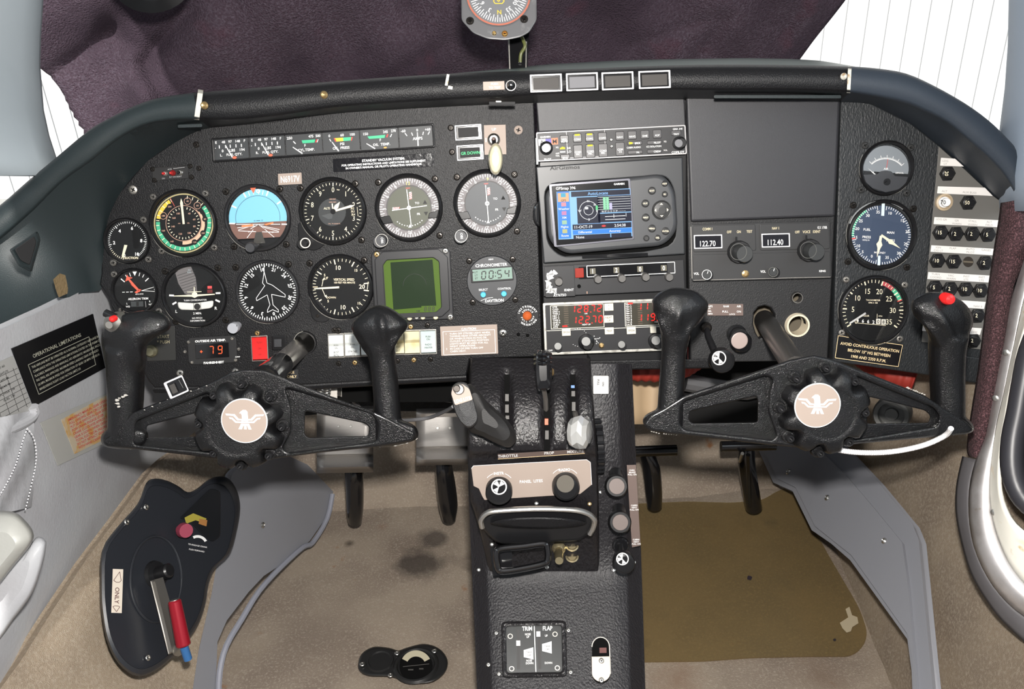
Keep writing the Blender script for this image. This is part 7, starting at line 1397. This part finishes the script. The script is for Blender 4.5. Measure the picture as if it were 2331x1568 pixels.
mb = MB(); p = Pen(FL, 1932, 1415, -18, w=.0046, mb=mb); tapem = M('dirty masking tape', (.45, .38, .26), .7); p.poly([(-20, -4), (2, -10), (2, -30), (12, -32), (12, -12), (22, -4), (20, 10), (4, 14), (-2, 22), (-12, 22), (-18, 10)], tapem); tag(mb.build('tape_scrap'), 'scrap of pale tape stuck near the corner of the vinyl mat', 'tape')
mb = MB()
for x, y, r_, c_ in ((1706, 1315, 7, (.02, .012, .02)), (1900, 1456, 4, (.02, .015, .02))): p = Pen(FL, x, y, mb=mb, w=.0052 if x > 1400 else .0006); p.poly([(r_*random.uniform(.7, 1.1)*math.cos(a), r_*.8*random.uniform(.7, 1.1)*math.sin(a)) for a in [k*.6 for k in range(11)]], M('stain%d' % x, c_, .9))
o = mb.build('carpet_stains'); tag(o, 'dark spots on the vinyl mat', 'stains'); o['kind'] = 'stuff'
t = thing('floor_gauge', 'black figure eight shaped housing with a small dial set in the pilot floor', 'gauge', FL.at(915, 1510))
p = Pen(FL, 915, 1510, 0, w=-.002); f8 = [(-100, 2), (-92, -22), (-65, -38), (-30, -36), (-8, -30), (10, -36), (50, -45), (85, -34), (104, -8), (98, 20), (70, 42), (30, 46), (-5, 36), (-30, 30), (-75, 28), (-95, 18)]
fb = M('black moulded plastic', (.015, .015, .015), .35); p.plate([smoothloop(f8, 4)], .010, fb, .004, res=3); p.mb.build('housing', t)
p = Pen(FL, 915, 1510, 0, w=.008); p.lathe(-50, -5, [(32, 0), (30, .003), (26, .003), (24, .001), (12, .001)], fb, 28); p.lathe(32, 4, [(52, 0), (48, .003), (44, .0035), (38, -.002)], fb, 32, cap1=False); p.mb.build('rings', t)
p = Pen(FL, 947, 1516, 0, w=.0092); p.disc(0, 0, 38, blk_deep); p.arc(22, 36, -62, 62, M('cream gauge card', (.55, .50, .36), .5), .0004); p.rect(0, -2, 60, 1.6, dull_steel, .0006, -6); p.rect(-12, 8, 12, 3, dull_steel, .0006); p.rect(12, 6, 10, 3, dull_steel, .0006); p.mb.build('dial', t)
for x, y in ((825, 1512), (904, 1487), (989, 1482), (889, 1537)): pscrew(x, y, 6, steel, t, .010, 'mounting_screw', FL)

# ================= emergency gear crank on the left side =================
SC = Pl(SLL.O+SLL.N*.012, SLL.N); SC = pl3((545, 1110, 1.255), (232, 1300, .985), (470, 1500, 1.085))
t = thing('gear_crank_cover', 'large black kidney shaped cover on the left side wall with an ONLY sticker', 'cover', SC.at(340, 1400))
cv = [(352, 1089), (381, 1094), (407, 1107), (427, 1120), (448, 1112), (475, 1091), (501, 1084), (524, 1092), (541, 1121), (547, 1157), (540, 1205), (524, 1258), (490, 1292), (475, 1329), (469, 1368), (456, 1410), (433, 1449), (391, 1497), (355, 1526), (320, 1539), (291, 1530), (262, 1500), (242, 1455), (232, 1400), (228, 1342), (232, 1254), (265, 1202), (313, 1147), (332, 1100)]
cm = M('blue black moulded cover', (.018, .020, .025), .38, bump=('noise', 1200, .25, .0004))
def sl(P, k, cx=378, cy=1310): return [(cx+(x-cx)*k, cy+(y-cy)*k) for x, y in P]
q = smoothloop(cv, 3); mb = MB(); mb.loft([[SC.at(x, y, z) for x, y in sl(q, k)] for k, z in ((1.0, -.016), (1.0, .002), (.975, .008), (.93, .010), (.925, .0085))], cm); mb.build('cover', t, sharp=50)
p = Pen(SC, 378, 1310, 0, w=.0086); mb2 = p.mb
for i in range(40): pass
for rr, hh in ((1.0, 1.0),):
    el = [(355+58*math.cos(a), 1318+98*math.sin(a)) for a in [2*math.pi*i/40 for i in range(41)]]; mb2.tube([SC.at(x, y, .0095) for x, y in el], .0018, cm, 8)
mb2.build('ring_ridge', t)
p = Pen(SC, 470, 1190, 0, w=.009); p.plate([roundpoly([(-62, -10), (10, -80), (32, -72), (32, 30), (14, 44), (-6, 30), (-40, -6)], 8)], .003, M('cover recess', (.010, .011, .013), .3), .001); p.poly([(-50, -12), (-30, -22), (0, -10), (-4, 0), (-25, -6), (-46, 2)], M('olive yellow spring', (.35, .30, .05), .5), .0035); p.poly([(-16, -10), (2, -6), (0, 8), (-18, 2)], M('rusty link', (.35, .16, .05), .5), .0037); p.mb.build('slot', t)
p = Pen(SC, 452, 1230, 10, w=.0115); p.arc(18, 24, -38, 52, white_ink, .001, 0, 12); p.text('TO ENGAGE CRANK', 0, 12, 3.4, white_ink, ang=0); p.text('PUSH FORWARD', 0, 23, 3.4, white_ink); p.mb.build('lettering', t)
mb = MB(); a = SC.at(410, 1205, .012); b = SC.at(424, 1208, .030); mb.tube([a, a.lerp(b, .5), a.lerp(b, .55), b], [.006, .005, .010, .009], M('dusty red knob', (.26, .04, .07), .35), 16); mb.build('release_knob', t)
p = Pen(SC, 267, 1345, 2, w=.0085); p.box(0, 0, 24, 100, .001, M('cream sticker', (.74, .66, .56), .5), 0, .0002); p.text('ONLY', 0, 10, 10, M('brown ink', (.12, .05, .05), .5), ang=90, dw=.0013); p.path([(-3, -20), (-9, -24), (4, -44), (8, -24), (4, -20)], 1.2, M('brown ink'), .0013, True); p.path([(-5, 34), (-9, 36), (0, 47), (7, 36), (4, 34)], 1.2, M('brown ink'), .0013, True); p.mb.build('sticker', t, label='cream sticker with arrows reading ONLY')
for x, y in ((332, 1154), (336, 1497), (288, 1188)): pscrew(x, y, 7, steel, t, .010, 'mounting_screw', SC)
t = thing('gear_hand_crank', 'steel hand crank with a red tubular grip on the black side cover', 'crank', SC.at(356, 1308))
mb = MB(); mb.lathe(SC.at(354, 1308, .009), SC.N, [(.018, 0), (.016, .004), (.009, .005), (.009, .022), (.007, .024)], blk_smooth, 24); mb.build('hub', t)
A = SC.at(362, 1318, .030); B = SC.at(405, 1480, .034); sd = (A-B).cross(SC.N).normalized(); mb = MB(); mb.prism([A+sd*.006, A-sd*.006, B-sd*.008, B+sd*.008], SC.N*-.007, dull_steel); mb.build('arm', t, bevel=.001)
C1 = SC.at(397, 1366, .062); C2 = SC.at(418, 1470, .055); mb = MB(); mb.tube([C1, C1.lerp(C2, .03), C1.lerp(C2, .97), C2], [.0062, .0075, .0085, .0075], M('red anodised grip', (.30, .010, .022), .3, .3), 24); mb.lathe(C1, (C1-C2), [(.0055, 0), (.0055, .0008)], steel, 16); mb.build('grip', t, label='red tubular grip')
mb = MB(); mb.tube([B, C2.lerp(B, .3), C2], [.007, .006, .005], dull_steel, 12); mb.tube([C2, SC.at(428, 1500, .050)], .005, M('blue plastic', (.03, .12, .30), .4), 12); mb.build('pivot', t)

# ================= left side placards, armrest, pocket =================
class QPen(Pen):
    """draws in units 0..W x 0..H stretched over four photograph corners lying on one plane"""
    def __init__(s, S, q, W, H, w=0.0): super().__init__(S, 0, 0, w=w); s.q = [Vector(a) for a in q]; s.W = W; s.H = H
    def P(s, x, y, dw=0.0):
        u, v = x/s.W, y/s.H; a, b, c, d = s.q; p = (a*(1-u)+b*u)*(1-v)+(d*(1-u)+c*u)*v; return s.S.at(p.x, p.y, s.w+dw)
def sheet(p, mat, th=.001): p.mb.prism([p.P(0, 0, th), p.P(p.W, 0, th), p.P(p.W, p.H, th), p.P(0, p.H, th)], p.S.N*-th, mat)
t = thing('limitations_placard', 'black placard headed OPERATIONAL LIMITATIONS on the grey left side', 'placard', SL.at(130, 820)); p = QPen(SL, [(27, 793), (212, 714), (240, 837), (77, 925)], 200, 125, .001); sheet(p, M('gloss black placard')); pg = M('dim pale ink', (.42, .42, .34), .6)
p.text('OPERATIONAL LIMITATIONS', 100, 32, 8, pg, dw=.0012, xs=.85)
for i, s_ in enumerate(('THIS AIRPLANE MUST BE OPERATED AS A NORMAL CATEGORY AIRPLANE IN', 'COMPLIANCE WITH THE OPERATING LIMITATIONS STATED IN THE FORM OF', 'PLACARDS, MARKINGS AND MANUALS. NO AEROBATIC MANEUVERS, INCLUD-', 'ING SPINS, ARE APPROVED. MAXIMUM SPEED LANDING GEAR EXTENDED', '120 MPH. MAXIMUM SPEED FOR OPERATION OF GEAR 120 MPH. UNUSUAL', 'MANEUVERING FLIGHT LOAD FACTOR LIMITS 3.8')): p.text(s_, 28, 52+i*9.5, 5, pg, al='L', dw=.0012, xs=.72)
for a, b, c, d in ((22, 44, 178, 44), (178, 44, 178, 108), (178, 108, 22, 108), (22, 108, 22, 44)): p.line(a, b, c, d, 1.2, pg, .0012)
p.mb.build('plate', t)
p = QPen(SL, [(-60, 850), (30, 810), (75, 930), (-20, 985)], 100, 130, .001); sheet(p, M('grey paper card', (.34, .34, .33), .6), .0008)
for i in range(8): p.line(0, 30+i*12, 100, 30+i*12, .9, blk_ink, .001)
for i in range(5): p.line(10+i*20, 25, 10+i*20, 120, .9, blk_ink, .001)
for i in range(6): p.text('%s %d' % (('SPEED', 'WEIGHT', 'FLAPS', 'GEAR', 'POWER', 'FUEL')[i], 60+i*12), 60, 12+i*14, 5, blk_ink, dw=.001)
tag(p.mb.build('chart_card'), 'grey ruled chart card with ragged edge at the far left', 'card')
t = thing('emergency_placard', 'yellowed placard with red text about emergency gear operation', 'placard', SL.at(190, 960)); p = QPen(SL, [(92, 962), (262, 888), (290, 985), (132, 1060)], 180, 100, .001); sheet(p, M('faded grey film', (.40, .40, .38), .5), .0006); p.mb.build('backing', t)
p = QPen(SL, [(140, 955), (262, 890), (290, 975), (170, 1033)], 140, 90, .0018); sheet(p, M('yellowed paper', (.52, .44, .32), .6, var=[((.55, .32, .10), 60, .5, .65)]), .0004); ri = M('faded red ink', (.55, .05, .06), .6)
for i, s_ in enumerate(('EMERGENCY MANUAL GEAR OPERATION', 'PULL LANDING GEAR CIRCUIT BREAKER', 'PUT GEAR SWITCH IN GEAR DOWN', 'PUSH CRANK ENGAGE LEVER', 'CRANK CLOCKWISE APPROX 50 TURNS', 'GEAR IS DOWN WHEN GREEN LIGHT ON', 'TOTAL ELECTRICAL FAILURE SEE', 'DO NOT RETRACT GEAR IN FLIGHT', 'WITH HAND CRANK')): p.text(s_, 14, 9+i*9, 6, ri, al='L', dw=.0008, xs=.75, bold=.01)
p.mb.build('sheet', t)
# armrest and stitched pocket
t = thing('armrest', 'plump pale grey leather armrest with a stitched seam at the lower left', 'armrest', D(20, 1300, .86)); lea = M('warm grey leather', (.36, .36, .335), .42, bump=('noise', 200, .3, .001))
def cush(out, lay, mat, name, parent):
    mb = MB(); q = smoothloop(out, 4); cx = sum(a for a, b in q)/len(q); cy = sum(b for a, b in q)/len(q); mb.loft([[D(cx+(a-cx)*k, cy+(b-cy)*k, d) for a, b in q] for k, d in lay], mat); return mb.build(name, parent, sharp=0)
cush([(-120, 1160), (-20, 1162), (30, 1165), (56, 1183), (76, 1212), (70, 1240), (30, 1290), (-10, 1340), (-60, 1395), (-120, 1440)], [(1, .87), (1, .84), (.96, .815), (.85, .80), (.5, .793)], lea, 'top_pad', t)
cush([(-120, 1240), (50, 1240), (84, 1222), (102, 1228), (105, 1245), (95, 1290), (72, 1352), (30, 1410), (-20, 1475), (-120, 1540)], [(1, .90), (1, .87), (.96, .86), (.85, .853), (.5, .85)], grey_vinyl, 'side_pad', t)
stm = M('white stitching', (.70, .70, .72), .6)
def stitches(pts, S, w, parent, n, name='stitching'):
    mb = MB(); L = resample(smoothloop(pts, 4, False), n*2)
    for i in range(0, n*2-1, 2): mb.tube([S.at(L[i].x, L[i].y, w), S.at(L[i+1].x, L[i+1].y, w)], .0007, stm, 5)
    return mb.build(name, parent)
t = thing('map_pocket', 'soft pale grey leather map pocket with two rows of white stitching on the left side', 'pocket', SL.at(40, 1060))
rows = []
for j in range(15):
    y = 950+220*j/14; x0, x1 = interp(y, [(950, -120), (1170, -120)]), interp(y, [(950, 76), (1000, 78), (1060, 84), (1170, 72)])
    rows.append([SL.at(x0+(x1-x0)*i/14, y-.22*(x0+(x1-x0)*i/14), .004+.012*math.sin(math.pi*i/14)*math.sin(math.pi*min(1, (j+1)/9)/2)+.003*math.sin(i*1.3+j*.8)) for i in range(15)])
mb = MB(); mb.grid(rows, grey_vinyl); mb.build('pocket_flap', t, sharp=0)
stitches([(62, 975), (50, 1010), (35, 1060), (10, 1110), (-10, 1140)], SL, .021, t, 26); stitches([(62, 975), (78, 1000), (82, 1050), (70, 1110), (58, 1160)], SL, .0185, t, 26)
mb = MB(); mb.tube([SL.at(x, y, .004) for x, y in ((-80, 1010), (0, 985), (60, 958), (76, 940), (74, 925))], .006, grey_vinyl, 10, 4); mb.build('top_welt', t)
